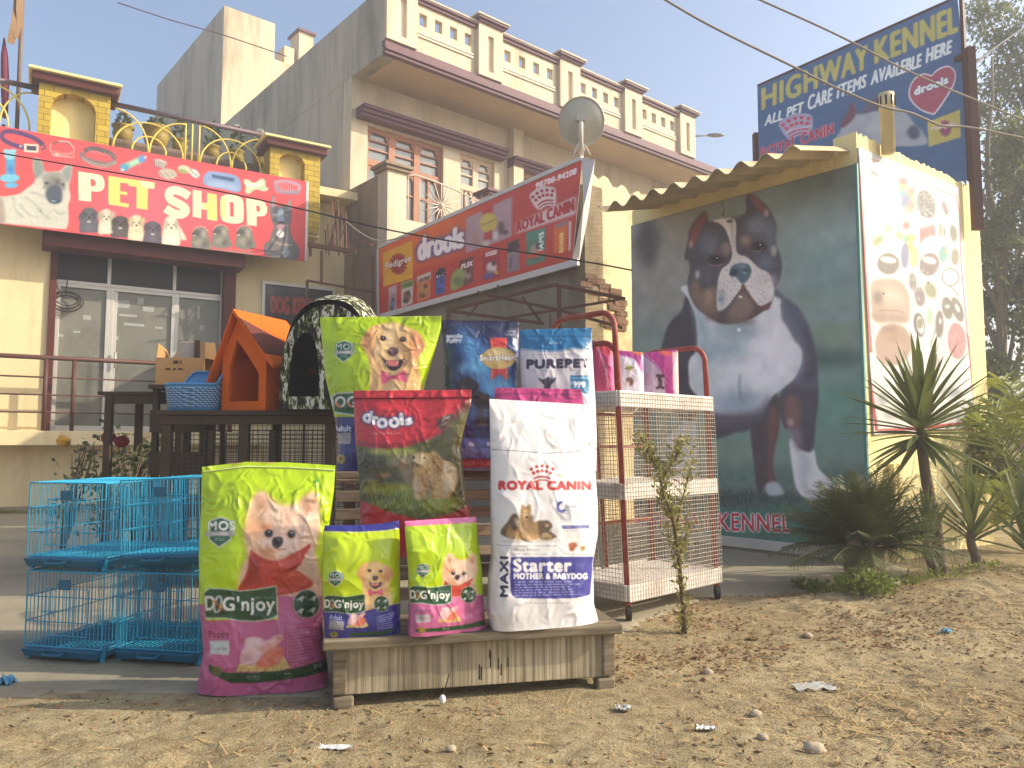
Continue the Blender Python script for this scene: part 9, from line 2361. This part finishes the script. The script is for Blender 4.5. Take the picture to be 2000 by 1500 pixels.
# rose bushes by the shop
def rose(label, px, py, Y, h, flowers, n, seed):
 r = random.Random(seed); a = at(px, py, Y); base = Vector((a.x, Y, 0)); t = thing("rose_bush", label, "rose bush", base, group="rose bushes before the shop")
 m = MB(); pos = []; nr = []; tips = []
 for k in range(9):
  an = r.uniform(0, 6.28); tip = base + Vector((math.cos(an) * .22, math.sin(an) * .2, h * r.uniform(.7, 1.0)))
  mid = base.lerp(tip, .5) + Vector((r.uniform(-.05, .05), 0, .05)); m.tube([base, mid, tip], [.009, .007, .004], 5); tips.append(tip)
  for _ in range(n // 9):
   f = r.uniform(.35, 1.05); p = base.lerp(tip, f); pos.append((p.x + r.gauss(0, .05), p.y + r.gauss(0, .05), p.z + r.gauss(0, .05))); nr.append((r.gauss(0, 1), r.gauss(0, 1), r.gauss(.3, .6)))
 m.build("stems", M_bark, t, True); leaves_obj("foliage", pos, nr, .06, .035, M_leaf_d, t)
 for (x, y, mt_) in flowers:
  p = at(x, y, Y); f = MB(); f.ball(p, .05, 9, 6, (1, 1, .9), .25)
  for q in range(6): f.ball(p + Vector((math.cos(q) * .03, math.sin(q) * .03, .01)), .026, 6, 5, (1, 1, .8), .2)
  f.build("blossom", mt_, t, True)
rose("rose bush with dark red blooms behind the blue cages", 222, 900, 5.9, at(222, 862, 5.9).z, [(211, 855, M_rose), (238, 862, M_rose)], 320, 1)
rose("leggy rose bush with a yellow bloom left of the red roses", 124, 900, 6.1, at(124, 862, 6.1).z, [(124, 862, M_rose_y)], 150, 2)
rose("leafy dark rose bush under the side table beside the kennel pen", 275, 900, 6.3, at(275, 830, 6.3).z, [], 700, 3)
# weeds under the sago palm
def tuft(label, px, py, h, w_, n, mt_, seed, name="weed_clump"):
 r = random.Random(seed); g = gnd(px, py); g.z = gz(g.x, g.y) - .01; t = thing(name, label, "weeds", g, group="green weeds at the foot of the sago palm")
 pos = []; nr = []
 for k in range(n):
  a = r.uniform(0, 6.28); q = r.random() ** .6 * w_; z = r.random() * h * (1 - .5 * q / w_)
  pos.append((g.x + math.cos(a) * q, g.y + math.sin(a) * q * .7, g.z + z)); nr.append((math.cos(a) + r.gauss(0, .6), math.sin(a) + r.gauss(0, .6), r.uniform(0, 1.6)))
 leaves_obj("foliage", pos, nr, .05, .018, mt_, t)
 B = [g + Vector((r.uniform(-w_, w_) * .7, r.uniform(-w_, w_) * .5, 0)) for _ in range(n // 8)]
 blades("grass_blades", B, [rdir(r.uniform(0, 6.28), r.uniform(.7, 1.4)) for _ in B], [h * r.uniform(.7, 1.5) for _ in B], [.005] * len(B), [r.uniform(.1, .4) for _ in B], mt_, t, 5)
for i, (x, y, h, w_, n, lb) in enumerate(((1575, 1150, .09, .08, 80, "leftmost small weed clump under the sago fronds"), (1615, 1165, .1, .1, 120, "low weed clump in front of the sago trunk"),
          (1690, 1188, .17, .15, 420, "thickest bright green weed clump in front of the sago palm"), (1760, 1150, .11, .14, 110, "weed clump between the sago palm and the yucca trunk"),
          (1850, 1140, .07, .2, 80, "low weeds around the yucca trunk"), (1935, 1130, .07, .22, 70, "low weeds before the right end of the yellow wall"))):
 tuft(lb, x, y, h, w_, n, M_leaf_g, 30 + i)
# ------------------------------------------------------------------ trees
def tree(name, label, base, hgt, crown, n, seed, lsize=(.11, .05), mt_=None, bark=None, lean=(0, 0)):
 """crown: list of (x, y, z, rx, ry, rz) clumps relative to the base."""
 r = random.Random(seed); rg = np.random.default_rng(seed)
 base = Vector(base); t = thing(name, label, "tree", base, group="trees behind the kiosk")
 m = MB(); top = base + Vector((lean[0], lean[1], hgt))
 pts = [base.lerp(top, k / 10) + Vector((.08 * math.sin(k * 1.1 + seed), .06 * math.cos(k * 1.7), 0)) * (k > 0) for k in range(11)]
 m.tube(pts, [.14 * (1 - .085 * k) * hgt / 9 for k in range(11)], 9); m.build("trunk", bark or M_bark_l, t, True)
 lb = MB()
 for (x, y, z, rx, ry, rz) in crown:
  c = base + Vector((x, y, z)); k = min(9, max(1, int((z - .25 * hgt) / hgt * 10)))
  a = pts[k]; mid = a.lerp(c, .55) + Vector((0, 0, .15)); lb.tube([a, mid, c], [.05, .035, .012], 5)
  for _ in range(5): e = c + Vector((r.gauss(0, rx * .6), r.gauss(0, ry * .6), r.gauss(0, rz * .6))); lb.tube([mid.lerp(c, r.uniform(.2, .9)), e], [.016, .005], 4)
 lb.build("limbs", bark or M_bark_l, t)
 per = n // len(crown); P = []
 for (x, y, z, rx, ry, rz) in crown:
  nc = max(5, per // 60)
  cc = rg.normal(size=(nc, 3)); cc /= np.linalg.norm(cc, axis=1, keepdims=True); cc *= rg.uniform(.25, 1.05, (nc, 1))
  for q in cc:
   k = per // nc
   P.append((q + rg.normal(scale=.2, size=(k, 3))) * np.array([rx, ry, rz]) + np.array([x + base.x, y + base.y, z + base.z]))
 P = np.vstack(P); N = rg.normal(size=P.shape); N[:, 2] -= .8
 v, q = leaf_quads(P, N, lsize[0], lsize[1])
 link_mesh("crown", np_mesh("crown", v, q), mt_ or M_leaf_t, t)
def clumps(x0, x1, z0, z1, n, r0, r1, seed, dy=1.0):
 r = random.Random(seed); return [(r.uniform(x0, x1), r.uniform(-dy, dy), z0 + (z1 - z0) * (i + .5) / n, r.uniform(r0, r1), r.uniform(r0, r1), r.uniform(r0, r1) * 1.25) for i in range(n)]
tx = at(1965, 860, 14).x
tree("eucalyptus_tree", "tall thin leaved tree filling the right edge behind the yellow kiosk", (tx, 14, 0), 8.2, clumps(-.9, 1.1, 1.6, 7.2, 18, .4, .6, 3), 24000, 3, (.13, .055))
tree("eucalyptus_tree", "taller tree with an airy top at the upper right corner", (tx + 1.9, 15.5, 0), 10.5, clumps(-1.0, 1.5, 3.0, 10.2, 20, .45, .75, 5), 26000, 5)
tree("eucalyptus_tree", "smaller leafy tree seen between the kiosk wall and the tall tree", (tx - .25, 11.5, 0), 4.4, clumps(-.35, .8, .8, 4.0, 12, .35, .5, 8, .5), 14000, 8, (.09, .045))
# dark low wall far behind the right edge
rw = MB().box(tx - .6, tx + 14, 16.0, 16.2, 0, at(1960, 770, 16).z).build("boundary_wall", M_dark_cem); tag(rw, "dark boundary wall in the shade behind the trees at the right edge", "wall"); recenter(rw)
# ------------------------------------------------------------------ overhead wires
M_cable = mat("black cable", (58, 48, 44), .6, .1, 10); M_cable_l = mat("pale grey cable", (150, 140, 128), .6, .1, 10)  # cable colours: black and pale grey
def wire(label, pts, Ys, r, mt_, n=10):
 p = [at(x, y, Y) for (x, y), Y in zip(pts, Ys)]; q = np.array([tuple(v) for v in p]); q = Art._smooth(q, False, n)
 o = MB().tube([Vector(v) for v in q], r, 6).build("overhead_wire", mt_); tag(o, label, "wire"); recenter(o)
wire("sagging grey cable from the top of the sky down past the vent pipe", [(1270, -18), (1356, 33), (1430, 72), (1545, 128), (1615, 163), (1690, 196), (1737, 212), (1780, 221), (1839, 245), (1895, 249), (2030, 276)], np.linspace(4.6, 4.9, 11), .0072, M_cable_l)
wire("upper grey cable crossing the blue billboard", [(1450, -18), (1485, 0), (1601, 52), (1681, 91), (1755, 130), (1846, 171), (1895, 191), (2030, 248)], np.linspace(4.9, 5.3, 8), .0068, M_cable_l)
wire("long dark cable slung low across the shop sign and the red banner", [(-40, 291), (0, 299), (200, 333), (400, 368), (600, 411), (740, 445), (900, 474), (1130, 509), (1235, 528)], [8.2, 8.1, 7.9, 7.7, 7.5, 7.3, 7.2, 7.1, 7.0], .008, M_cable)
wire("thin wire crossing the sky before the plaster tower", [(230, 5), (330, 38), (435, 68), (560, 110)], [15, 16, 17, 18], .012, M_cable)
wire("short wire from the billboard post into the trees", [(1895, 132), (1945, 92), (2020, 40)], [7.0, 8, 9], .01, M_cable)
wire("thin pale cord hanging from the balcony pillar", [(676, 432), (705, 455), (740, 470), (790, 463)], [12, 12, 12, 12], .01, M_cable_l)
# coiled cable on the shop glass
cp_ = SHOP.hp(130, 583, -.05)
m = MB()
for k in range(5):
 rr = .13 + .03 * (k % 3); m.tube([SHOP.pt((cp_ - SHOP.o).dot(SHOP.d) + rr * 1.2 * math.cos(t + k), cp_.z + rr * .8 * math.sin(t + k) - .02 * k, -.08 + .01 * k) for t in np.linspace(0, 6.0, 22)], .008, 5)
m.tube([SHOP.hp(128, 575, -.07), SHOP.hp(132, 545, -.07), SHOP.hp(131, 530, -.07)], .008, 5); m.tube([SHOP.hp(126, 583, -.06), SHOP.hp(112, 560, -.06), SHOP.hp(108, 545, -.06)], .008, 5)
co = m.build("coiled_cable", M_cable); tag(co, "tangle of black cable hanging on the left glass panel", "cable"); recenter(co)
# wires hanging in front of the annex pillar and antenna stays handled with the house
# ------------------------------------------------------------------ litter, stones and straw
M_stone = mat("pale stone", (176, 160, 136), .9, .15, 10, .4, 40); M_plas = mat("crumpled clear plastic", (186, 184, 174), .25, .1, 10, spec=.6); M_leafdry = mat("dry leaf", (150, 116, 78), .9, .2, 20, trans=.2); M_blue_p = mat("blue plastic scrap", (96, 158, 190), .4, .1, 10); M_foil = mat("white scrap", (220, 216, 210), .4, .05, 10)
M_straw = mat("straw", (196, 168, 116), .8, .25, 3, trans=.15); M_twig = mat("dry twig", (128, 98, 66), .9, .2, 10)
def pos_on(px, py): p = gnd(px, py); p.z = gz(p.x, p.y); return p
for i, (x, y, s, lb) in enumerate(((1590, 1466, .03, "rounded stone at the bottom edge of the dirt"), (1475, 1395, .018, "small pale stone on the dirt right of the bench"), (1383, 1322, .018, "pale pebble in the dirt below the sapling"), (1578, 1246, .02, "pale stone on the dirt in front of the weeds"), (1490, 1440, .016, "pebble near the bottom centre of the dirt"), (880, 1470, .014, "pebble on the sunlit dirt below the bench"))):
 p = pos_on(x, y); m = MB(); m.ball(p + Vector((0, 0, s * .4)), s, 9, 7, (1.2, .9, .7), .16); o = m.build("stone", M_stone, None, True); tag(o, lb, "stone"); recenter(o)
def crumple(name, label, cat, px, py, w_, d_, h_, mt_, seed):
 p = pos_on(px, py); n = 14; V = []; r = np.random.default_rng(seed)
 U_, V_ = np.meshgrid(np.linspace(-1, 1, n), np.linspace(-1, 1, n)); hh_ = np.abs(fbm(U_ * 2.4 + seed, V_ * 2.4, 3, seed) - .42) * 3.2 * h_ + .003
 e = 1 - .25 * fbm(U_ * 2 + 5, V_ * 2 + seed, 2, seed)
 pts = np.stack([p.x + U_ * w_ / 2 * e, p.y + V_ * d_ / 2 * e, p.z + hh_ + .004], -1).reshape(-1, 3)
 lo = pts.copy(); lo[:, 2] -= .002
 o = link_mesh(name, np_mesh(name, np.vstack([pts, lo]), np.vstack([grid_quads(n, n, 0, True), grid_quads(n, n, n * n)])), mt_); tag(o, label, cat); recenter(o)
crumple("plastic_wrapper", "flat crumpled clear plastic wrapper on the dirt right of the bench", "litter", 1590, 1348, .16, .10, .014, M_plas, 1)
crumple("plastic_wrapper", "small clear plastic scrap on the dirt below the bench", "litter", 1218, 1392, .06, .05, .014, M_plas, 2)
crumple("blue_scrap", "blue plastic scrap at the left edge of the paving", "litter", 4, 1338, .09, .06, .05, M_blue_p, 3)
crumple("blue_scrap", "tiny blue scrap on the dirt in front of the yuccas", "litter", 1850, 1245, .05, .03, .02, M_blue_p, 4)
crumple("white_scrap", "thin white plastic strip at the bottom of the dirt", "litter", 655, 1472, .11, .03, .008, M_foil, 5)
crumple("white_scrap", "white scrap near the bottom edge right of the strip", "litter", 1378, 1428, .07, .03, .015, M_foil, 6)
for i, (x, y, s, lb) in enumerate(((1410, 1270, .05, "curled dry leaf left of the stones below the sapling"), (1365, 1290, .05, "brown dry leaf lying by the sapling foot"), (1470, 1250, .06, "large curled dry leaf right of the sapling foot"), (1530, 1268, .045, "dry leaf flat on the dirt before the weeds"), (1330, 1275, .045, "dry leaf below the sapling stem"))):
 crumple("dry_leaf", lb, "leaf", x, y, s, s * .5, .012, M_leafdry, 10 + i)
# bulb-like scrap hanging from a wire at the bench
p = BN.hp(864, 1366, .04); m = MB(); m.tube([BN.hp(878, 1315, .035), BN.hp(866, 1355, .035)], .002, 5)
hb = thing("hanging_bulb", "small broken white bulb hanging by a wire at the bench front", "bulb", p + Vector((0, 0, -.02)))
m.build("wire", M_cable, hb); m = MB(); m.ball(p, .014, 10, 8, (.9, .9, 1.2)); m.build("glass", M_foil, hb, True)
# straw scattered over the dirt: nobody could count it
nS = 40000
X = RNG.uniform(-2.4, 4.6, nS); Y_ = 1.3 + 4.2 * RNG.random(nS) ** 1.3
patch = fbm(X * 1.3, Y_ * 1.3, 3, 60); keep = (yard_dist(X, Y_) > .03) & (RNG.random(nS) < sstep(.34, .58, patch) * (.25 + .75 * sstep(-.2, .6, X)) + .06)
X, Y_ = X[keep], Y_[keep]; Z = ground_h(X, Y_) + .003; n_ = len(X); a = RNG.uniform(0, 6.28, n_); l = RNG.uniform(.012, .06, n_) * np.where(RNG.random(n_) < .08, 2.4, 1); w2 = RNG.uniform(.0009, .0027, n_)
dx, dy = np.cos(a) * l / 2, np.sin(a) * l / 2; nx, ny = -np.sin(a) * w2, np.cos(a) * w2; tz0, tz1 = RNG.uniform(0, .008, n_), RNG.uniform(0, .012, n_)
v = np.stack([np.stack([X - dx - nx, Y_ - dy - ny, Z + tz0], -1), np.stack([X - dx + nx, Y_ - dy + ny, Z + tz0], -1), np.stack([X + dx + nx, Y_ + dy + ny, Z + tz1], -1), np.stack([X + dx - nx, Y_ + dy - ny, Z + tz1], -1)], 1)
half = n_ * 2 // 3
for nm, sl_, mt_ in (("straw_litter", slice(0, half), M_straw), ("twig_litter", slice(half, n_), M_twig)):
 vv = v[sl_].reshape(-1, 3); o = link_mesh(nm, np_mesh(nm, vv, np.arange(len(vv)).reshape(-1, 4)), mt_); tag(o, "loose dry straw and bits scattered over the dirt" if nm[0] == 's' else "short brown twigs scattered over the dirt", "litter", kind='stuff')
# crumbs of soil and gravel
nG = 12000; X = RNG.uniform(-2.2, 4.4, nG); Y_ = 1.3 + 4 * RNG.random(nG) ** 1.4; k_ = yard_dist(X, Y_) > -.03; X, Y_ = X[k_], Y_[k_]; Z = ground_h(X, Y_); n_ = len(X); s = RNG.uniform(.002, .006, n_) * np.where(RNG.random(n_) < .07, 2.6, 1)
oct_ = np.array([[1, 0, 0], [0, 1, 0], [-1, 0, 0], [0, -1, 0], [0, 0, 1]]) ; vv = np.stack([X, Y_, Z], -1)[:, None, :] + oct_[None] * s[:, None, None] * RNG.uniform(.6, 1.3, (n_, 5, 1))
b_ = np.arange(n_)[:, None] * 5; q = np.stack([b_[:, 0], b_[:, 0] + 1, b_[:, 0] + 4, b_[:, 0] + 4], -1)
tri = [(0, 1, 4), (1, 2, 4), (2, 3, 4), (3, 0, 4)]
me = bpy.data.meshes.new("gravel"); fl_ = np.concatenate([b_ + np.array(t_)[None] for t_ in tri]); me.vertices.add(n_ * 5); me.vertices.foreach_set("co", vv.reshape(-1).astype(np.float32)); me.loops.add(len(fl_) * 3); me.loops.foreach_set("vertex_index", fl_.ravel().astype(np.int32)); me.polygons.add(len(fl_)); me.polygons.foreach_set("loop_start", np.arange(0, len(fl_) * 3, 3, dtype=np.int32)); me.update(calc_edges=True)
o = link_mesh("gravel", me, mat("soil crumbs", (150, 124, 90), .95, .3, 40)); tag(o, "fine crumbs and gravel on the dirt", "gravel", kind='stuff')
# brown leaf crumbs, thick round the sapling and to the right
nL = 11000; X = np.concatenate([RNG.normal(1.25, .75, nL // 2), RNG.uniform(-1.8, 4.6, nL // 2)]); Y_ = np.concatenate([RNG.normal(3.75, .5, nL // 2), RNG.uniform(1.5, 5.2, nL // 2)])
k_ = (yard_dist(X, Y_) > -.04) & (Y_ > 1.35) & (RNG.random(nL) < sstep(.3, .6, fbm(X * 2.2, Y_ * 2.2, 3, 71)) + .1); X, Y_ = X[k_], Y_[k_]; Z = ground_h(X, Y_) + .004
a = RNG.uniform(0, 6.28, len(X)); v, q = leaf_quads(np.stack([X, Y_, Z], -1), np.stack([np.cos(a), np.sin(a), RNG.uniform(-.1, .35, len(X))], -1), .024, .010)
h3 = len(q) * 2 // 3
for nm, lo, hi, mt_ in (("leaf_litter", 0, h3, M_leafdry), ("dark_litter", h3, len(q), mat("rotten leaf bits", (124, 100, 76), .9, .3, 30))):
 o = link_mesh(nm, np_mesh(nm, v[lo * 4:hi * 4], q[lo:hi] - lo * 4), mt_); tag(o, "small brown leaf bits scattered over the dirt" if nm[0] == 'l' else "dark rotten leaf crumbs scattered over the dirt", "litter", kind='stuff')
nD = 5200; X = RNG.uniform(1.0, 4.6, nD); Y_ = RNG.uniform(1.9, 4.9, nD); k_ = (fbm(X * 1.7, Y_ * 1.7, 3, 81) > .5) & (yard_dist(X, Y_) > .1); X, Y_ = X[k_][:1500], Y_[k_][:1500]; Z = ground_h(X, Y_)
dg = blades("dry_grass", [Vector((x, y, z)) for x, y, z in zip(X, Y_, Z)], [rdir(random.uniform(0, 6.28), random.uniform(.1, 1.0)) for _ in X], [random.uniform(.03, .09) for _ in X], [.003] * len(X), [.5] * len(X), M_straw, None, 3)
tag(dg, "short dry grass stubble on the right side of the dirt", "grass", kind='stuff')
# grass strip at the foot of the shop wall
gp = gnd(20, 1003); B = [gp + Vector((random.uniform(-1.2, .9), random.uniform(-.12, .12) + .0, 0)) for _ in range(700)]
gs = blades("grass_strip", B, [rdir(random.uniform(0, 6.28), random.uniform(.6, 1.4)) for _ in B], [random.uniform(.05, .12) for _ in B], [.006] * len(B), [.3] * len(B), M_leaf_g, None, 4)
tag(gs, "strip of short green grass at the foot of the shop wall", "grass", kind='stuff')
# ------------------------------------------------------------------ added haze that lifts the dark tones as lens flare would
hz0 = MB().box(-700, 700, -60, 720, -2.5, 14.5).build("haze", None)
hm = bpy.data.materials.new("veil haze"); hm.use_nodes = True
hn = hm.node_tree; hn.nodes.remove(hn.nodes["Principled BSDF"])
pv = hn.nodes.new("ShaderNodeVolumePrincipled"); pv.inputs["Color"].default_value = (.93, .93, .95, 1); pv.inputs["Density"].default_value = .008; pv.inputs["Anisotropy"].default_value = .25
hn.links.new(pv.outputs[0], hn.nodes["Material Output"].inputs["Volume"])
hz0.data.materials.append(hm); tag(hz0, "thin pale haze added to lift the dark tones like lens flare", "haze", kind='stuff')
